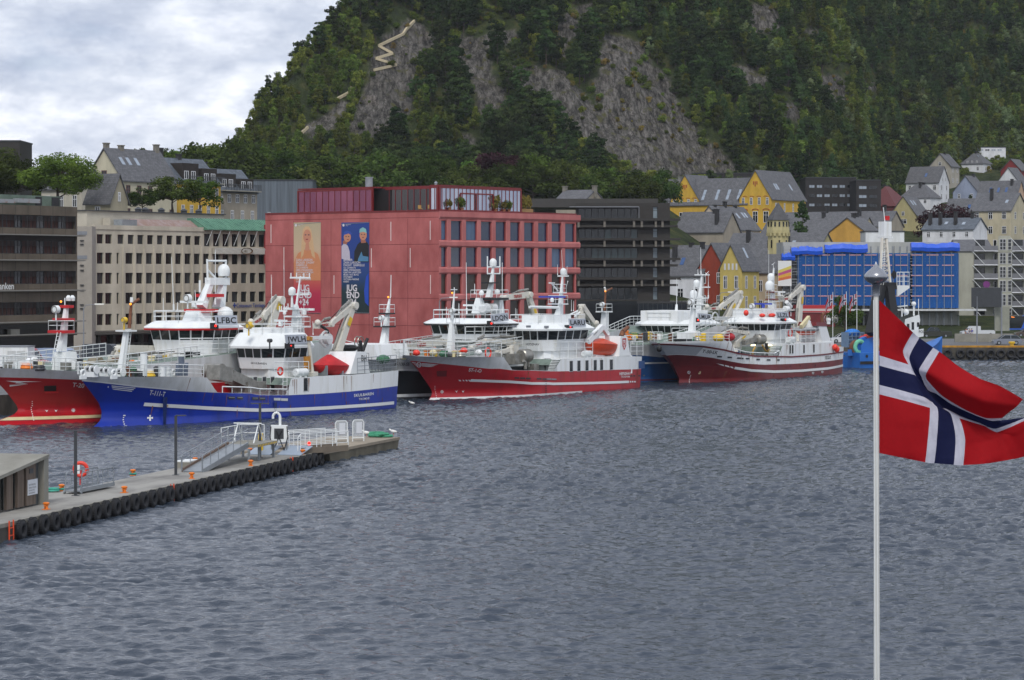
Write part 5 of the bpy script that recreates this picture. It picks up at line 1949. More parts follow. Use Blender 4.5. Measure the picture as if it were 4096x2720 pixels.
# ================================================================== the blue boat
bl = Ship('fishing_vessel','royal blue and white fishing vessel moored outermost, call sign JWLH on its bridge',px('A',836,1455),38.2,9.4,
   [('A',762,1466),('A',800,1436),('A',834,1395),('A',838,1330),('A',815,1262),('A',762,1190),('A',700,1108),('A',650,1042),('A',618,1000)],
   [('B',10,1022),('B',60,1036),('B',300,1045),('B',600,1046),('B',900,1046),('B',1090,1052),('B',1170,1174),('B',1300,1182),('C',0,1158),('C',300,1168),('C',548,1170),('C',582,1026),('C',830,1002),('C',1110,992),('C',1500,956)],
   [('B',45,1080),('B',200,1094),('B',500,1130),('B',840,1162),('B',1180,1178),('B',1444,1184),('C',300,1172),('C',548,1173),('C',830,1160),('C',1100,1140),('C',1500,1093)],
   group='moored fishing vessels')
bl.hull(HBLUE,GREYW)
aft = bl.hp('C',575,1026).x
zbd = bl.sheer(aft + 2)
fx = bl.hp('B',1090,1052).x                          # break of the forecastle
zf = bl.sheer(fx - 1)
bl.strip('aft_side',bl.bound,bl.sheer,WHITE2,x0=aft - .2,off=.012,nz=3)
st = lambda pts: interp(sorted((bl.hp(*p).x,bl.hp(*p).z) for p in pts))
l1 = st([('B',565,1274),('B',760,1286),('B',1100,1306),('B',1444,1320),('C',300,1305),('C',600,1300),('C',900,1285),('C',1200,1265),('C',1490,1240)])
bl.strip('white_stripe',lambda x: l1(x) - .14,lambda x: l1(x) + .16,HWHITE,bl.hp('B',565,1274).x,bl.hp('C',1490,1240).x,.06,1,(-1,1))
l2 = st([('B',45,1079),('B',200,1093),('B',500,1129),('B',840,1160)])
bl.strip('gunwale_line',lambda x: l2(x) - .02,lambda x: l2(x) + .09,HWHITE,bl.x0,bl.hp('B',840,1160).x,.05,1)
bl.text('T-111-T',('B',608,1195),('B',738,1210),('B',618,1155),shear=.12,bold=.02)
bl.text('SKULBAREN',('C',1135,1187),('C',1308,1169),('C',1135,1162),bold=.02,space=1.1)
bl.text('TROMSØ',('C',1178,1217),('C',1270,1207),('C',1178,1198),bold=.01,space=1.15)
bl.mark(cross('B',615,1385,24))
bl.mark([[('B',297,1118 + 13*k),('B',495 - 14*k,1136 + 13*k),('B',492 - 14*k,1143 + 13*k),('B',300 + 8*k,1125 + 13*k)] for k in range(3)])
bl.mark([[('B',270 + 9*math.cos(a)*(1 if k % 2 == 0 else .4),1130 + 9*math.sin(a)*(1 if k % 2 == 0 else .4)) for k,a in enumerate(np.linspace(0,2*math.pi,10,False))]])
bl.mark(ticks('B',[(398,1365),(408,1365),(396,1382),(394,1400),(397,1418),(402,1436),(408,1452),(420,1452)]))
bl.mark([[('B',290,1450),('B',308,1457),('B',290,1462)]],CREAM)
bl.mark([[('B',720,1212),('B',758,1214),('B',745,1440),('B',724,1440)]],mat('dark scuffed hull paint','0B2258',0.5,0.3,3))
bl.mark([[('B',722,1278),('B',762,1281),('B',762,1292),('B',722,1290)]],mat('rust stain','B58A3A',0.8,0.2),off=.09)
bl.mark([[('C',430,1235),('C',455,1235),('C',452,1365),('C',432,1365)]],mat('dark scuffed hull paint','0B2258'))
for x,y,w in ((55,1196,60),(128,1197,55),(262,1202,55),(325,1204,55)):     # freeing ports along the working deck
 bl.mark([[('C',x - w/2,y - 13),('C',x + w/2,y - 12),('C',x + w/2,y + 11),('C',x - w/2,y + 10)]],DARK,'freeing_port')
 bl.mark([[('C',x - w/2 + 4,y - 8),('C',x + w/2 - 4,y - 7),('C',x + w/2 - 6,y - 1),('C',x - w/2 + 6,y - 2)]],GREY,'freeing_port_bar',off=.085)
for x,y in ((457,1209),(521,1212)):
 bl.mark([[('C',x - 30,y - 13),('C',x + 30,y - 12),('C',x + 29,y + 11),('C',x - 30,y + 9)]],GREYW,'freeing_port')
# decks and rails
zmain = bl.bound((fx + aft)/2) - .95
bl.deck(bl.x0 + .3,fx,lambda x: bl.sheer(x) - .08,DECKGRN)
bl.deck(fx - 1.0,aft + .5,zmain,DECKRED,.15)
bl.deck(aft - .1,bl.L - .05,lambda x: bl.sheer(x) - .04,DECKGRN)
bl.bulkhead(fx - .8,zmain,zf - .1)
for sd_ in (-1,1):
 bl.add('railing',rail(bl.edge(bl.x0 + .3,fx - .3,sd_),1.05,3),WHITE)
 bl.add('railing',rail([p for p in bl.edge(fx + 2.2,aft - .4,sd_,.05,zf=bl.bound)],.55,1,.05,1.5),WHITE)
 bl.add('railing',rail(bl.edge(bl.L - 7.5,bl.L - .2,sd_),1.5,4,.028,1.2),GALV)
# wheelhouse and deckhouses
WH = 2.55
xs0 = bl.on('C',535,800,-WH - .3).x
xa0 = bl.on('C',722,800,-WH - .3).x
zw = lambda y: bl.on('C',620,y,-WH - .3).z
bl.wheelhouse(xs0 - 1.45,1.45,1.25,WH,xa0,zw(935),zw(838),zw(752),zw(622),.42,(3,2,3),.55)
zdk = zw(935)
bl.house([(xs0 - .9,1.6),(xs0 + .4,2.4),(xa0 + .6,2.4)],zmain,zdk + .02)
bl.house([(aft + 1.3,bl.B/2 - .6),(aft + 2.5,bl.B/2 - .35),(bl.on('C',1100,900,-4).x,bl.B/2 - .35)],zmain,zbd - .02,name='superstructure')
for x in (265,346,419):
 bl.panes([('C',x,1073)],-2.42,.5,1.25,DARK,name='door')
bl.panes([('C',711,1077)],-bl.B/2 - .02,.55,1.15,GLASSD)
bl.text('SKULBAREN',('C',228,895),('C',367,903),('C',228,877),INKB,yl=-1.9,bold=.02)
bl.board('JWLH',('C',543,718),('C',727,712),('C',532,640),-WH - 1.05)
mb = MB()
p = bl.on('C',582,735,-WH - 1.0)
mb.box(p.x - .55,p.y,p.z - .25,p.x + .55,p.y + .3,p.z + .25)
nb = bl.add('navigation_light_box',mb,BLACK,smooth=0)
mb = MB()
mb.ball(p + V(0,-.03,0),.07)
bl.add('red_side_light',mb,REDLT,nb)
zr = zw(622)
bl.add('roof_rail',rail([V(xs0 - 1.6,-1.4,zr - .1),V(xs0 - .2,-2.5,zr - .1),V(xa0,-2.5,zr - .1),V(xa0,2.5,zr - .1),V(xs0 - .2,2.5,zr - .1),V(xs0 - 1.6,1.4,zr - .1),V(xs0 - 1.6,-1.4,zr - .1)],.9,2,.025),WHITE)
mb = MB()
mb.loft([[V(x,y,z) for x,y in ((xs0 - .5,-1.7),(xa0 - .6,-1.7),(xa0 - .6,1.7),(xs0 - .5,1.7))] for z in (zr - .1,zr + .45)])
bl.add('roof_casing',mb,WHITE2,smooth=0)
m0 = bl.mast([('C',640,625,2.0,2.0),('C',630,480,1.2,1.2),('C',625,395,.8,.8),('C',628,370,.5,.5)])
bl.mast([('C',630,385,.34,.34),('C',648,250,.24,.24),('C',666,120,.18,.18)],parent=m0)
for x,y,w,d in ((625,470,3.4,1.8),(625,405,4.2,1.0)):
 bl.platform('C',x,y,w,d,0,m0,rails=False)
bl.platform('C',640,560,3.6,2.2,0,m0,rails=True)
for x0_,x1_,y in ((580,747,134),(618,742,280),(520,640,405),(480,545,428)):
 a,b = bl.on('C',x0_,y,0),bl.on('C',x1_,y,0)
 mb = MB()
 c = (a + b)/2
 w = (b - a).length*.62
 mb.beam(c - V(0,w/2,0)*1.3,c + V(0,w/2,0)*1.3,.12,.16)
 for k in (-1,-.4,.4,1):
  mb.tube(c + V(0,w*.6*k,0),c + V(0,w*.6*k,.45),.05,n=5)
 bl.add('yard',mb,WHITE,m0,0)
mb = MB()
mb.tube(bl.on('C',592,395,-.9),bl.on('C',592,290,-.9),.13,.09)
bl.add('dome_post',mb,WHITE,m0)
bl.dome('C',592,250,.62,-.9,m0)
bl.radar('C',492,515,2.6,-1.2,m0,turn=.5)
bl.radar('C',700,415,2.0,0,m0,turn=-.3)
bl.dome('C',492,535,.33,-1.2,m0,1)
bl.dome('C',526,445,.28,-.6,m0,1)
lad = MB()
ladder(lad,bl.on('C',655,620,-1.0),bl.on('C',662,400,-.6),.35,.025,(0,1,0))
bl.add('mast_ladder',lad,WHITE,m0)
for a in ((523,640,521,20),(410,560,412,130),(697,640,697,330),(778,640,776,520)):
 bl.whip('C',*a,-2.0)
bl.lamp('C',210,560,-1.0,.42,YELLOW)
bl.lamp('C',395,690,-WH - .9,.25,DARK)
# forward mast and gear
fm_ = bl.mast([('B',378,1025,.95,1.1),('B',425,665,.75,.8),('B',440,655,.75,.8)])
bl.platform('B',422,660,2.4,1.9,0,fm_,rails=False)
bl.lamp('B',405,578,-.3,.36,YELLOW)
mb = MB()
mb.tube(bl.on('B',448,645,0),bl.on('B',464,440,0),.16,.12)
mb.tube(bl.on('B',462,450,0),bl.on('B',527,406,0),.1,.14)
bl.add('rusty_pole',mb,RUST,fm_)
mb = MB()
mb.tube(bl.on('B',466,432,0),bl.on('B',468,390,0),.14)
mb.ball(bl.on('B',458,446,-.2),.1,mi=1)
bl.add('mast_light',mb,[WHITE,AMBLT],fm_)
lad = MB()
ladder(lad,bl.on('B',420,960,-.5),bl.on('B',452,670,-.5),.38,.028,(1,0,0))
bl.add('mast_ladder',lad,WHITE,fm_)
for x,y in ((100,990),(215,1000),(320,1010)):
 bl.winch(bl.on('B',x,y,-.8) + V(.6,0,0),.55,1.5,WHITE2)
mb = MB()
p = bl.on('B',567,1038,-2.6)
mb.lathe([(.3,0),(.3,1.9),(.36,1.95)],p,16)
bl.add('crane_pillar',mb,WHITE)
for x in (718,757):
 mb = MB()
 mb.lathe([(.32,0),(.32,.8),(.36,.85)],bl.on('B',x,1042,-3.6),14)
 bl.add('vent_cowl',mb,WHITE)
for x in (66,320,810):
 p = bl.on('B',x,1015,-3.2)
 mb = MB()
 mb.torus(p,.24,.1,'Y',16,8)
 mb.box(p.x - .35,p.y - .1,p.z - .5,p.x + .35,p.y + .1,p.z - .2)
 bl.add('fairlead',mb,WHITE)
mb = MB()                                              # trawl door hung on the side
q = [bl.on('B',*k,-3.9) for k in ((852,1038),(932,1038),(936,930),(905,985),(902,880),(878,880),(880,985),(858,935))]
mb.loft([q,[k + V(0,.35,0) for k in q]])
bl.add('trawl_door',mb,mat('blue grey steel','5E6878',0.5,0.15),smooth=0)
clutter(bl,1.0,fx - 1.5,2.6,zf - .05,22,3)
clutter(bl,fx + 1,aft - 2,3.6,zmain,16,4,[STEEL,GALV,DARK,RUST,GREYW,HBLUE])
mb = MB()                                              # stainless fish chute across the working deck
q0_,q1_,q2_ = bl.on('B',1140,1010,-2.2),bl.on('B',1250,1030,-2.2),bl.on('B',1440,1118,-2.2)
mb.beam(q0_,q1_,1.5,1.3).beam(q1_,q2_,1.5,.9)
mb.obox(bl.on('C',215,1095,-2.2),2.6,1.8,.9)
bl.add('fish_chute',mb,STEEL,smooth=0)
mb = MB()
p = bl.on('B',1150,1000,-1.5)
mb.lathe([(.7,-.9),(.7,.9)],p,16,axis='Y')
bl.add('net_drum',mb,STEEL)
# aft: crane, boat, davit, casing, gear
bl.crane([('C',985,985),('C',985,800),('C',1128,380),('C',930,545),('C',815,560)],-1.2,(1.05,.75,.6))
mb = MB()
p = bl.on('C',890,675,-1.6)
mb.torus(p,.72,.11,'Y',22,8)
for k in range(6):
 mb.tube(p,p + V(.7*math.cos(k*1.047),0,.7*math.sin(k*1.047)),.06,n=5)
mb.lathe([(.5,-.5),(.5,.5)],p,14,axis='Y')
bl.add('net_hauler',mb,GREYW)
mb = MB()
mb.tube(bl.on('C',850,560,-1.6),bl.on('C',905,600,-1.6),.14)
mb.tube(bl.on('C',905,600,-1.6),bl.on('C',915,650,-1.6),.14)
bl.add('hauler_arm',mb,BLACK)
bl.cover_boat(('C',792,905),('C',1082,912),('C',918,812),-3.2,1.05,sag=.95,hm=TENT)
mb = MB()
for x in (850,990):
 a = bl.on('C',x,995,-3.4)
 mb.box(a.x - .1,-4.1,a.z,a.x + .1,-2.4,a.z + .9)
bl.add('boat_cradle',mb,GALV,smooth=0)
mb = MB()
mb.tube(bl.on('C',770,985,-3.6),bl.on('C',740,690,-3.6),.2,.16)
mb.beam(bl.on('C',755,990,-3.9),bl.on('C',800,980,-3.9),.6,.35)
dv = bl.add('davit',mb,CRANEW)
mb = MB()
mb.beam(bl.on('C',728,945,-3.6),bl.on('C',724,830,-3.6),.42,.5)
mb.beam(bl.on('C',738,690,-3.6),bl.on('C',742,655,-3.6),.5,.5)
bl.add('davit_winch',mb,mat('rusty yellow steel','B0792A',0.6,0.3,3),dv)
mb = MB()
mb.beam(bl.on('C',755,665,-3.0),bl.on('C',938,660,-3.0),.3,.3)
bl.add('hose_boom',mb,WHITE)
bl.raft('C',668,970,-3.9,1.7,.38)
bl.buoyring('C',488,960,-3.9)
bl.add('boat_deck_rail',rail([bl.on('C',x,y,-4.1) for x,y in ((435,1005),(560,1003),(740,1000))],1.3,3),WHITE)
lad = MB()
ladder(lad,bl.on('C',530,1165,-4.5),bl.on('C',530,1012,-4.5),.6,.03,(1,0,0))
bl.add('boat_deck_ladder',lad,WHITE)
k0,k1,k2,k3 = (bl.on('C',*p,-4.35) for p in ((1105,985),(1280,975),(1250,788),(1160,788)))
mb = MB()
mb.loft([[k0,k1,V(k1.x,-1.6,k1.z),V(k0.x - 1.3,-1.6,k0.z)],[k3,k2,V(k2.x,-2.0,k2.z),V(k3.x - 1.0,-2.0,k3.z)]])
cs = bl.add('exhaust_casing',mb,WHITE2,smooth=0)
bl.text('BH',('C',1205,872),('C',1250,872),('C',1205,815),INKB,yl=-4.38,bold=.0)
mb = MB()
for a,b in (((1205,788),(1195,690)),((1215,788),(1258,672)),((1185,788),(1180,740))):
 mb.tube(bl.on('C',*a,-3.2),bl.on('C',*b,-3.2),.17,.16,10)
bl.add('exhaust_pipe',mb,BLACK,cs)
mb = MB()
p = bl.on('C',1200,700,-2.4)
mb.torus(p,.5,.05,'Y',18,6)
mb.torus(p + V(0,.4,0),.5,.05,'Y',18,6)
bl.add('hose_reel',mb,STEEL,cs)
mb = MB()
p = bl.on('C',1090,755,.5)
mb.torus(p,.6,.3,'Z',20,8)
bl.add('black_net_ring',mb,BLACK)
for i in range(7):                                    # mesh cages stacked on the stern
 x,yy = bl.L - 6.6 + 1.15*(i % 5),-3.2 + .2*(i % 2)
 z = bl.sheer(x) + (0 if i < 5 else .95)
 mb = MB()
 for a in (0,.5,1):
  mb.path([(x + a,yy - .5,z),(x + a,yy - .5,z + .9),(x + a,yy + .5,z + .9),(x + a,yy + .5,z)],.03,4)
  mb.path([(x,yy - .5,z + .9*a),(x + 1,yy - .5,z + .9*a),(x + 1,yy + .5,z + .9*a),(x,yy + .5,z + .9*a),(x,yy - .5,z + .9*a)],.03,4)
 bl.add('mesh_cage',mb,GALV)
mb = MB()
mb.ball((bl.L - 1.4,-3.2,bl.sheer(bl.L) + 1.1),.8,.6,.45)
bl.add('net_heap',mb,NETG)
# ================================================================== the red boat in the middle
rd = Ship('fishing_vessel','bright red and white fishing vessel moored in the middle, call sign LARU',px('D',547,1325),36.4,9.6,
   [('D',508,1338),('D',530,1310),('D',550,1270),('D',548,1235),('D',480,1130),('D',400,1012),('D',345,948),('D',272,893)],
   [('D',272,893),('D',400,903),('D',700,912),('D',1000,912),('D',1240,910),('D',1275,962),('D',1325,1036),('D',1500,1046),('E',300,1160),('E',520,1166),('E',590,1052),('E',1000,1036),('E',1392,1026),('E',1405,1060)],
   [('D',345,948),('D',620,975),('D',900,1004),('D',1100,1026),('D',1320,1041),('E',0,1146),('E',300,1164),('E',520,1172),('E',800,1166),('E',1100,1156),('E',1405,1146)],
   group='moored fishing vessels')
rd.hull(HRED,GREYW)
aft = rd.hp('E',560,1110).x
fx = rd.hp('D',1240,910).x
zf = rd.sheer(fx - 1)
zbd = rd.sheer(aft + 3)
rd.strip('aft_side',rd.bound,rd.sheer,WHITE2,x0=aft - .2,off=.012,nz=3)
st = lambda pts: interp(sorted((rd.hp(*p).x,rd.hp(*p).z) for p in pts))
l1 = st([('D',900,1138),('D',1300,1152),('D',1689,1168),('E',300,1288),('E',500,1292),('E',900,1284),('E',1240,1272)])
rd.strip('white_stripe',lambda x: l1(x) - .13,lambda x: l1(x) + .14,HWHITE,rd.hp('D',915,1138).x,rd.hp('E',1240,1272).x,.06,1)
rd.strip('waterline_stripe',lambda x: -.05,lambda x: .22,HWHITE,rd.x0,22,.06,1)
rd.mark([[('D',x,1132),('D',x + w,1133),('D',x + w + 8,1147),('D',x + 10,1146)] for x,w in ((800,20),(838,14),(866,18),(894,14))])
rd.mark([[('E',x,1264),('E',x + 14,1263),('E',x + 16,1278),('E',x + 2,1279)] for x in (1247,1268,1290)])
rd.text('ST-1-O',('D',898,1050),('D',1022,1062),('D',902,1018),shear=.15,bold=.02)
rd.text('HEPSØHAV',('E',1148,1208),('E',1257,1204),('E',1148,1180),bold=.02)
rd.text('TRONDHEIM',('E',1162,1232),('E',1247,1230),('E',1162,1214),bold=.005)
rd.mark([arrow('D',782,1246,13,11),arrow('D',845,1246,13,11)])
rd.mark(ringmark('D',642,1248,15) + cross('D',642,1248,10))
rd.mark(ringmark('D',418,987,26))
rd.text('H',('D',404,1002),('D',432,1006),('D',406,972),bold=.03)
rd.mark([[('D',350 + 16*k,962 + 13*k),('D',392,966 + 13*k),('D',392,971 + 13*k),('D',356 + 16*k,968 + 13*k)] for k in range(3)] + [[('D',446,972 + 11*k),('D',612 - 20*k,984 + 10*k),('D',560 - 20*k,988 + 10*k),('D',446,979 + 11*k)] for k in range(3)])
rd.mark(ticks('D',[(574,1195 + 16*k) for k in range(3)] + [(580 + 3*k,1250 + 17*k) for k in range(5)],3,4))
rd.mark([[('D',590,1048),('D',690,1044),('D',686,1100),('D',594,1100)]],mat('dark red recess','6A0E16',0.5,0.1),'anchor_recess')
for x,y in ((160,1235),(215,1237),(270,1239),(375,1243),(430,1246),(470,1246),(520,1248)):
 rd.mark([[('E',x - 24,y - 8),('E',x + 22,y - 7),('E',x + 22,y + 7),('E',x - 24,y + 6)]],DARK if x < 440 else GREY,'freeing_port')
rd.mark(ticks('E',[(440,1270 + 22*k) for k in range(7)],7,4),BLACK)
rd.mark(ticks('E',[(1265,1215),(1292,1214),(1340,1213),(1385,1212)],9,7),DARK)
zmain = rd.bound((fx + aft)/2) - 1.0
rd.deck(rd.x0 + .3,fx,lambda x: rd.sheer(x) - .08,DECKGRN)
rd.deck(fx - .8,aft + .5,zmain,DECKGRN,.15)
rd.deck(aft - .1,rd.L - .05,lambda x: rd.sheer(x) - .05,DECKGRN)
rd.bulkhead(fx - .8,zmain,zf - .1)
for sd_ in (-1,1):
 rd.add('railing',rail(rd.edge(rd.x0 + .2,fx - .2,sd_),1.6,4),WHITE)
WH = 2.9
xs0,xa0 = rd.on('E',560,820,-WH - .3).x,rd.on('E',840,820,-WH - .3).x
zw = lambda y: rd.on('E',690,y,-WH - .3).z
rd.wheelhouse(xs0 - 1.7,1.7,1.7,WH,xa0,zw(968),zw(862),zw(772),zw(700),.5,(4,2,4),.6,roof_in=.7)
rd.house([(xs0 - 1.0,2.0),(xs0 + .2,2.6),(xa0 + .6,2.6)],zmain,zw(968) + .02)
rd.house([(aft + .9,rd.B/2 - .5),(aft + 1.8,rd.B/2 - .3),(rd.on('E',1240,1000,-4).x,rd.B/2 - .3)],zmain,zbd - .02,name='superstructure')
rd.panes([('E',457,1115)],-2.62,1.2,1.5,BLACK,name='hatch')
rd.panes([('E',x,y) for x,y in ((686,1120),(760,1117),(838,1114),(917,1111),(979,1109),(1073,1106))],-rd.B/2 - .03,.6,1.1)
rd.text('HEPSØHAV',('E',250,920),('E',378,922),('E',250,897),INKB,yl=-2.5,bold=.02)
rd.board('LARU',('E',672,738),('E',830,738),('E',666,662),-WH - 1.1)
p = rd.on('E',677,748,-WH - 1.0)
mb = MB()
mb.box(p.x - .7,p.y,p.z - .28,p.x + .6,p.y + .3,p.z + .28)
nb = rd.add('navigation_light_box',mb,BLACK,smooth=0)
mb = MB()
mb.ball(p + V(0,-.03,.05),.1)
rd.add('red_side_light',mb,REDLT,nb)
zr = zw(700)
rd.add('roof_rail',rail([V(xs0 - 1.8,-1.8,zr - .1),V(xs0 - .2,-2.8,zr - .1),V(xa0,-2.8,zr - .1),V(xa0,2.8,zr - .1),V(xs0 - .2,2.8,zr - .1),V(xs0 - 1.8,1.8,zr - .1),V(xs0 - 1.8,-1.8,zr - .1)],.95,2,.025),WHITE)
mb = MB()
mb.loft([[V(x,y,z) for x,y in ((xs0 + .2,-1.6),(xa0 - .8,-1.6),(xa0 - .8,1.6),(xs0 + .2,1.6))] for z in (zr - .1,zr + .8)])
rd.add('roof_casing',mb,WHITE2,smooth=0)
for x,y in ((127,737),(263,738),(437,742)):
 p = rd.on('E',x,y,-2.6)
 mb = MB()
 mb.box(p.x - .25,p.y - .3,p.z - .12,p.x + .25,p.y,p.z + .12)
 rd.add('flood_light',mb,GREY,smooth=0)
m0 = rd.mast([('E',560,660,1.7,1.7),('E',585,530,.9,.9),('E',592,410,.6,.6),('E',605,250,.3,.3)])
rd.platform('E',560,515,3.4,1.8,0,m0)
rd.platform('E',578,405,2.2,1.4,0,m0)
rd.platform('E',610,245,2.0,.8,0,m0,rails=False)
rd.dome('E',612,205,.62,0,m0)
rd.dome('E',503,480,.38,-.6,m0)
rd.radar('E',503,452,3.4,0,m0,mat('blue radar bar','2B3FA0',0.4,0.05))
mb = MB()
mb.tube(rd.on('E',285,550,-1.5),rd.on('E',565,555,-1.5),.15,n=12)
rd.add('horizontal_spar',mb,WHITE)
mb = MB()
mb.tube(rd.on('E',560,395,0),rd.on('E',500,325,0),.08)
mb.beam(rd.on('E',480,318,0),rd.on('E',520,318,0),.3,.12)
rd.add('aerial_arm',mb,WHITE,m0)
for a in ((610,230,592,0),(655,300,640,360),(690,590,690,480),(710,590,712,490),(645,240,648,155),(556,240,556,140)):
 rd.whip('E',*a,0)
for a in ((150,655,150,560),(163,655,163,570)):
 rd.whip('E',*a,-1.5)
lad = MB()
ladder(lad,rd.on('E',560,655,-.9),rd.on('E',585,420,-.5),.35,.025,(1,0,0))
rd.add('mast_ladder',lad,WHITE,m0)
# forward mast
fm_ = rd.mast([('D',725,905,1.4,1.4),('D',742,580,.8,.8)])
rd.platform('D',752,578,2.0,1.4,0,fm_)
rd.mast([('D',742,580,.55,.55),('D',752,470,.4,.4),('D',767,265,.16,.16)],parent=fm_)
rd.lamp('D',744,465,-.3,.42)
mb = MB()
mb.ball(rd.on('D',745,293,-.1),.1,mi=1)
mb.beam(rd.on('D',735,262,0),rd.on('D',790,262,0),.12,.1)
mb.tube(rd.on('D',765,265,0),rd.on('D',765,240,0),.05)
rd.add('mast_light',mb,[WHITE,AMBLT],fm_)
lad = MB()
ladder(lad,rd.on('D',755,880,-.6),rd.on('D',768,590,-.6),.36,.028,(1,0,0))
rd.add('mast_ladder',lad,WHITE,fm_)
rd.crane([('D',1310,890),('D',1330,830),('D',1200,870),('D',1185,862)],-1.0,(.6,.5),label=None,plate=False,head=False)
rd.crane([('D',1345,880),('D',1345,800),('D',1335,770),('D',1060,755),('D',930,820)],.6,(.5,.75,.6),head=False)
mb = MB()                                              # stainless drum and hopper on the working deck
p = rd.on('E',240,1020,-2.5)
mb.lathe([(.6,-.8),(.72,-.7),(.72,.7),(.6,.8)],p,18,axis='X')
mb.obox(rd.on('E',150,1050,-2.0),2.0,1.2,1.1)
mb.obox(rd.on('E',320,1130,-2.8),1.0,.8,.7)
rd.add('fish_pump',mb,STEEL)
mb = MB()
mb.path([rd.on('E',245,1150,-3.2),rd.on('E',245,1085,-3.2),rd.on('E',225,1070,-3.2)],.17,10)
mb.path([rd.on('E',278,1130,-3.0),rd.on('E',275,1080,-3.0)],.14,10)
rd.add('suction_pipe',mb,STEEL)
clutter(rd,1.0,fx - 1.5,2.6,zf - .05,18,13)
clutter(rd,fx + .5,aft - 1,3.4,zmain,12,14,[STEEL,GALV,DARK,GREYW])
rd.buoyring('D',1092,872,-3.4,.5)
for x,y,m_ in ((400,872,BUOY),(858,850,BUOY),(1000,868,WHITE2),(560,870,CREAM),(650,880,NETG)):
 p = rd.on('D',x,y,-1.5)
 mb = MB()
 mb.ball(p,.36,.4,.32)
 rd.add('buoy_float' if m_ is BUOY else 'covered_winch',mb,m_)
rd.cover_boat(('E',830,898),('E',1128,915),('E',972,850),-3.4,1.0,BOATO,BOATO,1.3)
mb = MB()
mb.beam(rd.on('E',845,885,-3.6),rd.on('E',985,740,-3.6),.5,.6)
mb.beam(rd.on('E',985,740,-3.6),rd.on('E',1035,810,-3.6),.4,.45)
mb.beam(rd.on('E',1035,810,-3.6),rd.on('E',1035,1030,-3.0),.5,.5)
dv = rd.add('davit',mb,WHITE2,smooth=0)
letters('TRIPLEX',.32,rd.on('E',905,832,-3.9),rd.on('E',985,740,0) - rd.on('E',905,832,0),V(-.6,0,.8),INKB,dv)
mb = MB()
mb.tube(rd.on('E',905,1025,-3.4),rd.on('E',990,1025,-3.4),.28,n=12)
mb.beam(rd.on('E',905,985,-3.2),rd.on('E',1080,1030,-3.2),.4,.5)
rd.add('boat_cradle',mb,WHITE2)
rd.raft('E',840,1000,-3.9,1.7,.34)
rd.add('boat_deck_rail',rail([rd.on('E',x,y,-4.4) for x,y in ((520,1048),(580,1046),(895,1040))],1.75,3),WHITE)
lad = MB()
for k in range(8):
 t_ = k/7
 a = rd.on('E',520 + 38*t_,1165 - 105*t_,-4.5)
 lad.box(a.x - .35,-4.7,a.z - .04,a.x + .75,-3.9,a.z + .04)
rd.add('stair',lad,WHITE,smooth=0)
rd.crane([('E',760,900),('E',770,640),('E',790,545),('E',925,730)],.8,(.8,.85),label=None,plate=False)
lad = MB()
ladder(lad,rd.on('E',905,900,.6),rd.on('E',840,680,.6),.5,.04,(0,1,0))
mb = lad
for a,b in (((640,640),(745,590)),((745,590),(720,650)),((770,600),(720,640))):
 mb.tube(rd.on('E',*a,.6),rd.on('E',*b,.6),.1)
rd.add('truss',mb,WHITE)
k0,k1,k2,k3 = (rd.on('E',*p,-4.5) for p in ((1150,1030),(1260,1028),(1228,835),(1165,830)))
mb = MB()
mb.loft([[k0,k1,V(k1.x,-1.8,k1.z),V(k0.x - 1.0,-1.8,k0.z)],[k3,k2,V(k2.x,-2.2,k2.z),V(k3.x - .8,-2.2,k3.z)]])
cs = rd.add('exhaust_casing',mb,WHITE2,smooth=0)
sh = MB()
cpt = rd.on('E',1200,905,-4.53)
q = [(-.42,.62),(.42,.62),(.42,-.2),(0,-.72),(-.42,-.2)]
for k in range(5):
 a,b = q[k],q[(k + 1) % 5]
 sh.poly([cpt + V(a[0],0,a[1]),cpt + V(b[0],0,b[1]),cpt + V(b[0]*.75,0,b[1]*.75),cpt + V(a[0]*.75,0,a[1]*.75)])
for x0_,x1_,z0_,z1_ in ((-.2,-.1,-.35,.35),(.1,.2,-.35,.35),(-.1,.1,-.06,.06)):
 sh.poly([cpt + V(x0_,0,z0_),cpt + V(x1_,0,z0_),cpt + V(x1_,0,z1_),cpt + V(x0_,0,z1_)])
rd.add('emblem',sh,REDP,cs,0)
mb = MB()
mb.tube(rd.on('E',1170,832,-3.4),rd.on('E',1185,790,-3.4),.3,.27,12)
mb.tube(rd.on('E',1185,790,-3.4),rd.on('E',1235,745,-3.4),.26,.22,12)
rd.add('exhaust_pipe',mb,RUST,cs)
rd.add('stern_rail',rail([rd.on('E',1262,1022,-4.3),rd.on('E',1380,1020,-4.3)],1.6,3),WHITE)
rd.mark([[('E',1335,1145),('E',1394,1142),('E',1394,1068),('E',1335,1072)]],HSEA,'stern_opening')
# ================================================================== the dark red boat
sg = Ship('fishing_vessel','dark red and white fishing vessel moored farthest along, call sign LLZL',px('F',440,1490),36.8,9.4,
   [('F',432,1494),('F',442,1450),('F',422,1400),('F',382,1300),('F',332,1220),('F',300,1180),('F',242,1092),('F',205,1052)],
   [('F',205,1052),('F',262,1030),('F',600,1020),('F',1018,1022),('F',1062,1140),('F',1200,1178),('F',1550,1192),('F',1605,1052),('F',1900,1043),('F',2160,1036),('F',2185,1088),('F',2300,1082)],
   [('F',300,1180),('F',400,1173),('F',600,1182),('F',800,1206),('F',1000,1245),('F',1150,1272),('F',1400,1285),('F',1700,1275),('F',2000,1256),('F',2290,1216)],
   le=(14,8),pw=(2.0,2.8),group='moored fishing vessels')
sg.hull(HMAROON,WHITE2)
aft = sg.hp('F',1580,1120).x
fx = sg.hp('F',1018,1022).x
zf = sg.sheer(fx - 1)
zbd = sg.sheer(aft + 3)
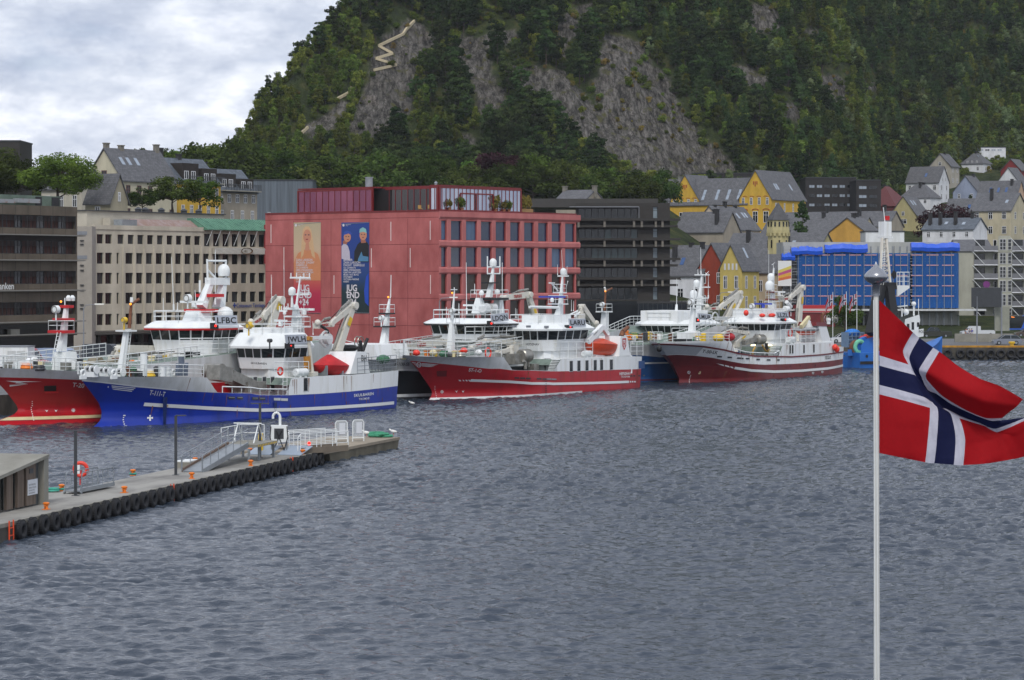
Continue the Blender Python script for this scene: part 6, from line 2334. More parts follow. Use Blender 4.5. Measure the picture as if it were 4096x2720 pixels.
st = lambda pts: interp(sorted((sg.hp(*p).x,sg.hp(*p).z) for p in pts))
l1 = st([('F',205,1057),('F',400,1062),('F',700,1082),('F',950,1122),('F',1100,1160),('F',1300,1190),('F',1700,1196),('F',2000,1176),('F',2300,1136)])
sg.strip('rubbing_strake',lambda x: l1(x) - .09,lambda x: l1(x) + .09,HMAROON,sg.x0,sg.L,.06,1)
l2 = st([('F',850,1272),('F',950,1296),('F',1050,1320),('F',1250,1350),('F',1500,1362),('F',1800,1352),('F',2100,1326),('F',2290,1286)])
xm = sg.hp('F',1055,1320).x
sg.strip('white_stripe',lambda x: l2(x) - .15,lambda x: l2(x) + .15,HWHITE,xm,sg.L,.06,1)
sg.mark([[('F',850,1270),('F',930,1284),('F',938,1302)],[('F',945,1287),('F',990,1298),('F',1002,1316),('F',950,1303)],[('F',1004,1301),('F',1035,1309),('F',1044,1327),('F',1012,1319)]])
sg.strip('grey_gunwale',lambda x: max(sg.bound(x) + .05,l1(x) - 1.9),lambda x: l1(x) - .1,mat('grey white gunwale','AEB2B6',0.45,0.06),sg.x0,sg.hp('F',700,1100).x,.012,3)
sg.text('T-50-LK',('F',690,1150),('F',862,1168),('F',702,1114),INKB,shear=.18,bold=.015)
sg.text('SEGLA',('F',2070,1207),('F',2135,1200),('F',2070,1188),INKB,bold=.01)
sg.text('TROMSØ',('F',2070,1226),('F',2135,1218),('F',2070,1212),INKB,bold=.01)
for x,y,r in ((543,1371,18),(1934,1378,13),(2038,1366,13)):
 sg.mark([[('F',x + r*math.cos(a),y + r*math.sin(a)) for a in np.linspace(0,2*math.pi,14,False)]])
 sg.mark([[('F',x,y),('F',x + r*.8*math.cos(a),y + r*.8*math.sin(a)),('F',x + r*.8*math.cos(a + .9),y + r*.8*math.sin(a + .9))] for a in (.2,2.3,4.4)],BLACK,off=.085)
sg.mark([[('F',645,1375),('F',660,1378),('F',662,1358),('F',678,1360),('F',672,1388),('F',652,1392)]],CREAM)
sg.mark(ticks('F',[(563,1405),(558,1420),(553,1436),(548,1452),(547,1470),(548,1487)],4,5))
for x,y,w in ((886,1195,55),(1000,1203,50),(1104,1211,44),(1145,1214,22),(1202,1216,40),(1320,1225,40),(1437,1230,40),(1547,1231,28),(2285,1183,14)):
 sg.mark([[('F',x - w/2,y - 9),('F',x + w/2,y - 8),('F',x + w/2,y + 9),('F',x - w/2,y + 8)]],DARK,'freeing_port')
sg.mark([[('F',x - 4,y - 7),('F',x + 4,y - 7),('F',x + 4,y + 9),('F',x - 4,y + 9)] for x,y in ((1676,1300),(1790,1296),(1960,1290),(1490,1410))],BLACK,'scupper')
zmain = sg.sheer((fx + aft)/2 + 1) - .9
sg.deck(sg.x0 + .3,fx,lambda x: sg.sheer(x) - .08,DECKGRN)
sg.deck(fx - .8,aft + .5,zmain,DECKGRN,.15)
sg.deck(aft - .1,sg.L - .05,lambda x: sg.sheer(x) - .3,DECKGRN)
sg.bulkhead(fx - .8,zmain,zf - .1)
for sd_ in (-1,1):
 sg.add('railing',rail(sg.edge(sg.x0 + 1.2,fx - .2,sd_),1.0,3),WHITE)
 sg.add('railing',rail(sg.edge(fx + 1.2,aft - .4,sd_,.05),.35,1,.05,1.5),WHITE)
mb = MB()
mb.obox(sg.on('F',485,1030,-1.2),1.4,1.6,.7)
sg.add('anchor_pocket',mb,BLACK,smooth=0)
mb = MB()
mb.ball(sg.on('F',215,1105,-.4),.33,.33,.42)
sg.add('bow_fender',mb,BLACK)
WH = 2.9
xs0,xa0 = sg.on('F',1515,870,-WH - .3).x,sg.on('F',1690,870,-WH - .3).x
zw = lambda y: sg.on('F',1600,y,-WH - .3).z
sg.wheelhouse(xs0 - 1.5,1.5,1.9,WH,xa0,zw(1000),zw(898),zw(822),zw(750),.42,(5,2,3),.6,roof_in=.6)
sg.house([(xs0 - .8,2.2),(xs0 + .3,2.7),(xa0 + .6,2.7)],zmain,zw(1000) + .02)
sg.house([(aft + .9,sg.B/2 - .5),(aft + 1.8,sg.B/2 - .3),(sg.on('F',2140,1000,-4).x,sg.B/2 - .3)],zmain,zbd - .02,name='superstructure')
for x in (1268,1458):
 p = sg.on('F',x,1066,-2.9)
 mb = MB()
 mb.beam(p - V(.5,0,0),p + V(.5,0,0),.12,.16)
 sg.add('lit_tube_lamp',mb,mat('lit deck lamp','FFE9A8',0.3,0,emit=3.0),smooth=0)
sg.panes([('F',x,y) for x,y in ((1680,1112),(1709,1112),(1835,1108),(1946,1104))],-sg.B/2 - .03,.34,1.0)
sg.text('SEGLA',('F',1284,956),('F',1350,956),('F',1284,938),INKB,yl=-2.4,bold=.015)
sg.board('LLZL',('F',1538,766),('F',1670,766),('F',1530,692),-WH - 1.0)
p = sg.on('F',1618,778,-WH - .9)
mb = MB()
mb.box(p.x - .55,p.y,p.z - .28,p.x + .55,p.y + .3,p.z + .28)
nb = sg.add('navigation_light_box',mb,BLACK,smooth=0)
mb = MB()
mb.ball(p + V(.2,-.03,0),.1)
sg.add('red_side_light',mb,REDLT,nb)
zr = zw(750)
mb = MB()
mb.loft([[V(x,y,z) for x,y in ((xs0 - 1.4,-2.0),(xa0 - .2,-2.4),(xa0 - .2,2.4),(xs0 - 1.4,2.0))] for z in (zr - .1,zr + .9)])
sg.add('roof_casing',mb,WHITE2,smooth=0)
sg.add('roof_rail',rail([V(xs0 - 1.5,-2.0,zr),V(xs0 - 1.0,-2.6,zr),V(xa0,-2.6,zr),V(xa0,2.6,zr),V(xs0 - 1.5,2.0,zr),V(xs0 - 1.5,-2.0,zr)],1.0,2,.025),WHITE)
sg.lamp('F',1250,630,-1.2,.5)
sg.fender('F',1188,705,-1.8,.55)
for x,y,r in ((1370,733,.38),(1480,730,.6)):
 p = sg.on('F',x,y,-2.5)
 mb = MB()
 mb.ball(p,r,.4,.26)
 sg.add('orange_life_jacket_bag',mb,BUOY)
m0 = sg.mast([('F',1480,690,1.9,1.9),('F',1480,560,1.1,1.1),('F',1485,460,.7,.7),('F',1498,200,.25,.25)])
for y in (652,545,465):
 sg.platform('F',1478,y,3.0 - (652 - y)*.006,1.6,0,m0,trim=HMAROON,rails=y > 460)
sg.dome('F',1450,392,.95,-.4,m0)
sg.dome('F',1467,300,.8,-.2,m0)
sg.radar('F',1560,470,1.6,0,m0)
sg.radar('F',1380,603,2.4,-.6,m0,mat('blue radar bar','2B3FA0'))
for a in ((1440,640,1443,0),(1690,740,1688,380),(1495,210,1495,150),(1480,165,1510,140),(1595,540,1597,440)):
 sg.whip('F',*a,0)
sg.crane([('F',1770,1000),('F',1770,860),('F',1805,420),('F',1670,540),('F',1580,555)],.2,(1.1,.8,.6))
mb = MB()
sp_ = sg.on('F',1640,660,-.3)
mb.lathe([(.3,-.45),(.4,-.35),(.4,.35),(.3,.45)],sp_,14,axis='X')
mb.tube(sg.on('F',1640,580,-.3),sg.on('F',1690,640,-.3),.25)
sg.add('power_block',mb,WHITE2)
fmc = sg.crane([('F',1055,1120),('F',1060,1055),('F',1205,930),('F',1020,900),('F',930,935)],-1.2,(.55,.6,.5),head=False)
fm_ = sg.mast([('F',580,925,1.5,1.5),('F',598,650,.8,.8)])
sg.platform('F',600,645,2.0,1.4,0,fm_)
sg.mast([('F',600,645,.35,.35),('F',608,400,.25,.25)],parent=fm_)
sg.dome('F',632,372,.72,0,fm_)
sg.lamp('F',565,585,-.3,.55)
mb = MB()
mb.obox(sg.on('F',520,970,-.4),1.8,1.6,1.0)
mb.obox(sg.on('F',590,950,-.4),1.1,1.4,.9)
sg.add('windlass_house',mb,WHITE2,smooth=0)
for x,y,m_,a,b in ((880,985,YELLOW,2.4,1.1),(1000,975,HRED,2.4,1.2)):
 mb = MB()
 p = sg.on('F',x,y,-1.0)
 mb.ball(p,a/2.8,.7,b/2.2)
 sg.add('net_bag',mb,m_)
clutter(sg,1.5,fx - 1.0,2.4,zf - .05,12,23)
clutter(sg,fx + .5,aft - 1,3.2,zmain,12,24,[STEEL,GALV,DARK,GREYW,NETG,HSEA])
mb = MB()
p = sg.on('F',1340,1000,-2.4)
mb.lathe([(.4,-.9),(.62,-.75),(.62,.75),(.4,.9)],p,18,axis='X')
mb.beam(sg.on('F',1160,1040,-2.4),sg.on('F',1290,1000,-2.4),.5,.5)
sg.add('fish_pump',mb,STEEL)
mb = MB()
mb.tube(sg.on('F',1415,1045,-2.8),sg.on('F',1422,1125,-2.8),.2,n=10)
sg.add('black_hose',mb,BLACK)
for q in (((1370,1065),(1400,1120),(1440,1150)),((1440,1118),(1490,1140),(1530,1172)),((1290,1090),(1265,1130),(1262,1170))):
 mb = MB()
 mb.path([sg.on('F',*k,-3.2) for k in q],.11,8)
 sg.add('yellow_hose',mb,mat('yellow brown hose','A88642',0.7,0.15))
lad = MB()
for k in range(8):
 t_ = k/7
 a = sg.on('F',1500 + 30*t_,1175 - 115*t_,-4.4)
 lad.box(a.x - .35,-4.6,a.z - .04,a.x + .75,-3.8,a.z + .04)
sg.add('stair',lad,WHITE,smooth=0)
sg.add('boat_deck_rail',rail([sg.on('F',x,y,-4.3) for x,y in ((1575,1046),(1745,1040),(1970,1035))],1.7,3),WHITE)
sg.raft('F',1690,1005,-3.8,1.8,.4)
sg.buoyring('F',1683,925,-3.1,.55)
mb = MB()                                              # grey inflatable under a lifting bridle
a,b = sg.on('F',1775,890,-3.3),sg.on('F',2020,912,-3.3)
for k in (-.75,.75):
 mb.lathe([(.12,0),(.24,.4),(.24,(b - a).length - .4),(.12,(b - a).length)],a + V(0,k,0),12,axis='X')
mb.box(a.x + .3,a.y - .7,a.z - .2,b.x - .5,a.y + .7,a.z)
ib = sg.add('inflatable_boat',mb,mat('grey inflatable rubber','8A8C90',0.5,0.1))
mb = MB()
mb.loft([[(a.x + .4,a.y + k*.75,a.z - .15) for k in (-1,1)] + [(a.x + .6,a.y,a.z - .75)],[(b.x - .8,a.y + k*.75,a.z - .15) for k in (-1,1)] + [(b.x - .8,a.y,a.z - .75)]])
sg.add('boat_bottom',mb,BOATO,ib)
mb = MB()
c = sg.on('F',1895,815,-3.3)
mb.loft([[c + V(-.9,-.7,-.85),c + V(.9,-.7,-.85),c + V(.9,.7,-.85),c + V(-.9,.7,-.85)],[c + V(-.05,-.05,.35),c + V(.05,-.05,.35),c + V(.05,.05,.35),c + V(-.05,.05,.35)]])
sg.add('boat_cover',mb,GREYW,ib,0)
mb = MB()
mb.beam(sg.on('F',1805,860,-3.0),sg.on('F',1892,755,-3.0),.4,.5)
sg.add('davit',mb,CREAM,smooth=0)
k0,k1,k2,k3 = (sg.on('F',*p,-4.3) for p in ((2045,1040),(2140,1035),(2090,855),(2000,850)))
mb = MB()
mb.loft([[k0,k1,V(k1.x,-1.4,k1.z),V(k0.x - .9,-1.4,k0.z)],[k3,k2,V(k2.x,-1.8,k2.z),V(k3.x - .6,-1.8,k3.z)]])
cs = sg.add('exhaust_casing',mb,WHITE2,smooth=0)
mb = MB()
mb.loft([[k3 + V(-.7,-.05,0),k2 + V(.1,-.05,0),V(k2.x + .1,-1.7,k2.z),V(k3.x - .7,-1.7,k3.z)],[k3 + V(-.6,0,.5),k2 + V(0,0,.5),V(k2.x,-1.8,k2.z + .5),V(k3.x - .6,-1.8,k3.z + .5)]])
sg.add('casing_band',mb,HMAROON,cs,0)
mb = MB()
mb.path([sg.on('F',2040,835,-3),sg.on('F',2036,730,-3),sg.on('F',2066,705,-3)],.17,10)
sg.add('exhaust_pipe',mb,RUST,cs)
mb = MB()
mb.lathe([(.24,0),(.24,.4),(.32,.45),(.32,.7),(.2,.75)],sg.on('F',2112,830,-3),14)
sg.add('vent_cowl',mb,WHITE2,cs)
mb = MB()
for x in (2110,2198):
 c = sg.on('F',x,772,-2.6)
 mb.torus(c,.5,.04,'Y',20,6)
 mb.torus(c + V(0,.4,0),.45,.04,'Y',20,6)
 mb.lathe([(.22,-.2),(.25,0),(.22,.3)],c,12,axis='Y')
sg.add('hose_reel',mb,STEEL,cs)
sg.fender('F',2185,1090,-4.9,.62)
sg.fender('F',2205,1112,-5.0,.62)
for q,k in ((bl,34),(rd,24),(sg,60)):
 q.streaks(k,k)
# ================================================================== larger vessels moored inside the first row
def inboard(label,stem,L,B,hullm,prof,sheer,bound,wh,low,board,trim=None,le=(18,11)):
 s = Ship('fishing_vessel',label,stem,L,B,prof,sheer,bound,le=le,pw=(2.0,2.6),zref=8.0,group='moored fishing vessels')
 s.hull(hullm,GREYW)
 s.deck(s.x0 + .3,s.L - .1,lambda x: s.sheer(x) - .1,DECKGRN)
 for sd_ in (-1,1):
  s.add('railing',rail(s.edge(s.x0 + .2,s.L*.5,sd_,n=24),1.1,3,.035),WHITE)
 sh,xc,xa,y0,ys,yh,yt,w,wf,ch,nw = wh
 x1,x2 = s.on(sh,xc,ys,-w - .3).x,s.on(sh,xa,ys,-w - .3).x
 z = lambda y: s.on(sh,xc,y,-w - .3).z
 s.wheelhouse(x1 - ch,ch,wf,w,x2,z(y0),z(ys),z(yh),z(yt),.55,nw,.55,trim=trim,roof_in=.5)
 s.house([(x1 - ch + .6,wf + .4),(x1 + .4,w + .3),(x2 + 1.5,w + .3)],s.sheer(x1) - .2,z(y0) + .02)
 s.house([(x1 - .5,B/2 - 1.0),(s.L - 12,B/2 - 1.0)],s.sheer(x1) - .2,z(y0) - low,name='superstructure')
 s.board(*board,-w - 1.3)
 zr = z(yt) - .05
 s.add('roof_rail',rail([V(x1 - ch - .3,-wf,zr),V(x1,-w,zr),V(x2,-w,zr),V(x2,w,zr),V(x1,w,zr),V(x1 - ch - .3,wf,zr),V(x1 - ch - .3,-wf,zr)],1.0,2,.03),WHITE)
 s.add('bridge_wing_rail',rail([V(x1 - ch - .9,-wf - .6,z(y0) - .1),V(x1 - .2,-w - 1.0,z(y0) - .1),V(x2 + 1.2,-w - 1.0,z(y0) - .1)],1.5,3,.035),WHITE)
 mb = MB()
 mb.loft([[V(x,y,zz) for x,y in ((x1 - ch - 1,-wf - .7),(x1 - .2,-w - 1.1),(x2 + 1.3,-w - 1.1),(x2 + 1.3,w + 1.1),(x1 - .2,w + 1.1),(x1 - ch - 1,wf + .7))] for zz in (z(y0) - .28,z(y0) - .1)])
 s.add('bridge_deck',mb,WHITE,smooth=0)
 p = s.on(board[1][0],board[1][1] - 12,board[1][2] + 6,-w - 1.2)
 mb = MB()
 mb.box(p.x - .3,p.y,p.z - .28,p.x + .6,p.y + .3,p.z + .28)
 nb = s.add('navigation_light_box',mb,BLACK,smooth=0)
 mb = MB()
 mb.ball(p + V(.1,-.03,0),.12)
 s.add('red_side_light',mb,REDLT,nb)
 clutter(s,2,x1 - 4,3.5,s.sheer(8) - .1,26,int(L))
 return s,x1,x2,zr
lf,x1,x2,zr = inboard('large red fishing vessel moored inside the blue one, call sign LFBC',px('A',-20,1444),41,12,HRED,
       [('A',-90,1448),('A',0,1400),('A',110,1362),('A',150,1322),('A',140,1285),('A',60,1180),('A',-40,1068),('A',-110,975)],
       [('A',-110,970),('A',100,978),('A',300,986),('A',640,1000),(50,7.0)],
       [('A',-70,1050),('A',0,1050),('A',300,1057),('A',640,1072),(17,3.0),(50,3.0)],
       ('B',1147,1322,850,742,655,590,3.4,1.5,2.2,(3,3,3)),2.4,('LFBC',('B',1163,620),('B',1342,618),('B',1158,540)),REDP)
lf.strip('boot_stripe',lambda x: .38,lambda x: .62,CREAM,lf.x0,30,.06,1)
lf.strip('bottom_paint',lambda x: -.4,lambda x: .37,ANTIF,lf.x0,30,.045,1)
lf.text('T-20',('A',594,1128),('A',690,1138),('A',598,1092),shear=.12,bold=.02)
lf.mark([arrow('A',381,1328,13,10),arrow('A',458,1327,13,10)])
lf.mark(ringmark('A',601,1322,15) + cross('A',601,1322,10))
lf.mark(ticks('A',[(262 - (k > 2)*8 + max(0,k - 4)*4,1250 + 17*k) for k in range(10)],4,4))
lf.mark([[('A',45,1080),('A',345,1086),('A',120,1092)],[('A',75,1113),('A',228,1106),('A',75,1128)],[('A',140,1086),('A',228,1106),('A',120,1100)]])
lf.mark([[('A',360,1122),('A',460,1118),('A',460,1164),('A',360,1166)]],BLACK,'anchor_recess')
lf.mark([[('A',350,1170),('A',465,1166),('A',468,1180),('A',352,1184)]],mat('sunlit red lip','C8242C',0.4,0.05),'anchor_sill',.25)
fm_ = lf.mast([('A',540,990,3.2,3.6),('A',540,840,2.6,2.8)],-1.0)
lf.mast([('A',505,835,1.2,1.5),('A',525,680,1.0,1.0),('A',548,460,.55,.6)],-1.0,parent=fm_)
for x,y,w in ((505,662,3.4),(525,562,2.8),(550,455,1.8)):
 lf.platform('A',x,y,w,w*.62,-1.0,fm_,trim=REDP,th=.25,rails=y > 600)
lf.lamp('A',462,490,-1.5,.5)
mb = MB()
for x in (565,598):
 mb.lathe([(.2,0),(.24,.3),(.1,.5)],lf.on('A',x,420,-1.0),10)
mb.tube(lf.on('A',535,455,-1),lf.on('A',535,395,-1),.05)
mb.ball(lf.on('A',503,426,-1.3),.1,mi=1)
lf.add('mast_light',mb,[WHITE,AMBLT],fm_)
lad = MB()
ladder(lad,lf.on('A',440,940,-1.6),lf.on('A',487,680,-1.6),.45,.035,(1,0,0))
lf.add('mast_ladder',lad,WHITE,fm_)
m0 = lf.mast([('B',1010,610,4.6,4.2),('B',1010,500,3.2,2.8)])
mb = MB()
for a,b,c in (((1040,470),(1120,260),1.1),((1185,480),(1225,260),1.2)):
 mb.beam(lf.on('B',*a,0),lf.on('B',*b,0),c*.8,c*.7,0,.5,.5)
mb.beam(lf.on('B',1095,258,0),lf.on('B',1255,258,0),.7,.7)
for a,b in (((1095,250),(1090,75)),((1245,250),(1245,80)),((1088,90),(1248,90)),((1095,165),(1170,240)),((1030,350),(1030,250))):
 mb.tube(lf.on('B',*a,0),lf.on('B',*b,0),.1)
ar = lf.add('mast_arch',mb,WHITE,m0,0)
lf.dome('B',1228,168,1.05,0,ar,1.0)
for x,y,w in ((1110,362,3.6),(1040,487,4.2)):
 lf.platform('B',x,y,w,w*.8,0,m0,trim=REDP,th=.3,rails=False)
lf.lamp('B',930,398,-1.5,.55)
lf.radar('B',980,428,3.2,-1.2,m0)
mb = MB()
mb.ball(lf.on('B',1240,530,-1.0),0.8,.75,.75)
lf.add('funnel_hood',mb,WHITE)
for a in ((815,500,797,60),(728,580,728,395),(1157,450,1158,0),(845,500,848,430),(1000,480,990,330)):
 lf.whip('B',*a,-1.0,r=.045)
lf.crane([('B',330,960),('B',330,900),('B',360,815),('B',775,815),('B',770,850)],2.0,(.8,.95,.6),head=False)
lf.crane([('B',570,980),('B',580,910),('B',760,880),('B',900,890)],-1.0,(.9,.9,.6),head=False)
lf.crane([('C',380,660),('C',380,600),('C',470,335),('C',330,480),('C',225,550)],0,(1.3,.9,.7))
lf.lamp('C',212,560,-.6,.6,YELLOW)
mb = MB()
mb.beam(lf.on('B',950,985,-3.5),lf.on('B',1190,985,-3.5),1.2,2.6)
mb.beam(lf.on('B',1190,985,-3.5),lf.on('B',1250,1060,-3.5),1.2,2.0)
lf.add('net_bin',mb,WHITE2,smooth=0)
lf.panes([('B',938,900),('B',1001,902)],-3.75,1.0,1.3,name='door')
lf.cover_boat(('B',1270,925),('B',1440,925),('B',1315,900),-4.6,1.1,BOATO,BOATO,1.2)
lf.raft('B',1313,990,-4.8,2.0,.5)
mb = MB()
q = [lf.on('A',*k,-3.5) for k in ((770,940),(800,900),(840,880),(870,930),(980,900),(960,950))]
mb.loft([q,[k + V(0,1.0,0) for k in q]])
lf.add('olive_hopper',mb,mat('olive grey paint','7C7460',0.6,0.15),smooth=0)
bk_s,x1,x2,zr = inboard('large black hulled fishing vessel moored behind the bright red one, call sign LDQN',(1425,1602),45,12,HBLACK,
       [('D',-200,1335),('D',-180,1290),('D',-200,1150),('D',-260,1000),('D',-330,850)],
       [('D',-330,846),('D',0,930),('D',200,936),('D',600,940),(52,7.0)],
       [('D',-260,1040),('D',0,1038),('D',200,1040),('D',600,1062),(52,4.6)],
       ('D',1150,1310,742,690,602,545,3.8,2.0,2.4,(4,3,4)),1.0,('LDQN',('D',1128,582),('D',1292,560),('D',1118,505)),BLACK)
bk_s.text('F-100-SE',('D',185,995),('D',328,998),('D',192,962),INKB,shear=.15,bold=.005)
bk_s.strip('white_stripe',lambda x: 3.0,lambda x: 3.2,HWHITE,3,40,.06,1)
bk_s.strip('waterline_stripe',lambda x: .25,lambda x: .55,GREYW,bk_s.x0,40,.06,1)
bk_s.text('BEATE',('D',780,752),('D',840,752),('D',780,738),INKB,yl=-3.0)
mb = MB()
a,b = bk_s.on('D',-80,935,-2.0),bk_s.on('D',230,935,-2.0)
mb.loft([[V(x,y,z) for y,z in ((-3.4,a.z),(-3.0,a.z + 1.5),(3.0,a.z + 1.5),(3.4,a.z))] for x in (a.x,b.x)])
bk_s.add('whaleback',mb,WHITE2,smooth=0)
fm_ = bk_s.mast([('D',80,930,2.2,2.4),('D',85,800,1.3,1.6),('D',105,620,1.0,1.1),('D',122,480,.6,.7),('D',140,350,.3,.3)],-.5)
bk_s.platform('D',92,612,3.2,2.2,-.5,fm_,trim=BLACK)
bk_s.platform('D',115,486,2.4,1.6,-.5,fm_,trim=BLACK)
bk_s.lamp('D',62,535,-.8,.42)
mb = MB()
mb.ball(bk_s.on('D',128,334,-.6),.1,mi=0)
bk_s.add('mast_light',mb,AMBLT,fm_)
bk_s.add('mast_whip',MB().tube(bk_s.on('D',148,345,-.5),bk_s.on('D',156,120,-.5),.05,.03),WHITE,fm_)
mb = MB()
for a,b in (((1000,495),(1010,345)),((1185,500),(1195,345))):
 mb.beam(bk_s.on('D',*a,0),bk_s.on('D',*b,0),1.2,1.1,0,.6,.7)
m0 = bk_s.add('mast_legs',mb,WHITE,smooth=0)
bk_s.platform('D',1105,340,4.6,6.0,0,m0,trim=BLACK,th=.25)
bk_s.mast([('D',1100,335,1.2,1.2),('D',1125,190,.8,.8),('D',1142,30,.35,.35)],parent=m0)
bk_s.platform('D',1110,190,2.4,2.4,0,m0,trim=BLACK,rails=False)
bk_s.dome('M',610,893,.72,0,m0)
mb = MB()
for x in (1085,1205):
 mb.tube(bk_s.on('D',x,110,0),bk_s.on('D',x,-60,0),.07)
for y in (44,108):
 mb.tube(bk_s.on('D',1085,y,0),bk_s.on('D',1205,y,0),.08)
bk_s.add('aerial_frame',mb,WHITE,m0)
mb = MB()
for x in (1060,1130):
 p = bk_s.on('D',x,440,-1.0)
 mb.lathe([(.5,-.5),(.55,.4)],p,16,axis='X')
bk_s.add('air_intake',mb,GREYW)
bk_s.radar('D',958,413,2.8,-.8,m0)
bk_s.dome('D',1028,295,.5,-.6,m0,.9)
bk_s.dome('D',1180,285,.55,-.6,m0,.7)
for a in ((1228,480,1228,0),(885,500,880,0),(690,500,690,430),(810,490,810,395),(962,300,962,205)):
 bk_s.whip('D',*a,-1.0,r=.05)
bk_s.crane([('D',1560,620),('D',1540,520),('D',1480,310),('D',1245,340)],1.0,(1.0,.9),head=False)
bk_s.crane([('D',700,830),('D',690,775),('D',640,765),('D',220,825)],-1.0,(.6,.9),head=False)
lm,x1,x2,zr = inboard('large blue and white fishing vessel moored inside the dark red one, call sign LMUR',(2440,1532),43,12,HSEA,
       [('E',1060,1275),('E',1075,1240),('E',1060,1130),('E',1030,1000),('E',1000,905)],
       [('E',1000,900),('E',1240,916),('E',1540,920),(15,6.6),(52,6.0)],
       [('E',1040,1015),('E',1240,1012),('E',1400,1020),('E',1540,1035),(52,4.4)],
       ('F',640,835,1000,925,845,785,3.6,1.6,2.4,(4,3,4)),.2,('LMUR',('F',655,778),('F',803,790),('F',650,706)))
lm.strip('white_stripe',lambda x: 2.2,lambda x: 2.4,HWHITE,2,40,.06,1)
lm.strip('bottom_stripe',lambda x: -.2,lambda x: .35,mat('dark red boot stripe','5A1A22',0.5,0.1),lm.x0,40,.06,1)
mb = MB()
z = zr
mb.loft([[V(x,y,zz) for x,y in ((x1 - 2.6,-2.6),(x2 - .5,-3.2),(x2 - .5,3.2),(x1 - 2.6,2.6))] for zz in (z - .3,z + 1.2)])
lm.add('roof_casing',mb,WHITE2,smooth=0)
m0 = lm.mast([('F',670,705,1.6,1.6),('F',675,520,1.1,1.1),('F',670,515,.7,.7),('F',695,270,.35,.35)])
for x,y,w in ((670,605,3.2),(690,538,2.6),(695,272,3.0),(715,410,2.4)):
 lm.platform('F',x,y,w,1.2,0,m0,rails=y in (605,))
lm.dome('F',600,490,.85,-.6,m0)
for a in ((683,270,680,-30),(410,700,412,320),(650,270,648,215),(765,540,765,260),(740,270,770,240)):
 lm.whip('F',*a,-.5,r=.045)
mb = MB()
mb.tube(lm.on('F',405,710,-.5),lm.on('F',410,610,-.5),.22,.14)
lm.add('aerial_post',mb,WHITE)
lm.crane([('F',900,980),('F',905,870),('F',1110,480),('F',880,650),('F',745,660)],-1.0,(.95,.8,.6))
lm.add('crane_strut',MB().tube(lm.on('F',985,865,-1.0),lm.on('F',1145,520,-1.0),.32,.24,8),CRANEW)
mb = MB()
p = lm.on('F',840,770,-1.4)
mb.torus(p,.8,.1,'Y',22,8)
mb.beam(lm.on('F',850,765,-1.8),lm.on('F',968,765,-1.8),.4,.4)
p2 = lm.on('F',1065,830,-1.6)
mb.torus(p2,.6,.08,'Y',20,6)
lm.add('net_hauler',mb,GREYW)
fm_ = lm.mast([('E',1000,900,1.8,1.9),('E',1015,600,1.2,1.3)])
lm.platform('E',1005,590,2.6,2.2,0,fm_)
mb = MB()
mb.tube(lm.on('E',1008,585,0),lm.on('E',1020,400,0),.16,.1)
mb.tube(lm.on('E',1020,400,0),lm.on('E',1080,370,0),.12)
lm.add('rusty_pole',mb,RUST,fm_)
mb = MB()
mb.ball(lm.on('E',1016,398,-.2),.1,mi=1)
mb.tube(lm.on('E',1018,395,0),lm.on('E',1010,360,0),.12)
lm.add('mast_light',mb,[WHITE,AMBLT],fm_)
lm.lamp('E',985,525,-.5,.4)
lad = MB()
ladder(lad,lm.on('E',1025,860,-.9),lm.on('E',1035,600,-.9),.45,.035,(1,0,0))
lm.add('mast_ladder',lad,WHITE,fm_)
for x,y in ((1100,800),(1150,790),(1260,800),(1420,840),(1060,820)):
 lm.winch(lm.on('E',x,y + 55,-.5),.6,1.5,WHITE2)
# ------------------------------------------------------------------ the small blue work boat in the quay's corner
BA = math.radians(30)
wb = thing('work_boat','small bright blue work boat with black A frame and white lattice mast beside the flagpole','work boat',(46.2,360.5,0),BA)
wu,wnn = V(math.cos(BA),math.sin(BA),0),V(-math.sin(BA),math.cos(BA),0)
def wp(sh,x,y,yl=0.0):
 a,b = px(sh,x,y)
 d,o = V((a - CX)/FPX,1,-(b - HY)/FPX),V(0,0,EYE) - wb.location
 p = o + d*((yl - wnn.dot(o))/wnn.dot(d))
 return V(wu.dot(p),yl,p.z)
WL2,WB2 = 17.0,3.2
hb_ = lambda x,k: WB2*(1 - max(0,(x - 8)/(9.2 if k else 7.6)) ** 2.2 if x > 8 else 1)
zs_ = lambda x: 2.1 + max(0,(x - 8)/9) ** 2.5*2.0
mb = MB()
rings = []
for x in np.linspace(0,WL2,30):
 w1,w0 = max(.04,hb_(x,1)),max(.03,hb_(x,0)) if x < 15.4 else .03
 rings.append([(x,-w0*.9,-1),(x,-w0,.5),(x,-w1,zs_(x)),(x,-w1 + .03*(w1 > .1),zs_(x) + .01),(x,w1,zs_(x)),(x,w0,.5),(x,w0*.9,-1)])
mb.loft(rings)
mb.build('hull',HSKY,wb,40)
mb = MB()
mb.loft([[(x,-max(.05,hb_(x,0)) - .1,z) for z in (.55,.95)] for x in np.linspace(0,15,20)],closed=False,cap=False)
mb.build('rubber_fendering',BLACK,wb)
mb = MB()
for x in (1.2,5.0,9.0):
 mb.lathe([(.22,-.04),(.01,-.05)],(x,-WB2 - .01,1.65),12,axis='Y',cap=False)
mb.build('mooring_holes',BLACK,wb)
mb = MB()
mb.lathe([(1.5,-.35),(1.6,0),(1.5,.35)],wp('G',470,1160,-1.2),20,axis='Y')
mb.loft([[wp('G',*k,y) for k in ((425,1230),(560,1230),(570,1030),(500,1050),(425,1130))] for y in (-2.0,-1.2)])
mb.loft([[wp('G',*k,y) for k in ((270,1255),(270,1180),(315,1180),(330,1255))] for y in (-2.6,2.6)])
mb.build('trawl_winch',HSKY,wb)
mb = MB()
mb.lathe([(1.1,-.3),(1.1,.3)],wp('G',378,1160,-1.2),18,axis='Y')
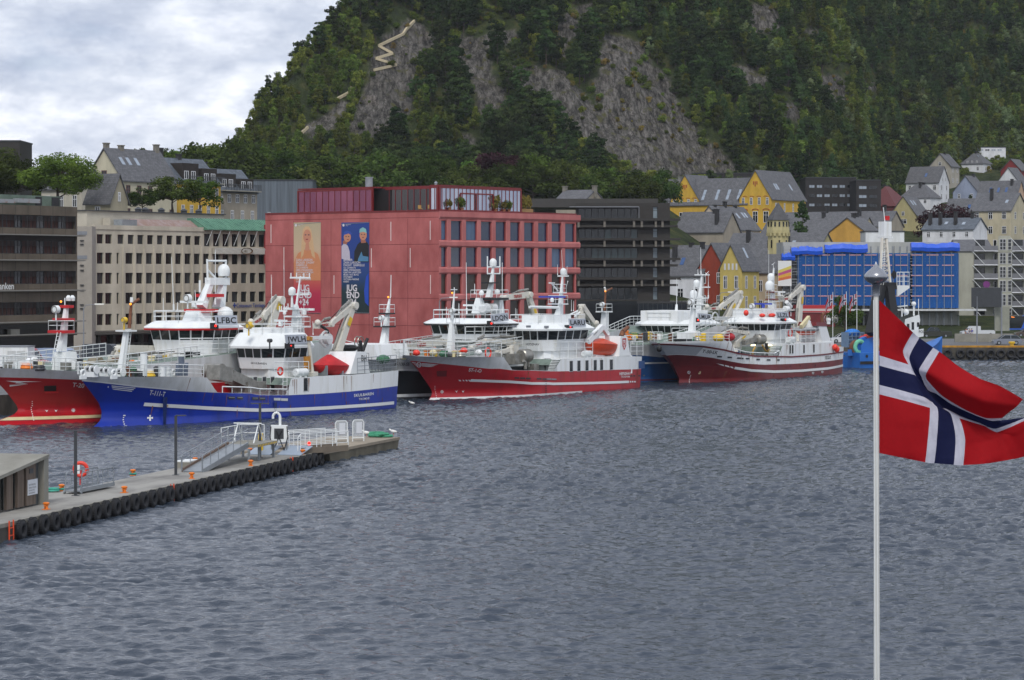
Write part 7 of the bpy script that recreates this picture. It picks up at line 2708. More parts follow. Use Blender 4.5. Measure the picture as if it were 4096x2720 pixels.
mb.build('wire_drum',RUST,wb)
MB().torus(wp('G',412,1150,-1.6),.8,.3,'Y',18,8).build('green_rope_drum',mat('pale green rope','6CB898',0.8,0.2),wb)
mb = MB()
mb.ball(wp('G',325,985,.5),1.2,.9,.6)
mb.build('blue_net_pile',mat('bright blue netting','2D74C4',0.8,0.3,4),wb)
mb = MB()
a = wp('G',325,1050,.5)
for k in range(5):
 mb.box(a.x - 1.4 + .68*k,-.4,a.z - 1.2,a.x - 1.3 + .68*k,1.2,a.z + .9)
 mb.box(a.x - 1.4,-.45,a.z - 1.2 + .5*k,a.x + 1.4,-.38,a.z - 1.12 + .5*k)
mb.build('mesh_cage',mat('blue grey mesh','6E86A0',0.6,0.1),wb,smooth=0)
for x,y in ((440,1060),(485,1040)):
 MB().ball(wp('G',x,y,-.5),.5).build('buoy_fender',BUOY,wb)
MB().ball(wp('G',560,1035,-1.5),1.0,.5,.45).build('orange_float',BOATO,wb)
mb = MB()                                               # black A frame
for y in (-2.4,2.4):
 mb.beam(wp('G',545,1000,y),wp('G',660,430,y*.5),1.2,1.3)
 mb.beam(wp('G',815,900,y),wp('G',760,430,y*.5),.9,1.2)
mb.beam(wp('G',640,425,0),wp('G',800,425,0),2.6,1.0)
af = mb.build('a_frame',BLACK,wb,smooth=0)
lad = MB()
ladder(lad,wp('G',850,770,-1.2),wp('G',805,480,-1.2),.5,.05,(1,0,0))
lad.build('ladder',DARK,af)
mb = MB()                                               # white lattice mast with its lookout
PB,PT = (655,415,790,415),(655,20,742,0)
c4 = lambda t: [wp('G',650 + 28*t,415 - 560*t,y*(1 - .45*t)) for y in (-1.0,1.0)] + [wp('G',775 - 50*t,415 - 560*t,y*(1 - .45*t)) for y in (1.0,-1.0)]
A,B_ = c4(0),c4(1)
for i in range(4):
 mb.beam(A[i],B_[i],.28,.28)
for k in range(10):
 q,r = c4(k/10),c4((k + 1)/10)
 for i in range(4):
  mb.tube(q[i],r[(i + 1) % 4],.05,n=5)
  mb.tube(q[i],q[(i + 1) % 4],.06,n=5)
lm_ = mb.build('lattice_mast',mat('rust spotted white paint','D5D0C4',0.5,0.0,2.5,col2='8A5A3A',lo=.28,hi=.36),wb)
lad = MB()
ladder(lad,wp('G',680,415,-1.1),wp('G',695,0,-.8),.4,.04,(1,0,0))
lad.build('mast_ladder',WHITE,lm_)
mb = MB()
t = wp('G',712,-150,0)
mb.obox(t,1.6,1.6,.25)
mb.obox(t + V(0,0,1.2),1.3,1.3,2.0)
mb.tube(t + V(0,0,2),t + V(-.3,0,4.2),.06)
mb.build('mast_head',WHITE2,lm_,smooth=0)
MB().obox(t + V(.3,0,2.7),.6,.5,.6).build('mast_head_lamp',REDP,lm_)
mb = MB()
a,b = wp('G',800,425,-.3),wp('G',945,425,-.3)
mb.box(a.x,-1.4,a.z - .1,b.x,1.0,a.z + .05)
mb.loft([[V(a.x,y,a.z - 1.5),V(a.x,y,a.z - .1),V(b.x,y,a.z - .1),V(b.x,y,a.z - .3)] for y in (-1.4,-1.2)])
rail([V(a.x,-1.3,a.z),V(b.x,-1.3,a.z),V(b.x,.9,a.z)],1.9,3,.05,1.4,mb)
mb.build('lookout_platform',WHITE,lm_,smooth=0)
mb = MB()
p = wp('G',823,292,-.5)
mb.loft([[p + V(.6,0,0),p + V(0,0,.65),p + V(-.6,0,0),p + V(0,0,-.65)],[p + V(.6,.12,0),p + V(0,.12,.65),p + V(-.6,.12,0),p + V(0,.12,-.65)]])
mb.tube(p + V(0,.06,.6),p + V(0,.06,4),.03)
mb.build('black_day_shape',BLACK,lm_,smooth=0)
mb = MB()                                               # white wheelhouse at the bow end
f = [(940,940),(950,820),(1118,765),(1130,830),(1095,1010),(940,1010)]
mb.loft([[wp('G',*k,y) for k in f] for y in (-1.9,1.9)])
wh_ = mb.build('wheelhouse',WHITE,wb,smooth=0)
for x0_,x1_,y0_,y1_ in ((972,1003,875,935),(1028,1058,855,945),(1092,1118,858,912)):
 mb = MB()
 mb.loft([[wp('G',*k,y) for k in ((x0_,y1_),(x1_,y1_),(x1_,y0_),(x0_,y0_))] for y in (-1.95,-1.9)])
 mb.build('window',GLASSD,wh_,smooth=0)
mb = MB()
mb.loft([[wp('G',*k,y) for k in ((1058,1045),(1170,1025),(1170,932),(1075,948))] for y in (-2.4,-2.3)])
nbd = mb.build('name_board',WHITE,wb,smooth=0)
letters('POLAR',.55,wp('G',1112,985,-2.45),V(1,0,0),V(0,0,1),INKB,nbd)
mb = MB()
for x,y0_,y1_,r in ((912,790,690,.1),(945,780,440,.06),(1053,780,640,.12),(1110,765,580,.05)):
 mb.tube(wp('G',x,y0_,0),wp('G',x,y1_,0),r)
mb.ball(wp('G',1053,640,0),.35)
mb.ball(wp('G',960,735,0),.45)
mb.beam(wp('G',860,672,0),wp('G',975,660,0),.2,.15)
mb.build('aerials',WHITE,wh_)
# ================================================================== the floating pier
PZ = 0.85
ga = lambda sh,x,y,z=PZ: ground(*px(sh,x,y),z)
pA,pB = ground(20,2098,PZ),ga('O',1348,500)
pd = (pB - pA).normalized()
pA = pA - pd*14
PLEN = (pB - pA).length
PRZ = math.atan2(pd.y,pd.x)
pier = thing('floating_pier','long grey concrete floating pier edged with black tyres','pier',pA,PRZ)
pn = V(-pd.y,pd.x,0)
loc = lambda w: V((w - pA).dot(pd),(w - pA).dot(pn),w.z - PZ)
PIERC = mat('pale pier concrete','918F89',0.8,0.0,0.35,(0.5,1.3,1),col2='6C6A66',lo=.36,hi=.56,bump=.003,bscale=12)
mb = MB()
mb.box(0,0.06,-.12,PLEN,4.7,0)
mb.box(0,.3,-1.4,PLEN,4.5,-.12)
mb.box(24,4.7,-.7,36,6.6,-.05)
mb.build('deck',PIERC,pier,smooth=0)
MB().box(0,0,-.14,PLEN,.2,.06).build('kerb',CONC,pier,smooth=0)
MB().box(0,.04,-1.2,PLEN,.29,-.15).build('side',mat('damp dark concrete','4A4842',0.8,0.2),pier,smooth=0)
t0 = thing('tyre_fender','black tyre hung along the pier edge','tyre',(0,0,0),PRZ,'black tyres along the floating pier')
mb = MB()
R_,r_ = .33,.17
mb.torus((0,0,0),R_,r_,'Y',26,10,sq=.95)
for k in range(26):
 a = 2*math.pi*k/26
 mb.obox((.5*math.cos(a),0,.5*math.sin(a)),.03,.22,.06,M=Matrix.Rotation(-a,3,'Y'))
mb.build('tyre',TYRE,t0,60)
mb = MB()
mb.tube((-.12,.12,.25),(-.05,.2,.42),.02,n=5)
mb.tube((.12,.12,.25),(.05,.2,.42),.02,n=5)
mb.build('chain',GALV,t0)
xa_,xb_ = loc(ground(54,2098,PZ)).x,loc(ga('O',1335,500)).x
lads = [loc(ga('N',x,y)).x for x,y in ((1725,905),(18,1290))] + [loc(ga('O',1065,560)).x]
n,first = 38,True
for k in range(n):
 x = xa_ + (xb_ - xa_)*k/(n - 1)
 if any(abs(x - q) < .5 for q in lads):
  continue
 w = pA + pd*x + pn*-.2 + V(0,0,-.40)
 if first:
  place(t0,w)
  t,first = t0,False
 else:
  t = dup(t0,loc=w)
 t.rotation_euler = (0,random.uniform(-.2,.2),PRZ)
 t['label'] = 'black tyre hung along the floating pier edge, between others just like it'
for i,x in enumerate(lads):
 w = pA + pd*x + pn*-.12
 t = thing('pier_ladder',['orange ladder on the pier edge in the middle of the tyre row','orange ladder at the near end of the tyre row','orange ladder near the far end of the tyre row'][i],'ladder',w,PRZ,'orange ladders on the pier')
 m_ = MB()
 ladder(m_,(0,0,-1.3),(0,0,.16),.5,.04,(1,0,0),.3)
 m_.build('ladder',mat('orange ladder paint','D2481E',0.5,0.1),t)
BOL = [('N',483,1145,'orange mooring bollard nearest the wooden shed, on the tyre side of the pier'),('N',1300,970,'orange mooring bollard on the pier edge beyond the lying gangway'),('N',645,950,'orange mooring bollard with teal rope beside the lamp post and shed'),
  ('N',1390,790,'orange mooring bollard with green rope on the far edge of the pier'),('O',158,742,'orange mooring bollard on the pier edge at the foot of the ramp'),('N',2040,662,'small orange bollard behind the white hatch at the ramp foot'),
  ('O',715,622,'orange mooring bollard on the pier edge in front of the ramp landing'),('O',710,505,'orange mooring bollard under the raised landing of the ramp'),('O',1207,520,'orange mooring bollard at the far end of the pier')]
b0 = None
for sh,x,y,lab in BOL:
 w = ga(sh,x,y)
 if b0 is None:
  b0 = thing('mooring_bollard',lab,'bollard',w,PRZ,'orange bollards on the pier')
  b0.scale = (.76,)*3
  MB().box(-.27,-.2,0,.27,.2,.05).build('base',ORANGE,b0,smooth=0)
  mb = MB()
  mb.lathe([(.14,.05),(.12,.3),(.22,.36),(.24,.44),(.14,.5)],n=14)
  mb.tube((-.32,0,.26),(.32,0,.26),.055,n=8)
  mb.build('post',ORANGE,b0)
  continue
 t = dup(b0,loc=w,rz=PRZ + random.uniform(-.5,.5),label=lab)
 if 'rope' in lab:
  m_ = MB()
  m_.torus((0,0,.15),.22,.09,'Z',14,6)
  o = m_.build('rope',mat('teal rope','3E9482',0.9,0.2),t)
for i,(sh,x,y,hpx,arms) in enumerate((('N',790,1000,325,(-1,1)),('N',1838,785,165,(1,)),('O',803,545,35,(-1,1)))):
 w = ga(sh,x,y)
 h = zat(px(sh,0,hpx)[1],w.y) - PZ
 t = thing('lamp_post',['dark lamp post with T head standing at the lying gangway','dark lamp post with single arm at the foot of the ramp','dark lamp post with T head beside the ramp landing'][i],'lamp post',w,0,'dark lamp posts on the pier')
 MB().box(-.08,-.08,0,.08,.08,h).build('post',DARK,t,smooth=0)
 MB().box(-.2,-.2,0,.2,.2,.025).build('base',DARK,t,smooth=0)
 for a in arms:
  m_ = MB()
  m_.box(min(0,a*.62),-.09,h,max(0,a*.62),.09,h + .05)
  o = m_.build('lamp_head',DARK,t,smooth=0)
  m_ = MB()
  m_.box(min(a*.12,a*.58),-.06,h - .012,max(a*.12,a*.58),.06,h - .002)
  m_.build('lens',LAMPW,o,smooth=0)
# shed
w = ga('N',472,1082)
t = thing('pier_shed','low concrete and timber shed with sloping roof and white notice','shed',w,PRZ)
SHD = mat('weathered brown timber','6E6156',0.85,0.0,1.2,(4,4,.3),col2='584C42')
mb = MB()
h1,h0,LS,DS = 2.62,1.72,9.5,3.0
mb.loft([[(0,y,z) for y,z in ((-.25,h1 - .16),(-.25,h1),(DS,h1),(DS,h1 - .16))],[(-LS,y,z) for y,z in ((-.25,h0 - .3),(-.25,h0 - .12),(DS,h0 - .12),(DS,h0 - .3))]])
mb.build('roof',CONC,t,smooth=0)
MB().box(-.62,-.2,0,-.02,.3,h1 - .2).build('end_pier',CONC,t,smooth=0)
MB().box(-.3,.3,0,-.03,DS - .1,h1 - .2).build('end_wall',CONC,t,smooth=0)
zr_ = lambda x: h1 + (h1 - h0)*x/LS - .2
for x0_,x1_,m_ in ((-1.35,-.62,mat('grey door panel','4E5254',0.5,0.1)),(-2.9,-2.6,SHIPGLASS),(-4.3,-3.7,SHIPGLASS),(-5.9,-5.1,SHIPGLASS)):
 b = MB()
 b.loft([[(x,y,z) for x,z in ((x0_,.02),(x1_,.02),(x1_,zr_(x1_)),(x0_,zr_(x0_)))] for y in (.12,.2)])
 b.build('panel',m_,t,smooth=0)
for x0_,x1_ in ((-2.6,-1.35),(-3.7,-2.9),(-5.1,-4.3),(-9.4,-5.9)):
 b = MB()
 b.loft([[(x,y,z) for x,z in ((x0_,.1),(x1_,.1),(x1_,zr_(x1_)),(x0_,zr_(x0_)))] for y in (-.05,.1)])
 b.build('timber_boards',SHD,t,smooth=0)
b = MB()
b.box(-2.45,-.09,.62,-1.2,-.055,1.42)
nb = b.build('notice',mat('white notice board','C8CCD2',0.5,0.02),t,smooth=0)
for k,s_ in enumerate(('VIKTIG MELDING','Anløp og fortøyning','kun etter avtale','med havnevakten')):
 letters(s_,.115,(-2.36,-.095,1.12 - .14*k),(1,0,0),(0,0,1),INKB,nb)
b = MB()
b.box(-2.2,-.08,1.75,-1.75,-.05,2.0)
b.build('small_plate',DARK,t,smooth=0)
# gangway lying on the deck
w = ga('N',845,985)
w2 = ga('N',1200,915)
t = thing('gangway','short aluminium gangway with handrails lying on the pier','gangway',w,math.atan2(w2.y - w.y,w2.x - w.x))
Lg = (w2 - w).length
b = MB()
b.box(0,.05,.12,Lg,.95,.2).box(0,0,.1,Lg,.05,.32).box(0,.95,.1,Lg,1.0,.32)
b.build('walkway',GALV,t,smooth=0)
for y in (.03,.97):
 b = MB()
 for k in range(7):
  x = .15 + (Lg - .3)*k/6
  b.tube((x,y,.2),(x,y,1.15),.022,n=5)
 b.path([(.1,y,.25),(.15,y,1.0),(.35,y,1.17),(Lg - .3,y,1.17),(Lg - .12,y,1.0),(Lg - .1,y,.25)],.03)
 b.tube((.15,y,.7),(Lg - .15,y,.7),.02,n=5)
 b.build('handrail',GALV,t)
for y in (.0,1.0):
 b = MB()
 b.lathe([(.1,-.04),(.1,.04)],(.05,y,.1),10,axis='Y')
 b.build('wheel',GALV,t)
# lifebuoy stand
w = ga('N',843,905)
t = thing('lifebuoy_stand','red lifebuoy with white throw line on a red post','lifebuoy',w)
MB().box(-.06,-.06,0,.06,.06,.95).build('post',REDP,t,smooth=0)
MB().torus((.02,-.1,1.0),.36,.11,'Y',22,8).build('ring',mat('red orange lifebuoy','D6331F',0.5,0.05),t)
MB().box(-.16,-.2,.75,-.02,-.06,1.25).build('line_bag',WHITE,t,smooth=0)
w = ga('N',540,955)
b = MB()
b.torus((0,0,.06),.4,.06,'Z',16,5).torus((.1,.1,.14),.28,.06,'Z',14,5)
tag(place(b.build('rope_heap',mat('teal rope','3E9482')),w),'coil of teal rope beside the shed on the pier','rope')
# ramp with landing
wa,wb_ = ga('O',165,682),ga('O',720,600)
t = thing('boarding_ramp','aluminium ramp with handrails rising to a landing on legs','ramp',wa,PRZ + .02)
lr = lambda sh,x,y: (Matrix.Rotation(-(PRZ + .02),3,'Z') @ (ga(sh,x,y) - wa))
Lr,Hr = 9.2,1.05
a = (V(Lr,0,0))
for nm,y0,y1,z,m_ in (('walkway',-.62,.62,0,GALV),('side_beam',-.70,-.62,-.12,GALV),('side_beam',.62,.70,-.12,mat('brown toe board','6A5648',0.8,0.1))):
 b = MB()
 b.loft([[(0,y0,z + .02),(0,y1,z + .02),(0,y1,z + .34 if m_ is not GALV or nm == 'side_beam' else .08),(0,y0,z + .34 if nm == 'side_beam' else .08)],[(Lr,y0,z + Hr),(Lr,y1,z + Hr),(Lr,y1,z + Hr + (.34 if nm == 'side_beam' else .08)),(Lr,y0,z + Hr + (.34 if nm == 'side_beam' else .08))]])
 b.build(nm,m_,t,smooth=0)
for y in (-.66,.66):
 b = MB()
 for k in range(7):
  x = Lr*k/6
  z = Hr*k/6
  b.tube((x,y,z + .1),(x,y,z + 1.05),.024,n=5)
 for dz,r in ((1.05,.035),(.72,.022)):
  b.tube((0,y,dz),(Lr,y,Hr + dz),r,n=6)
 b.path([(0,y,1.05),(-.15,y,.9),(-.15,y,.1)],.03)
 b.build('handrail',GALV,t)
b = MB()
b.box(Lr,-1.3,Hr - .12,Lr + 4.5,1.2,Hr + .06)
b.build('landing',CONC,t,smooth=0)
b = MB()
for k in range(12):
 b.box(Lr + .2 + k*.35,-1.31,Hr - .1,Lr + .37 + k*.35,-1.303,Hr + .03)
b.build('hazard_stripes',YELLOW,t,smooth=0)
for x in (Lr - 1.2,Lr + 1.0,Lr + 4.2):
 for y in (-1.1,1.0):
  MB().box(x - .07,y - .07,-.02,x + .07,y + .07,Hr - .12).build('leg',GALV,t,smooth=0)
b = rail([(Lr,1.15,Hr),(Lr + 4.4,1.15,Hr),(Lr + 4.4,-.4,Hr)],1.1,2,.03,1.3)
for y in (-.6,.8):
 b.path([(Lr + 1.4,y,Hr + .05),(Lr + 2.5,y,Hr + 1.3),(Lr + 3.6,y,Hr + .05)],.04)
b.tube((Lr + 2.2,-.9,Hr + 1.3),(Lr + 2.2,1.0,Hr + 1.3),.04)
b.build('landing_rail',WHITE,t)
w = ga('N',1960,700)
t = thing('hatch_box','low concrete hatch with white lid at the ramp foot','hatch',w,PRZ)
MB().box(-.9,-.55,0,.9,.55,.36).build('box',CONC,t,smooth=0)
MB().box(-.8,-.5,.36,.8,.5,.44).build('lid',WHITE,t,smooth=0)
# pump-out station, ramps, lights
w = ga('O',985,512)
t = thing('pump_station','white pump station with hooked pipe and coiled hoses on the pier','pump',w)
for x in (-.5,.5):
 MB().box(x - .05,-.08,0,x + .05,.08,.9).build('leg',GALV,t,smooth=0)
MB().box(-.55,-.28,.85,.55,.28,1.95).build('cabinet',WHITE,t,smooth=0)
MB().box(-.32,-.3,1.05,.32,-.283,1.75).build('panel',DARK,t,smooth=0)
b = MB()
b.tube((.05,0,1.95),(.05,0,2.5),.09)
b.path([(.05 - .24 + .24*math.cos(q),0,2.5 + .3*math.sin(q)) for q in np.linspace(0,3.5,9)],.085,8)
b.build('hooked_pipe',WHITE,t)
b = MB()
for k in (-.6,.6):
 b.path([(k*.9,-.32,1.9),(k,-.36,1.2),(k*.6,-.36,.3),(k*.2,-.36,.9),(-k*.3,-.34,1.6)],.035,6)
b.build('hose',BLACK,t)
b = MB()
b.lathe([(.42,-.14),(.44,0),(.42,.14)],(-1.25,.1,1.0),18,axis='X')
b.box(-1.4,-.05,0,-1.1,.25,.65)
b.build('yellow_hose_reel',YELLOW,t)
for i,(x,y) in enumerate(((840,512),(1130,516))):
 t = thing('plate_ramp',['grey steel plate ramp left of the pump station','grey steel plate ramp right of the pump station'][i],'ramp',ga('O',x,y),PRZ - .2,'steel plate ramps at the pier end')
 b = MB()
 b.loft([[(-.8,-.9,.01),(.9,-.9,.5),(.9,-.9,.56),(-.8,-.9,.05)],[(-.8,.9,.01),(.9,.9,.5),(.9,.9,.56),(-.8,.9,.05)]])
 b.build('plate',mat('blue grey plate','8A97A6',0.45,0.08),t,smooth=0)
for i,(x,y,yt) in enumerate(((825,470,395),(1267,500,412))):
 w = ga('O',x,y)
 t = thing('beacon_post',['small red beacon on a white post left of the pump station','small red beacon on a post at the far pier end'][i],'beacon',w,0,'red beacons at the pier end')
 h = zat(px('O',0,yt)[1],w.y) - PZ
 MB().box(-.05,-.05,0,.05,.05,h - .12).build('post',[WHITE,GREY][i],t,smooth=0)
 MB().lathe([(.1,h - .12),(.1,h + .1),(.02,h + .14)],n=10).build('lamp',REDLT,t)
# bridge to the concrete barge
w1,w2 = ga('O',1010,475,1.0),ga('O',1600,440,1.0)
for i,(dx,dy,lab) in enumerate(((0,0,'long gangway with white rails leading onto the concrete barge'),(110,22,'second shorter gangway with white rails beside the long one'))):
 a,b_ = ga('O',1020 + dx,470 + dy,1.0),ga('O',1470 + dx,440 + dy,1.0)
 t = thing('barge_gangway',lab,'gangway',a,math.atan2(b_.y - a.y,b_.x - a.x),'gangways to the concrete barge')
 Lb = (b_ - a).length
 b = MB()
 b.box(0,-.55,.0,Lb,.55,.14).box(0,-.63,-.1,Lb,-.55,.3)
 b.build('walkway',mat('brown grey walkway','6F6558',0.8,0.15),t,smooth=0)
 for y in (-.6,.55):
  q = rail([(0,y,.1),(Lb,y,.1)],1.15,3,.028,1.5)
  q.path([(0,y,1.25),(-.25,y,1.0),(-.25,y,.1)],.03)
  q.build('handrail',WHITE,t)
ba,bb = ga('O',1510,470,.8),ga('O',2125,352,.8)
bdir = (bb - ba).normalized()
t = thing('concrete_barge','flat concrete barge moored at the far end of the pier','barge',(ba.x,ba.y,0),math.atan2(bdir.y,bdir.x))
Lb = (bb - ba).length
b = MB()
b.box(-3.5,0,.62,Lb,5.6,.82)
b.build('deck',mat('sandy concrete deck','8A8070',0.9,0.15,0.5),t,smooth=0)
b = MB()
b.loft([[(-.2,.05,-.9),(Lb - .8,.05,-.9),(Lb - .8,5.5,-.9),(-.2,5.5,-.9)],[(-1.0,.05,.62),(Lb - .1,.05,.62),(Lb - .1,5.5,.62),(-1.0,5.5,.62)]])
b.build('hull',mat('stained barge concrete','6E6858',0.9,0.0,0.6,(1,1,.3),col2='4A463A'),t,smooth=0)
for i,(x0_,x1_,y,yt) in enumerate(((1515,1628,402,278),(1678,1783,392,250))):
 a,b_ = ga('O',x0_,y,.82),ga('O',x1_,y - 3,.82)
 t = thing('crowd_barrier',['white crowd barrier with notice, left one on the barge','white crowd barrier with notice, right one on the barge'][i],'barrier',a,math.atan2(b_.y - a.y,b_.x - a.x),'white barriers on the barge')
 h = 1.55
 Lb2 = (b_ - a).length
 q = MB()
 q.path([(0,0,0),(0,0,h - .15),(.12,0,h),(Lb2 - .12,0,h),(Lb2,0,h - .15),(Lb2,0,0)],.035)
 q.tube((0,0,.25),(Lb2,0,.25),.03)
 for k in range(1,12):
  q.tube((Lb2*k/12,0,.25),(Lb2*k/12,0,h),.014,n=5)
 q.build('frame',WHITE,t)
 MB().box(Lb2*.3,-.04,.6,Lb2*.8,-.02,1.4).build('notice',mat('white notice board','C8CCD2'),t,smooth=0)
GULL = mat('white gull feathers','D8D8D4',0.8,0.05)
for sh,x,y,z,lab in (('O',1812,345,.82,'white gull standing beside the barriers on the barge'),('O',2066,334,.82,'white gull standing on the green net at the barge end'),('D',360,1365,0,'white gull swimming beside the black hull')):
 q = MB()
 rr = [(.02,-.3),(.09,-.16),(.14,.02),(.12,.16),(.06,.22),(.08,.27),(.09,.32),(.06,.38),(.015,.45)]
 q.loft([[V(h,r*.9*math.cos(a),.28 + max(0,h - .1)*.55 + r*math.sin(a)) for a in np.linspace(0,2*math.pi,10,False)] for r,h in rr])
 o = q.build('gull',GULL,None,60)
 tag(place(o,ga(sh,x,y,z),2.6),lab,'gull')
 if z:
  for s_ in (-.05,.05):
   MB().tube((0,s_,.2),(.02,s_,0),.012,n=5).build('leg',ORANGE,o)
 else:
  o.location.z -= .2
w = ga('O',2010,350,.82)
q = MB()
for k in range(5):
 q.torus((random.uniform(-1,1),random.uniform(-.3,.3),.1 + .05*k),.5,.1,'Z',14,6)
tag(place(q.build('green_net',mat('green net rope','3C8A6A',0.9,0.3,4)),w),'heap of green netting at the end of the barge','net')
# ------------------------------------------------------------------ the flag in front
FY = 27.0
t = thing('flagpole','tall white flagpole with silver onion finial close to the viewer','flagpole',(at(3514,2720,FY).x,FY,0))
b = MB()
tp = at(3504,1165,FY)
b.tube((0,0,0),(tp.x - t.location.x,0,tp.z),.047,.026,20)
b.build('pole',mat('white pole paint','C9C9C4',0.4,0.05,2.0),t)
b = MB()
c = V(tp.x - t.location.x,0,tp.z)
u_ = FY/FPX
b.lathe([(15*u_/1,-2*u_),(15*u_,42*u_),(20*u_,45*u_),(33*u_,51*u_),(42*u_,59*u_),(46*u_,68*u_),(47*u_,70*u_),(46*u_,79*u_),(43*u_,85*u_),(35*u_,94*u_),(24*u_,103*u_),(14*u_,112*u_),(7*u_,121*u_),(3*u_,129*u_),(.5*u_,134*u_)],c - V(0,0,15*u_),28)
b.build('finial',mat('brushed aluminium','9A9CA0',0.25,0.1,metal=.9),t,60)
b = MB()
for k in range(2):
 a0_,a1_ = at(3494 + 10*k,1200,FY - .05) - t.location,at(3500 + 12*k,2720,FY - .07) - t.location
 b.tube(a0_,a1_,.004,n=4)
b.build('halyard',WHITE,t)
FS,FT = [0,.14,.273,.318,.409,.4545,.6,.75,.88,1],[0,.19,.375,.4375,.5625,.625,.8,1]
FG = [
 [(205,350),(330,470),(440,575),(483,612),(580,680),(622,708),(760,812),(900,895),(1050,950),(1205,1040)],
 [(205,545),(300,640),(370,702),(412,745),(485,828),(535,850),(640,915),(790,1000),(960,1065),(1150,1100)],
 [(205,735),(310,768),(408,800),(440,838),(500,890),(535,905),(640,1015),(800,1112),(940,1170),(1060,1172)],
 [(205,806),(330,840),(432,866),(464,882),(540,975),(603,1003),(700,1072),(845,1140),(980,1190),(1062,1186)],
 [(205,940),(370,982),(515,1025),(575,1062),(645,1100),(678,1110),(780,1162),(900,1205),(1018,1246),(1225,1168)],
 [(205,1006),(380,1050),(558,1100),(612,1112),(705,1148),(762,1172),(850,1200),(940,1228),(1025,1272),(1228,1184)],
 [(205,1210),(375,1245),(548,1272),(608,1290),(738,1318),(802,1325),(930,1332),(1040,1320),(1130,1290),(1245,1262)],
 [(205,1415),(365,1448),(525,1480),(588,1487),(722,1498),(790,1500),(930,1490),(1050,1474),(1150,1454),(1275,1428)]]
FD = [[0,.05,.12,.14,.10,.06,-.08,-.20,-.25,-.12],[0,.06,.15,.16,.08,.02,-.14,-.26,-.28,-.10],[0,.05,.12,.12,.16,.17,.14,.06,.0,.05],[0,.03,.08,.10,.17,.20,.22,.20,.15,.2],
  [0,.0,.0,.02,.05,.06,.12,.2,.2,-.05],[0,-.02,-.03,-.02,.0,.0,.05,.12,.14,-.08],[0,-.05,-.08,-.08,-.06,-.05,.02,.06,.02,-.12],[0,-.04,-.08,-.08,-.1,-.1,-.06,.0,.02,-.1]]
ctrl = np.array([[list(at(*px('P',*p),FY + FD[j][i])) for i,p in enumerate(r)] for j,r in enumerate(FG)])
def crom(A,n):
 """Catmull-Rom refinement along axis 0."""
 out = []
 m = len(A)
 for i in range(m - 1):
  p0,p1,p2,p3 = A[max(0,i - 1)],A[i],A[i + 1],A[min(m - 1,i + 2)]
  for k in range(n):
   t_ = k/n
   out.append(p1 + .35*t_*(p2 - p0) + t_*t_*(3*(p2 - p1) - .7*(p2 - p0) - .35*(p3 - p1)) + t_ ** 3*(-2*(p2 - p1) + .35*(p2 - p0) + .35*(p3 - p1)))
 out.append(A[-1])
 return np.array(out)
NS = 6
G = crom(ctrl,NS)
G = crom(G.transpose(1,0,2),NS).transpose(1,0,2)
tv,su = crom(np.array(FT)[:,None],1)[:,0],None
mid = lambda K,i: K[i // NS] + (K[i // NS + 1] - K[i // NS])*((i % NS + .5)/NS)
b = MB()
R,C = G.shape[:2]
for j in range(R):
 for i in range(C):
  w_ = .012*math.sin(i*.55 + j*.22) + .006*math.sin(j*.9) + .005*math.sin(i*1.3 - j*.8) + .004*math.sin(i*.4 + j*1.9)
  b.v.append(tuple(V(*G[j,i]) + V(0,w_*min(1,i/8),0)))
for j in range(R - 1):
 for i in range(C - 1):
  s_,t_ = mid(FS,i)*22,mid(FT,j)*16
  b.f.append((j*C + i,j*C + i + 1,(j + 1)*C + i + 1,(j + 1)*C + i))
  b.m.append(2 if 7 < s_ < 9 or 7 < t_ < 9 else 1 if 6 < s_ < 10 or 6 < t_ < 10 else 0)
def cloth(name,c):
 m = mat(name,c,0.8,0.06,30,spec=.15)
 n = m.node_tree
 tr,mx = n.nodes.new('ShaderNodeBsdfTranslucent'),n.nodes.new('ShaderNodeMixShader')
 tr.inputs['Color'].default_value = (*lin(c),1)
 mx.inputs[0].default_value = .25
 out = [q for q in n.nodes if q.type == 'OUTPUT_MATERIAL'][0]
 n.links.new(n.nodes['Principled BSDF'].outputs[0],mx.inputs[1])
 n.links.new(tr.outputs[0],mx.inputs[2])
 n.links.new(mx.outputs[0],out.inputs['Surface'])
 return m
FLAGM = [cloth('flag red','9C131B'),cloth('flag white','BBBBC8'),cloth('flag blue','191E40')]
fo = b.build('flag',FLAGM,None,0)
fo.data.polygons.foreach_set('use_smooth',[True]*len(fo.data.polygons))
tag(fo,'large red Norwegian style flag with blue and white cross streaming in the wind','flag')
# ------------------------------------------------------------------ quay furniture on the right
WT = mat('yellow quay kerb','C08A1E',0.7,0.0,1.0,col2='8A6420')
b = MB()
b.box(0,-.02,0,130,.4,.28)
tag(place(b.build('quay_kerb',WT,None,0),(43,392.1,1.9)),'yellow painted kerb along the right hand quay','kerb')
q0_ = None
for k in range(24):
 x = 66 + 1.52*k if k else 65.6
 for r in (0,1):
  if r and k % 2:
   continue
  p = V(x + (.6 if r else 0),391.78,.95 if r == 0 else -.1)
  if q0_ is None:
   q0_ = thing('quay_fender','black tyre hanging on the right hand quay wall under the yellow kerb','tyre',p,0,'tyres on the right hand quay')
   MB().torus((0,0,0),.52,.2,'Y',22,8).build('tyre',TYRE,q0_,60)
  else:
   dup(q0_,loc=p)
  p = None
w = at(4048,1385,392.6)
t = thing('quay_bollard','yellow mooring bollard on the quay beside the grey car','bollard',(w.x,392.7,1.9))
MB().lathe([(.35,0),(.3,.5),(.5,.6),(.5,.85),(.3,.9)],n=14).build('post',YELLOW,t)
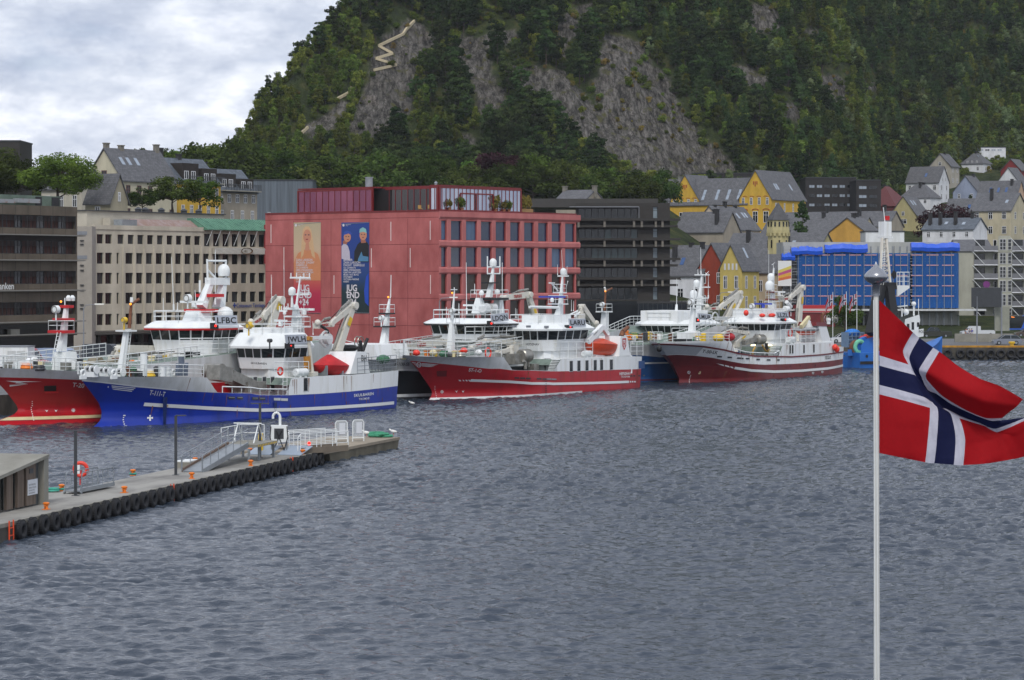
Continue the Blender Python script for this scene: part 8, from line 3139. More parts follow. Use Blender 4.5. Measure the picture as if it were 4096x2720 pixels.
def car(name,lab,cat,p,rz,L,W,Hh,col,prof,roof,wheels=(.2,.8),r=.33,box=None,lightm=None,group='vehicles on the quay'):
 """vehicle: side profile [(x, z)] in fractions, glasshouse roof [(x, z)...] lofted inwards, wheels with rims, lamps."""
 t = thing(name,lab,cat,p,rz,group)
 b = MB()
 b.loft([[V(x*L,y*W/2,z*Hh) for x,z in prof] for y in (-1,-.96,.96,1)] if False else [[V(x*L,y*W/2*(1 if abs(y) < 1 else .97),z*Hh) for x,z in prof] for y in (-1,-.9,.9,1)])
 b.build('body',col,t,30)
 if roof:
  (x0,z0),(x1,z1),(x2,z2),(x3,z3) = roof
  g = MB()
  g.loft([[V(x*L,y*W/2*(.93 if z < z1 else .78),z*Hh) for x,z in roof] for y in (-1,1)])
  g.build('glasshouse',SHIPGLASS,t,20)
  g = MB()
  g.loft([[V(x*L,y*W/2*.8,z*Hh) for x,z in ((x1,z1 - .01),(x2,z2 - .01),(x2 - .02,z2 + .03),(x1 + .03,z1 + .03))] for y in (-1,1)])
  xm = (x1 + x2)/2
  for y in (-1,1):
   for (a0,b0_),(a1,b1_) in (((x0,z0),(x1,z1)),((xm,z0),(xm,z1)),((x3,z3),(x2,z2))):
    g.beam((a0*L,y*W/2*.95,b0_*Hh),(a1*L,y*W/2*.8,b1_*Hh),.09,.07)
  g.build('roof',col,t,20)
 for x in wheels:
  for y in (-1,1):
   w_ = MB()
   w_.lathe([(r*.6,-.11),(r,-.11),(r,.11),(r*.6,.11)],(x*L,y*(W/2 - .08),r),18,axis='Y')
   o = w_.build('wheel',TYRE,t)
   w_ = MB()
   w_.lathe([(r*.6,-.115),(r*.1,-.1),(r*.1,.1),(r*.6,.115)],(x*L,y*(W/2 - .08),r),14,axis='Y')
   w_.build('rim',GALV,o)
 for y in (-1,1):
  h = MB()
  h.obox((.012*L,y*W*.36,.42*Hh),.12,.3,.14)
  h.build('headlight',LAMPW,t,0)
  h = MB()
  h.obox((.992*L,y*W*.4,.5*Hh),.1,.16,.22)
  h.build('tail_light',REDP,t,0)
 return t
HATCH = ([(0,.14),(0,.42),(.03,.5),(.26,.6),(.97,.6),(1,.5),(1,.16),(.9,.12),(.1,.12)],[(.22,.6),(.40,.93),(.82,.93),(.97,.6)])
VANP = ([(0,.12),(0,.4),(.05,.48),(.17,.54),(.30,.97),(.34,1),(.98,1),(1,.9),(1,.12)],[(.165,.54),(.28,.92),(.36,.92),(.38,.54)])
PICK = ([(0,.16),(0,.5),(.05,.56),(.24,.6),(.64,.6),(1,.58),(1,.22),(.9,.16)],[(.22,.6),(.33,.95),(.56,.95),(.64,.6)])
gq = lambda x,y: ground(*px('U',x,y),1.91)
CARS = [('parked_car','grey hatchback parked along the yellow edged quay','car',gq(1660,1475),0,4.4,1.8,1.62,mat('grey car paint','767C88',.3,.05,coat=.5),HATCH,(.19,.8)),
  ('parked_van','white pickup van beside the standing group of people','van',gq(1090,1330),.05,5.9,1.95,1.98,mat('white car paint','C8CCD0',.3,.03,coat=.5),([(0,.14),(0,.42),(.05,.5),(.17,.56),(.28,.95),(.56,.95),(.57,.58),(1,.58),(1,.2),(.9,.14)],[(.165,.56),(.27,.9),(.42,.9),(.44,.56)]),(.17,.86)),
  ('pickup_truck','dark pickup truck parked in front of the pale apartment block','pickup',gq(360,1345),.0,5.4,1.9,1.85,mat('dark olive car paint','33352F',.35,.1,coat=.4),PICK,(.18,.8)),
  ('brown_car','brown estate car behind the grey hatchback','car',gq(2060,1335),0,4.6,1.85,1.6,mat('brown car paint','4E413A',.35,.1,coat=.4),HATCH,(.19,.8)),
  ('white_car','small white hatchback parked near the flower bed','car',ground(*px('W',760,995),1.91),0.1,4.3,1.8,1.6,mat('white car paint','C8CCD0'),HATCH,(.19,.8)),
  ('cargo_van','red van behind the white box trailer','van',V(-51.9,291,1.9),2.9,5.8,2.1,2.75,mat('faded red van paint','A03A48',.4,.08,coat=.3),VANP,(.17,.82)),
  ('cargo_van','pale blue van parked behind the red foremast','van',V(-49.3,299,1.9),2.8,5.8,2.0,2.5,mat('pale blue van paint','8C9CB8',.4,.05,coat=.3),VANP,(.17,.82)),
  ('parked_car','dark blue car parked behind the triple crane booms','car',V(-39.6,291,1.9),2.8,4.4,1.8,1.5,mat('dark blue car paint','23346A',.3,.08,coat=.5),HATCH,(.19,.8)),
  ('parked_van','dark grey van parked by the office block arcade','van',V(-48.2,325,1.9),2.9,5.5,2.0,2.3,mat('dark grey van paint','2E333C',.4,.08),VANP,(.17,.82))]
for nm,lab,cat,p,rz,L,W,Hh,col,(prof,roof),wh in CARS:
 o = car(nm,lab,cat,p,rz,L,W,Hh,col,prof,roof,wh)
t = thing('box_trailer','white box trailer with double doors parked behind the red bow','trailer',(-59.6,288,1.9),-.12)
MB().box(0,0,.6,6.2,2.5,3.0).build('box',WHITE2,t,smooth=0)
MB().box(-.05,-.05,3.0,6.25,2.55,3.12).build('roof',GREY,t,smooth=0)
for k in (3.9,4.95):
 MB().box(k,-.04,.75,k + .95,-.005,2.6).build('door',GREYW,t,smooth=0)
for x in (3.2,4.3):
 for y in (.1,2.4):
  MB().lathe([(.42,-.12),(.42,.12)],(x,y,.42),14,axis='Y').build('wheel',TYRE,t)
t = thing('city_bus','dark blue city bus with orange destination display','bus',gq(1945,1275),.1)
t.location.z = 1.92
BUSB,BUSL = mat('dark bus body','15181E',.25,.1,coat=.4),mat('bright blue bus panel','2458B8',.35,.05,coat=.4)
MB().box(0,0,.9,12,2.55,3.2).build('body',BUSB,t,smooth=0)
MB().box(-.03,-.03,.35,12,2.58,.95).build('skirt',BUSL,t,smooth=0)
b = MB()
b.loft([[(x,y,z) for x,z in ((2.4,1.0),(2.9,1.0),(4.0,3.05),(12,3.1),(12,3.5),(3.5,3.42))] for y in (-.05,2.6)])
b.build('roof_sweep',BUSL,t,smooth=0)
MB().box(-.04,.25,1.0,-.005,2.3,2.5).build('windscreen',SHIPGLASS,t,smooth=0)
MB().box(.25,-.04,1.3,2.3,-.005,2.9).build('door',SHIPGLASS,t,smooth=0)
letters('Moa trafikkterm.',.27,(-.06,2.2,2.72),(0,-1,0),(0,0,1),mat('lit amber letters','FF8A28',.4,0,emit=2.0),t)
letters('Moa',.34,(.5,-.06,2.95),(1,0,0),(0,0,1),mat('lit amber letters','FF8A28'),t)
for x in (2.9,9):
 for y in (.12,2.42):
  MB().lathe([(.48,-.14),(.48,.14)],(x,y,.48),16,axis='Y').build('wheel',TYRE,t)
def person(lab,p,rz,shirt,trousers,hgt=1.72,arm=.25):
 """standing figure grown with a skin modifier from a jointed skeleton; clothes are separate skins."""
 t = thing('person',lab,'person',p,rz)
 def skin_(nm,vs,es,rad,m):
  me = bpy.data.meshes.new(nm)
  me.from_pydata([tuple(V(*v)*hgt/1.72) for v in vs],es,[])
  me.materials.append(m)
  o = bpy.data.objects.new(nm,me)
  COL.objects.link(o)
  o.parent = t
  md = o.modifiers.new('skin','SKIN')
  for k,q in enumerate(me.skin_vertices[0].data):
   q.radius = (rad[k],rad[k])
   q.use_root = k == 0
  o.modifiers.new('sub','SUBSURF').levels = 1
  o.modifiers['sub'].render_levels = 1
  return o
 SKN = mat('skin','B98A72',0.6,0.05)
 skin_('body',[(0,0,1.42),(0,0,1.5),(0,-.01,1.58),(0,-.02,1.66),(-.2,0,1.40),(-.25,arm*.3,1.12),(-.24,-arm,.9),(.2,0,1.40),(.25,arm*.2,1.12),(.24,-arm*.6,.9)],[(0,1),(1,2),(2,3),(0,4),(4,5),(5,6),(0,7),(7,8),(8,9)],[.07,.055,.09,.085,.05,.042,.035,.05,.042,.035],SKN)
 skin_('shirt',[(0,0,.98),(0,0,1.2),(0,0,1.4),(-.2,0,1.40),(.2,0,1.40),(-.24,.02,1.2),(.24,.02,1.2)],[(0,1),(1,2),(2,3),(2,4),(3,5),(4,6)],[.15,.145,.14,.075,.075,.06,.06],shirt)
 skin_('trousers',[(0,0,.98),(-.1,0,.88),(.1,0,.88),(-.11,-.02,.48),(.12,.03,.48),(-.12,.03,.08),(.13,.05,.08)],[(0,1),(0,2),(1,3),(2,4),(3,5),(4,6)],[.15,.11,.11,.075,.075,.055,.055],trousers)
 for x in (-.12,.13):
  MB().ball((x,-.03,.045),.05,.13,.045).build('shoe',DARK,t)
 MB().ball((0,.01,1.65),.1,.11,.1,10,6).build('hair',mat('dark hair','2A201A',.8,.2),t)
 return t
TC = lambda n,c: mat(n,c,.85,.1)
for x,y,lab,sc,tc_ in ((1180,1362,'person in black top standing left in the group on the quay',TC('black cotton','1C1C1E'),TC('tan shorts','9A7A58')),(1200,1366,'person in white shirt and blue shorts in the group on the quay',TC('white cotton','B8BEC6'),TC('blue cotton','2C5A9C')),
       (1250,1364,'person in grey jacket standing right in the group on the quay',TC('grey cotton','6A6E76'),TC('navy cotton','22283A')),(1285,1362,'person with blue backpack at the right of the group on the quay',TC('royal blue cotton','2A3E9A'),TC('pale trousers','A0A09C'))):
 person(lab,gq(x,y),random.uniform(-.8,.8),sc,tc_)
w = gq(1380,1455)
t = thing('road_sign','back of a dark road sign on two grey posts by the quay','sign',w)
for x in (0,3.9):
 MB().tube((x,0,0),(x,0,8.4 if x else 7.5),.12).build('post',GREY,t)
MB().box(-.9,-.1,5.8,3.9,.05,8.9).build('board',DARK,t,smooth=0)
b = MB()
b.lathe([(.55,-.02),(.55,.02)],(1.5,-.05,9.4),18,axis='Y')
b.build('round_sign',mat('blue sign with red rim','6A2A6A',.5,.1),t)
b = MB()
b.box(3.1,.3,2.0,5.4,1.0,5.8)
tag(place(b.build('grey_cabinet',mat('grey green cabinet','8A8C80',.7,.1),None,0),(w.x,w.y + 1,w.z)),'tall grey green cabinet behind the road sign','cabinet')
b = MB()
b.box(0,0,0,9.5,.6,1.35)
tag(place(b.build('low_wall',CONC,None,0),gq(985,1425)),'low concrete wall on the quay behind the yellow kerb','wall')
for x,y,h,lab in ((700,1140,0,'grey street lamp by the left quay beside the red foremast'),(880,860,0,'tall grey street lamp behind the dark red vessel crane'),(660,760,0,'grey street lamp in front of the pink building corner')):
 sh = {700: 'A',880: 'F',660: 'D'}[x]
 Y = {700: 315,880: 400,660: 352}[x]
 yt = {700: 448,880: 472,660: 338}[x]
 xx = {700: 690,880: 885,660: 622}[x]
 w = at(*px(sh,xx,0),Y)
 zt_ = zat(px(sh,0,yt)[1],Y)
 t = thing('street_lamp',lab,'street lamp',(w.x,Y,1.9))
 b = MB()
 b.tube((0,0,0),(0,0,zt_ - 1.9 - .5),.1,.06,8)
 b.path([(0,0,zt_ - 2.4),(.3,0,zt_ - 2.0),(1.6,0,zt_ - 1.9)],.05)
 b.build('post',GREY,t)
 MB().obox((1.9,0,zt_ - 1.88),1.1,.4,.16).build('lamp_head',LAMPW,t)
# ================================================================== the town
SLATE = mat('grey slate roof','65666A',0.75,0.0,1.3,col2='4E4F53',lo=.3,hi=.68,brick=(.6,.35,.03),bump=.01,bscale=8)
SLATEB = mat('blue grey slate roof','5E6670',0.7,0.0,1.2,col2='484F58',lo=.3,hi=.65,brick=(.6,.35,.03))
CHIM = mat('dark chimney','2A2A2C',0.8,0.2)
CHIMG = mat('grey rendered chimney','77736A',0.85,0.15)
WOODW = mat('white painted timber','CDCFD2',0.6,0.05)
SKYL = mat('skylight glass','8E99A6',0.06,0.1,spec=.7)
SKYB = mat('blue skylight glass','33507E',0.06,0.1,spec=.7)
PINKW = mat('off white render','C3B6A6',0.85,0.08,.6)
def wallm(n,c):
 return mat(n,c,0.85,0.0,0.4,(1,1,.5),col2=tuple(min(1,int(c[i:i + 2],16)/255*.86) for i in (0,2,4)),lo=.3,hi=.6)
def house(lab,sh,x,ye,Y,w,l,rise,zb,ax,wm,rm,front=(),side=(),chim=(),sky=(),skm=None,hip=False,ov=.35,cat='house',cm=None,name='town_house',wf=None):
 """gabled house by its near corner (sheet, x, eave y) at distance Y: w along the shore normal, l along the shore; windows (depth below eave, count, width, height)."""
 p = at(*px(sh,x,ye),Y)
 t = thing(name,lab,cat,(p.x,p.y,zb),QANG,'houses of the hillside town')
 e = p.z - zb
 b = MB()
 b.box(0,0,-3,l,w,e)
 R = e + rise
 if not hip:
  if ax == 'u':
   for xx in (0,l):
    b.poly([(xx,0,e),(xx,w,e),(xx,w/2,R)])
  else:
   for yy in (0,w):
    b.poly([(0,yy,e),(l,yy,e),(l/2,yy,R)])
 b.build('wall',wm,t,0)
 b = MB()
 h = .22
 if hip:
  m_ = min(w,l)*.42
  q = [(-ov,-ov,e),(l + ov,-ov,e),(l + ov,w + ov,e),(-ov,w + ov,e)]
  r = [(m_,w/2 - (w/2 - m_)*(w > l),R),(l - m_,w/2 - (w/2 - m_)*(w > l),R),(l - m_,w/2 + (w/2 - m_)*(w > l),R),(m_,w/2 + (w/2 - m_)*(w > l),R)]
  b.loft([q,[(x_,y_,z_ + .12) for x_,y_,z_ in q],r])
 else:
  s_ = rise/((w if ax == 'u' else l)/2)
  for k in (0,1):
   A = w if ax == 'u' else l
   o,c = (-ov,A/2) if k == 0 else (A + ov,A/2)
   pr = [(o,e - s_*ov),(c,R),(c,R + h*1.2),(o,e - s_*ov + h)]
   B_ = l if ax == 'u' else w
   b.loft([[((f,a,z) if ax == 'u' else (a,f,z)) for a,z in pr] for f in (-ov*.8,B_ + ov*.8)])
 rf = b.build('roof',rm,t,0,uv=True)
 wf = wf or WOODW
 for rows,org,u,W in ((front,(0,w),(0,-1),w),(side,(0,0),(1,0),l)):
  for dz,n,ww,hh in rows:
   g = W if dz > -.5 else W*(1 + dz/rise)*.9
   for k in range(n):
    a = (W - g)/2 + g*(k + .5)/n - ww/2
    window(t,org,u,a,e - dz - hh,ww,hh,-.03,wf,GLASSD,2,2 if hh > 1 else 1,.11,proud=.05)
 for fx,fy,hh in chim:
  b = MB()
  b.box(fx*l - .45,fy*w - .35,e + rise*.3,fx*l + .45,fy*w + .35,R + hh)
  b.box(fx*l - .55,fy*w - .45,R + hh,fx*l + .55,fy*w + .45,R + hh + .18)
  b.build('chimney',cm or CHIM,rf,0)
 for f,g in sky:                                    # skylights on the slope that faces the water
  b = MB()
  A = w if ax == 'u' else l
  s_ = rise/(A/2)
  a0,a1 = g*A/2,g*A/2 + 1.0
  for a_,z_ in ((0,0),):
   q = [((f*l + d,a,e + s_*a + h*1.05 + .08) if ax == 'u' else (a,f*w + d,e + s_*a + h*1.05 + .08)) for d,a in ((-.4,a0),(.4,a0),(.4,a1),(-.4,a1))]
   b.loft([[V(*k) - V(0,0,.2) for k in q],q])
  b.build('skylight',skm or SKYL,rf,0)
 return t,e,R
YEL,CRM,RDO = wallm('school yellow render','C9A33A'),wallm('cream render','B5AB7E'),wallm('rust red render','8A3520')
YEL2,WHT,STU = wallm('pale yellow render','C2AE62'),wallm('white weatherboard','D4D6DA'),wallm('beige stucco','9A9284')
OCH,BLU,GRN = wallm('ochre render','C29645'),wallm('pale blue weatherboard','8E98AE'),wallm('light stone render','B9B096')
DKR = mat('dark red tiles','5A2A2C',.75,.15,2)
BRK = mat('terracotta brick arch','9A4A2C',.85,.15)
HS = [
 ('rust red gabled waterfront house between white and yellow houses','F',968,240,490,6.4,8,5.2,1.9,'u',RDO,SLATE,((.2,2,.9,2.1),(4.5,2,.9,2.6),(7.5,2,.9,2.0)),(),(),()),
 ('pale yellow waterfront house with narrow gable and tall brown windows','F',1140,205,486,4.6,7,4.3,1.9,'u',YEL2,SLATE,((-.9,4,.35,1.2),(1.4,2,.8,2.4),(5.2,2,.8,2.4)),((1.4,2,.9,2.4),(5.2,2,.9,2.4)),(),((.6,.4),)),
 ('cream waterfront house with pink trimmed windows beside the scaffolding','F',1545,245,500,10,6,3.2,1.9,'n',wallm('pinkish cream render','B8A88E'),SLATE,((1.6,4,.9,2.2),(5.4,4,.9,2.2)),(),(),((.8,.5),)),
 ('white waterfront house with blue skylight left of the red gable','F',700,275,492,9.5,7,4.6,1.9,'n',WHT,SLATE,((.7,3,.6,.5),(2.6,3,1.3,2.1)),(),((.3,.75,.8),),((.55,.35),),SKYB),
 ('stucco gabled house with long slate roof in the second row','I',835,1070,570,12,8,4.2,6,'n',STU,SLATE,(),(),((.2,.2,.6),(.5,.35,.6)),()),
 ('large white gabled house with red chimney below the yellow school','I',872,1040,605,9,17,5.2,12,'u',PINKW,SLATE,(),((.6,2,1.2,1.3),),((.15,.5,.3),(.45,.5,1.2),(.75,.5,.4)),((.25,.5),(.62,.45),(.8,.5),(.88,.5))),
 ('long low slate roofed house around the cream turret','I',1900,1330,545,22,10,4.4,4,'n',CRM,SLATE,((.8,6,.9,1.3),),(),((.2,.35,.5),(.3,.8,.7)),((.5,.5),(.3,.4))),
 ('slate roofed house behind the spruce with small grey chimneys','I',2380,1130,610,26,11,4.6,8,'n',GRN,SLATE,((1,6,.9,1.2),),(),((.4,.1,.9),(.5,.45,1.2),(.3,.8,.6)),(),None),
 ('slate roof with black chimneys below the dark apartment block','J',720,1010,640,30,9,3.6,9,'n',STU,SLATE,(),(),((.5,.1,1.6),(.5,.62,1.6),(.3,.3,.5)),((.3,.3),(.7,.4))),
 ('grey slate roofs with turned ridge behind the black office','I',700,1500,520,10,9,4.6,2,'n',STU,SLATE,(),(),((.2,.3,.7),(.5,.7,.6)),()),
 ('white house with wide slate roof and blue skylight on the slope','J',1297,505,850,11.6,8.4,5.0,37.5,'n',WHT,SLATE,((1.0,4,1.1,1.7),(3.9,4,1.1,1.7)),((-1.6,2,.8,1.3),(1.0,2,1.0,1.7),(3.9,2,1.0,1.7)),(),((.45,.3),),SKYB),
 ('beige gabled house standing behind the white slate roofed one','J',1432,325,892,7.8,7.6,4.2,43,'u',wallm('grey beige render','A9A498'),SLATE,((-1.5,1,1.0,1.3),(1,2,1.0,1.5)),((.6,2,.9,1.5),(4.2,2,.9,1.5)),((.5,.5,.4),),()),
 ('white three storey house with dark hipped roof high on the slope','J',1805,300,922,8.4,8,4.0,46,'u',WHT,SLATE,((-1.2,3,.6,1.0),(.9,2,.9,1.4),(3.6,2,.9,1.4)),((.9,2,.9,1.4),(3.6,2,.9,1.4)),((.45,.5,.6),),((.3,.5),(.7,.4)),None,True),
 ('red house with white bargeboards at the edge of the wood','J',2235,372,905,7.5,8,3.8,46,'u',wallm('barn red boards','7E2A2C'),SLATE,((-.8,1,.8,1.2),),(),(),()),
 ('white gable house with rust edged roof beside the red house','J',2240,545,880,9.5,8,6.0,40,'u',WHT,SLATE,(),(),(),()),
 ('pale blue house with slate roof behind the dark green tree','J',1745,620,820,8.5,8,5.0,36,'u',BLU,SLATE,((.5,2,.9,1.5),),((.5,2,.9,1.5),),((.8,.5,.8),),()),
 ('small white hip roofed house with two black chimneys','J',1200,690,790,10,8,4.2,33,'n',WHT,SLATE,((.3,3,1.0,1.3),),(),((.35,.45,.6),(.65,.45,.6)),(),None,True),
 ('dark red hip roofed house beside the black apartment block','J',800,785,775,10.5,12,6.2,27,'n',DKR,DKR,(),(),((.5,.6,.4),),((.3,.3),(.5,.3),(.7,.3)),None,True),
 ('white low house with dark roof above the red hip roof','J',650,610,805,5.0,8,1.6,32,'n',WHT,CHIM,((.6,3,1.0,1.6),),((.6,2,1.0,1.6),),(),()),
 ('cream house with round window between the copper beeches','J',1040,880,740,8,9,5.2,22,'u',CRM,SLATE,((-1,1,.9,1.2),(1.2,1,2.2,1.3)),(),(),((.3,.5),(.5,.5))),
 ('peach gabled house with blue skylights in its slate roof','J',2178,700,800,13,8,5.6,31,'n',wallm('peach render','C4A68C'),SLATE,(),(),((.4,.2,.5),),((.3,.35),(.5,.35),(.7,.35)),SKYB),
 ('olive terrace house with white casement windows and roof railing','J',2130,715,770,12,10,.4,22,'n',wallm('olive render','7E7A64'),CHIM,((.8,4,1.3,1.9),(4.2,4,1.3,1.9)),(),(),()),
 ('ochre gabled house with dormer and slate roof','J',1715,925,705,9.5,9,5.4,16,'n',OCH,SLATE,((.3,2,1.1,1.6),),(),((.5,.02,.6),),((.3,.45),),SKYB),
 ('white house with turreted corner and many white windows','J',2120,830,690,11.5,12,4.6,14,'n',GRN,SLATE,((.4,3,1.2,1.9),(4.2,3,1.2,2.0)),((.4,2,1.2,1.9),(4.2,2,1.2,2.0)),((.3,.6,1.2),),((.2,.4),)),
 ('blue grey slate roof house in front of the copper beeches','J',1690,1045,640,13.5,9,2.7,8,'n',WHT,SLATEB,((.5,4,.9,1.4),),(),((.5,.15,1.4),(.2,.4,1.6),(.2,.7,1.4),(.2,.9,1.4)),((.25,.35),(.6,.4))),
 ('row of low gables with yellow attic front behind the scaffolding','J',470,1085,565,9,8,3.2,4,'u',OCH,SLATE,(),(),((.4,.5,1.0),),()),
 ('cream four storey house with beige gable and three skylights','K',960,522,450,8.3,14.5,5.3,17,'u',wallm('cream house render','BDB7A0'),SLATE,((-1.6,1,1.2,1.0),),((1.0,5,1.1,2.0),(5.0,5,1.1,2.0)),((.1,.6,1.0),(.3,.5,.7),(.95,.5,1.2)),((.18,.45),(.3,.45),(.45,.45)),None,False,.35,'house',CHIMG,'town_house',mat('red brown window frames','5E3A30',.6,.1)),
 ('grey gabled house with white windows in front of the cream house','K',866,690,420,5.4,4.2,4.2,17,'n',wallm('grey beige house render','99937F'),SLATE,((.9,1,1.1,2.0),),((-1.4,1,.6,1.5),(2.2,1,.8,1.8)),(),()),
 ('yellow house with dark roof terrace and balconies','K',1400,548,470,9,12,4.4,17,'u',YEL,SLATEB,(),((.8,5,.9,1.9),(4.0,5,.9,1.9)),((.02,.5,1.8),(.45,.5,.9)),((.75,.3),)),
 ('dark roofed terrace house with plants on its balcony','K',1700,610,482,8,12,4.0,17,'u',STU,SLATEB,(),((.6,5,1.0,1.6),(3.6,4,.9,1.8)),((.1,.5,1.2),),((.3,.5),(.45,.5))),
 ('small pale house half hidden behind the near leafy tree','K',640,590,432,9,6,3.0,15,'n',wallm('pale house render','BDB8AA'),SLATE,((1.2,3,1.0,2.0),(5.8,3,1.0,2.2)),(),((.5,.4,.8),),()),
 ('small slate roofed house with two stone chimneys behind the black office','M',1440,335,520,7,7,1.9,20,'n',STU,SLATE,(),(),((.5,.0,.9),(.5,1.0,.9)),(),None,False,.2,'house',CHIMG)]
for h_ in HS:
 t,e,R = house(*h_)
 if h_[1] == 'K' and h_[2] in (1400,1700):          # dark boxed dormers and a railed roof terrace
  l,w = h_[6],h_[5]
  b = MB()
  b.box(.14*l,.5,e + .3,.52*l,w*.5,R - .8)
  b.box(.6*l,.4,e - .2,.95*l,w*.4,R - 1.6)
  b.build('dormer',BRND,t,0)
  for a,z in ((.18,.7),(.34,.7),(.64,.4),(.8,.4)):
   window(t,(0,.5 if a < .6 else .4),(1,0),a*l,e + z,1.2,1.5,-.03,WOODW,GLASSD,2,1,.1)
  rail([(.1*l,-1.2,e + .1),(.98*l,-1.2,e + .1)],1.1,6,.05,.8).build('balcony_rail',DARK,t)
  MB().box(.1*l,-1.25,e - .1,.98*l,.3,e + .1).build('balcony',CONC,t,0)
# the yellow school: two gabled wings and a linking range
for k,(xx,ye,ri,lab) in enumerate(((562,712,6.6,'yellow school wing with pointed gable, left end of the school'),(1385,690,7.2,'yellow school wing with pointed gable and long slate side, right end'))):
 t,e,R = house(lab,'I',xx,ye,690 - 12*k,8.6 if k == 0 else 9.4,12 if k == 0 else 20,ri,23,'u',YEL,SLATE,((-.2,4,.8,1.9),(3.4,3,1.5,3.0),(7.6,3,1.5,2.2)),() if k == 0 else ((1.2,4,.8,2.2),(5,6,1.0,2.4)),(),() if k == 0 else ((.3,.3),(.36,.3),(.75,.3)),None,False,.35,'school',None,'school_building')
 W = 8.6 if k == 0 else 9.4
 for z,n,g,r in ((e + .35,4,W*.86,.62),(e - 3.2,3,W,1.05)):
  for j in range(n):
   c = (W - g)/2 + g*(j + .5)/n
   b = MB()
   b.loft([[V(d,c + rr*math.cos(a),z + rr*.5*math.sin(a)) for rr,d in ((r,-.03),(r,-.12),(r*.7,-.12),(r*.7,-.03))] for a in np.linspace(0,math.pi,9)])
   b.build('brick_arch',BRK,t)
 b = MB()
 for d in (-.5,0,.5):
  b.box(-.1,W/2 + d - .14,e + ri*.5 - .5*(d == 0),-.03,W/2 + d + .14,e + ri*.62)
 b.build('gable_anchor',BRK,t,0)
t,e,R = house('yellow school range with six paired skylights between the two gables','I',1110,748,682,26,9,6.6,23,'n',YEL,SLATE,((2.2,6,1.6,3.0),),(),((.4,.85,.7),),tuple((.12 + .125*k + .03*(k > 2),g) for k in range(6) for g in (.12,.3)),None,False,.35,'school',STEEL,'school_building')
# cream turret
c = at(*px('I',1462,1310),532)
t = thing('turret','cream octagonal turret with pointed slate roof and crenellated band','tower',(c.x,c.y,2),.2,None)
zt = lambda y: zat(px('I',0,y)[1],532) - 2
b = MB()
b.lathe([(2.25,0),(2.2,zt(1120)),(2.45,zt(1090)),(2.45,zt(1060)),(2.3,zt(1000)),(2.25,zt(940))],n=8)
b.build('wall',CRM,t,0)
b = MB()
b.lathe([(2.5,zt(945)),(2.45,zt(935)),(.05,zt(740))],n=8)
b.build('roof',SLATE,t,0)
for k in range(16):
 a = k*math.pi/8 + .2
 b = MB()
 b.obox((2.3*math.cos(a),2.3*math.sin(a),zt(1105)),.25,.5,.7,a)
 b.build('corbel',CRM,t,0)
 b = MB()
 b.obox((2.2*math.cos(a),2.2*math.sin(a),zt(990)),.2,.32,1.0,a)
 b.obox((2.12*math.cos(a),2.12*math.sin(a),zt(1215)),.2,.28,1.6,a) if k % 2 else None
 b.build('slit_window',GLASSD,t,0)
def block(lab,x0,x1,y0,yb,Y,D,m,rows,name='apartment_block',cat='apartment block',fm=None,zb=None):
 """flat roofed frontal block from photo columns and rows; rows of windows (y, n, height px, x fractions)."""
 p = at(x0,yb,Y)
 W,h = (x1 - x0)/FPX*Y,(yb - y0)/FPX*Y
 t = thing(name,lab,cat,p)
 b = MB()
 b.box(0,0,-3,W,D,h)
 b.build('wall',m,t,0)
 MB().box(-.15,-.15,h,W + .15,D,h + .25).build('coping',DARK,t,0)
 for y,n,hp,f0,f1 in rows:
  z,hh = (yb - y)/FPX*Y,hp/FPX*Y
  for k in range(n):
   a,ww = W*(f0 + (f1 - f0)*(k + .12)/n),W*(f1 - f0)/n*.76
   window(t,(0,0),(1,0),a,z,ww,hh,-.03,fm or WOODW,SKYL if (k*5 + int(y)) % 3 else GLASSD,2,1,.1)
 return t
BLKB2 = mat('black stained boards','1E1B1C',.7,.2,1.0,(6,1,.2))
block('black timber apartment block on the slope behind the yellow school',3222,3425,712,872,742,14,BLKB2,[(740 + 37*k + 12,6,13,.05,.95) for k in range(4)],fm=FRAME)
block('black timber apartment block with balconies at the right',3425,3524,722,872,728,14,BLKB2,[(745 + 36*k + 12,2,14,.05,.9) for k in range(4)],fm=FRAME)
block('low black flat roofed apartments peeping over the yellow school',2762,3015,694,740,756,10,BLKB2,[(728,5,15,.1,.98)],fm=FRAME)
block('small white flat roofed house highest on the slope',3900,4023,590,613,945,8,WHT,[(604,4,8,.1,.9)],'town_house','house')
block('grey clad hall with flat roof behind the yellow terrace houses',1000,1250,722,880,560,16,mat('streaked grey cladding','5E6872',.6,0,.8,(3,3,.1),col2='484F56',lo=.35,hi=.6),[],'hall','hall')
block('brown flat roofed building behind the near left trees',-60,79,566,720,470,12,BLKC,[],'rooftop_building','building')
block('grey rooftop plant box above the blue scaffolding',3463,3617,928,985,512,8,GREYW,[],'plant_room','plant room')
# building wrapped in blue scaffold netting
sc = thing('scaffolded_building','long building wrapped in blue scaffold netting under bright blue tarpaulins','building',at(3135,1324,500))
sx = lambda x: (x - 3135)/FPX*500
sz = lambda y: (1324 - y)/FPX*500
W = sx(3835)
b = MB()
ops = [(W*(k + .2)/24,sz(1060 + 46*j) - .3,W*(k + .85)/24,sz(1022 + 46*j) - .3) for k in range(24) for j in range(4)] + [(W*(k + .2)/24,sz(1238),W*(k + .9)/24,sz(1208)) for k in range(24)]
facade(b,(0,1.3),(1,0),W,sz(1243),sz(968),ops,.3)
b.box(.01,1.75,0,W - .01,14,sz(968))
b.build('wall',wallm('pale concrete facade','A8AAA6'),sc,0)
b = MB()
b.box(0,1.65,sz(1240),W,1.7,sz(975))
b.build('glazing',GLASSD,sc,0)
b = MB()
for k in range(25):
 for y in (-.09,1.1):
  b.tube((W*k/24,y,.2),(W*k/24,y,sz(985)),.06,n=5)
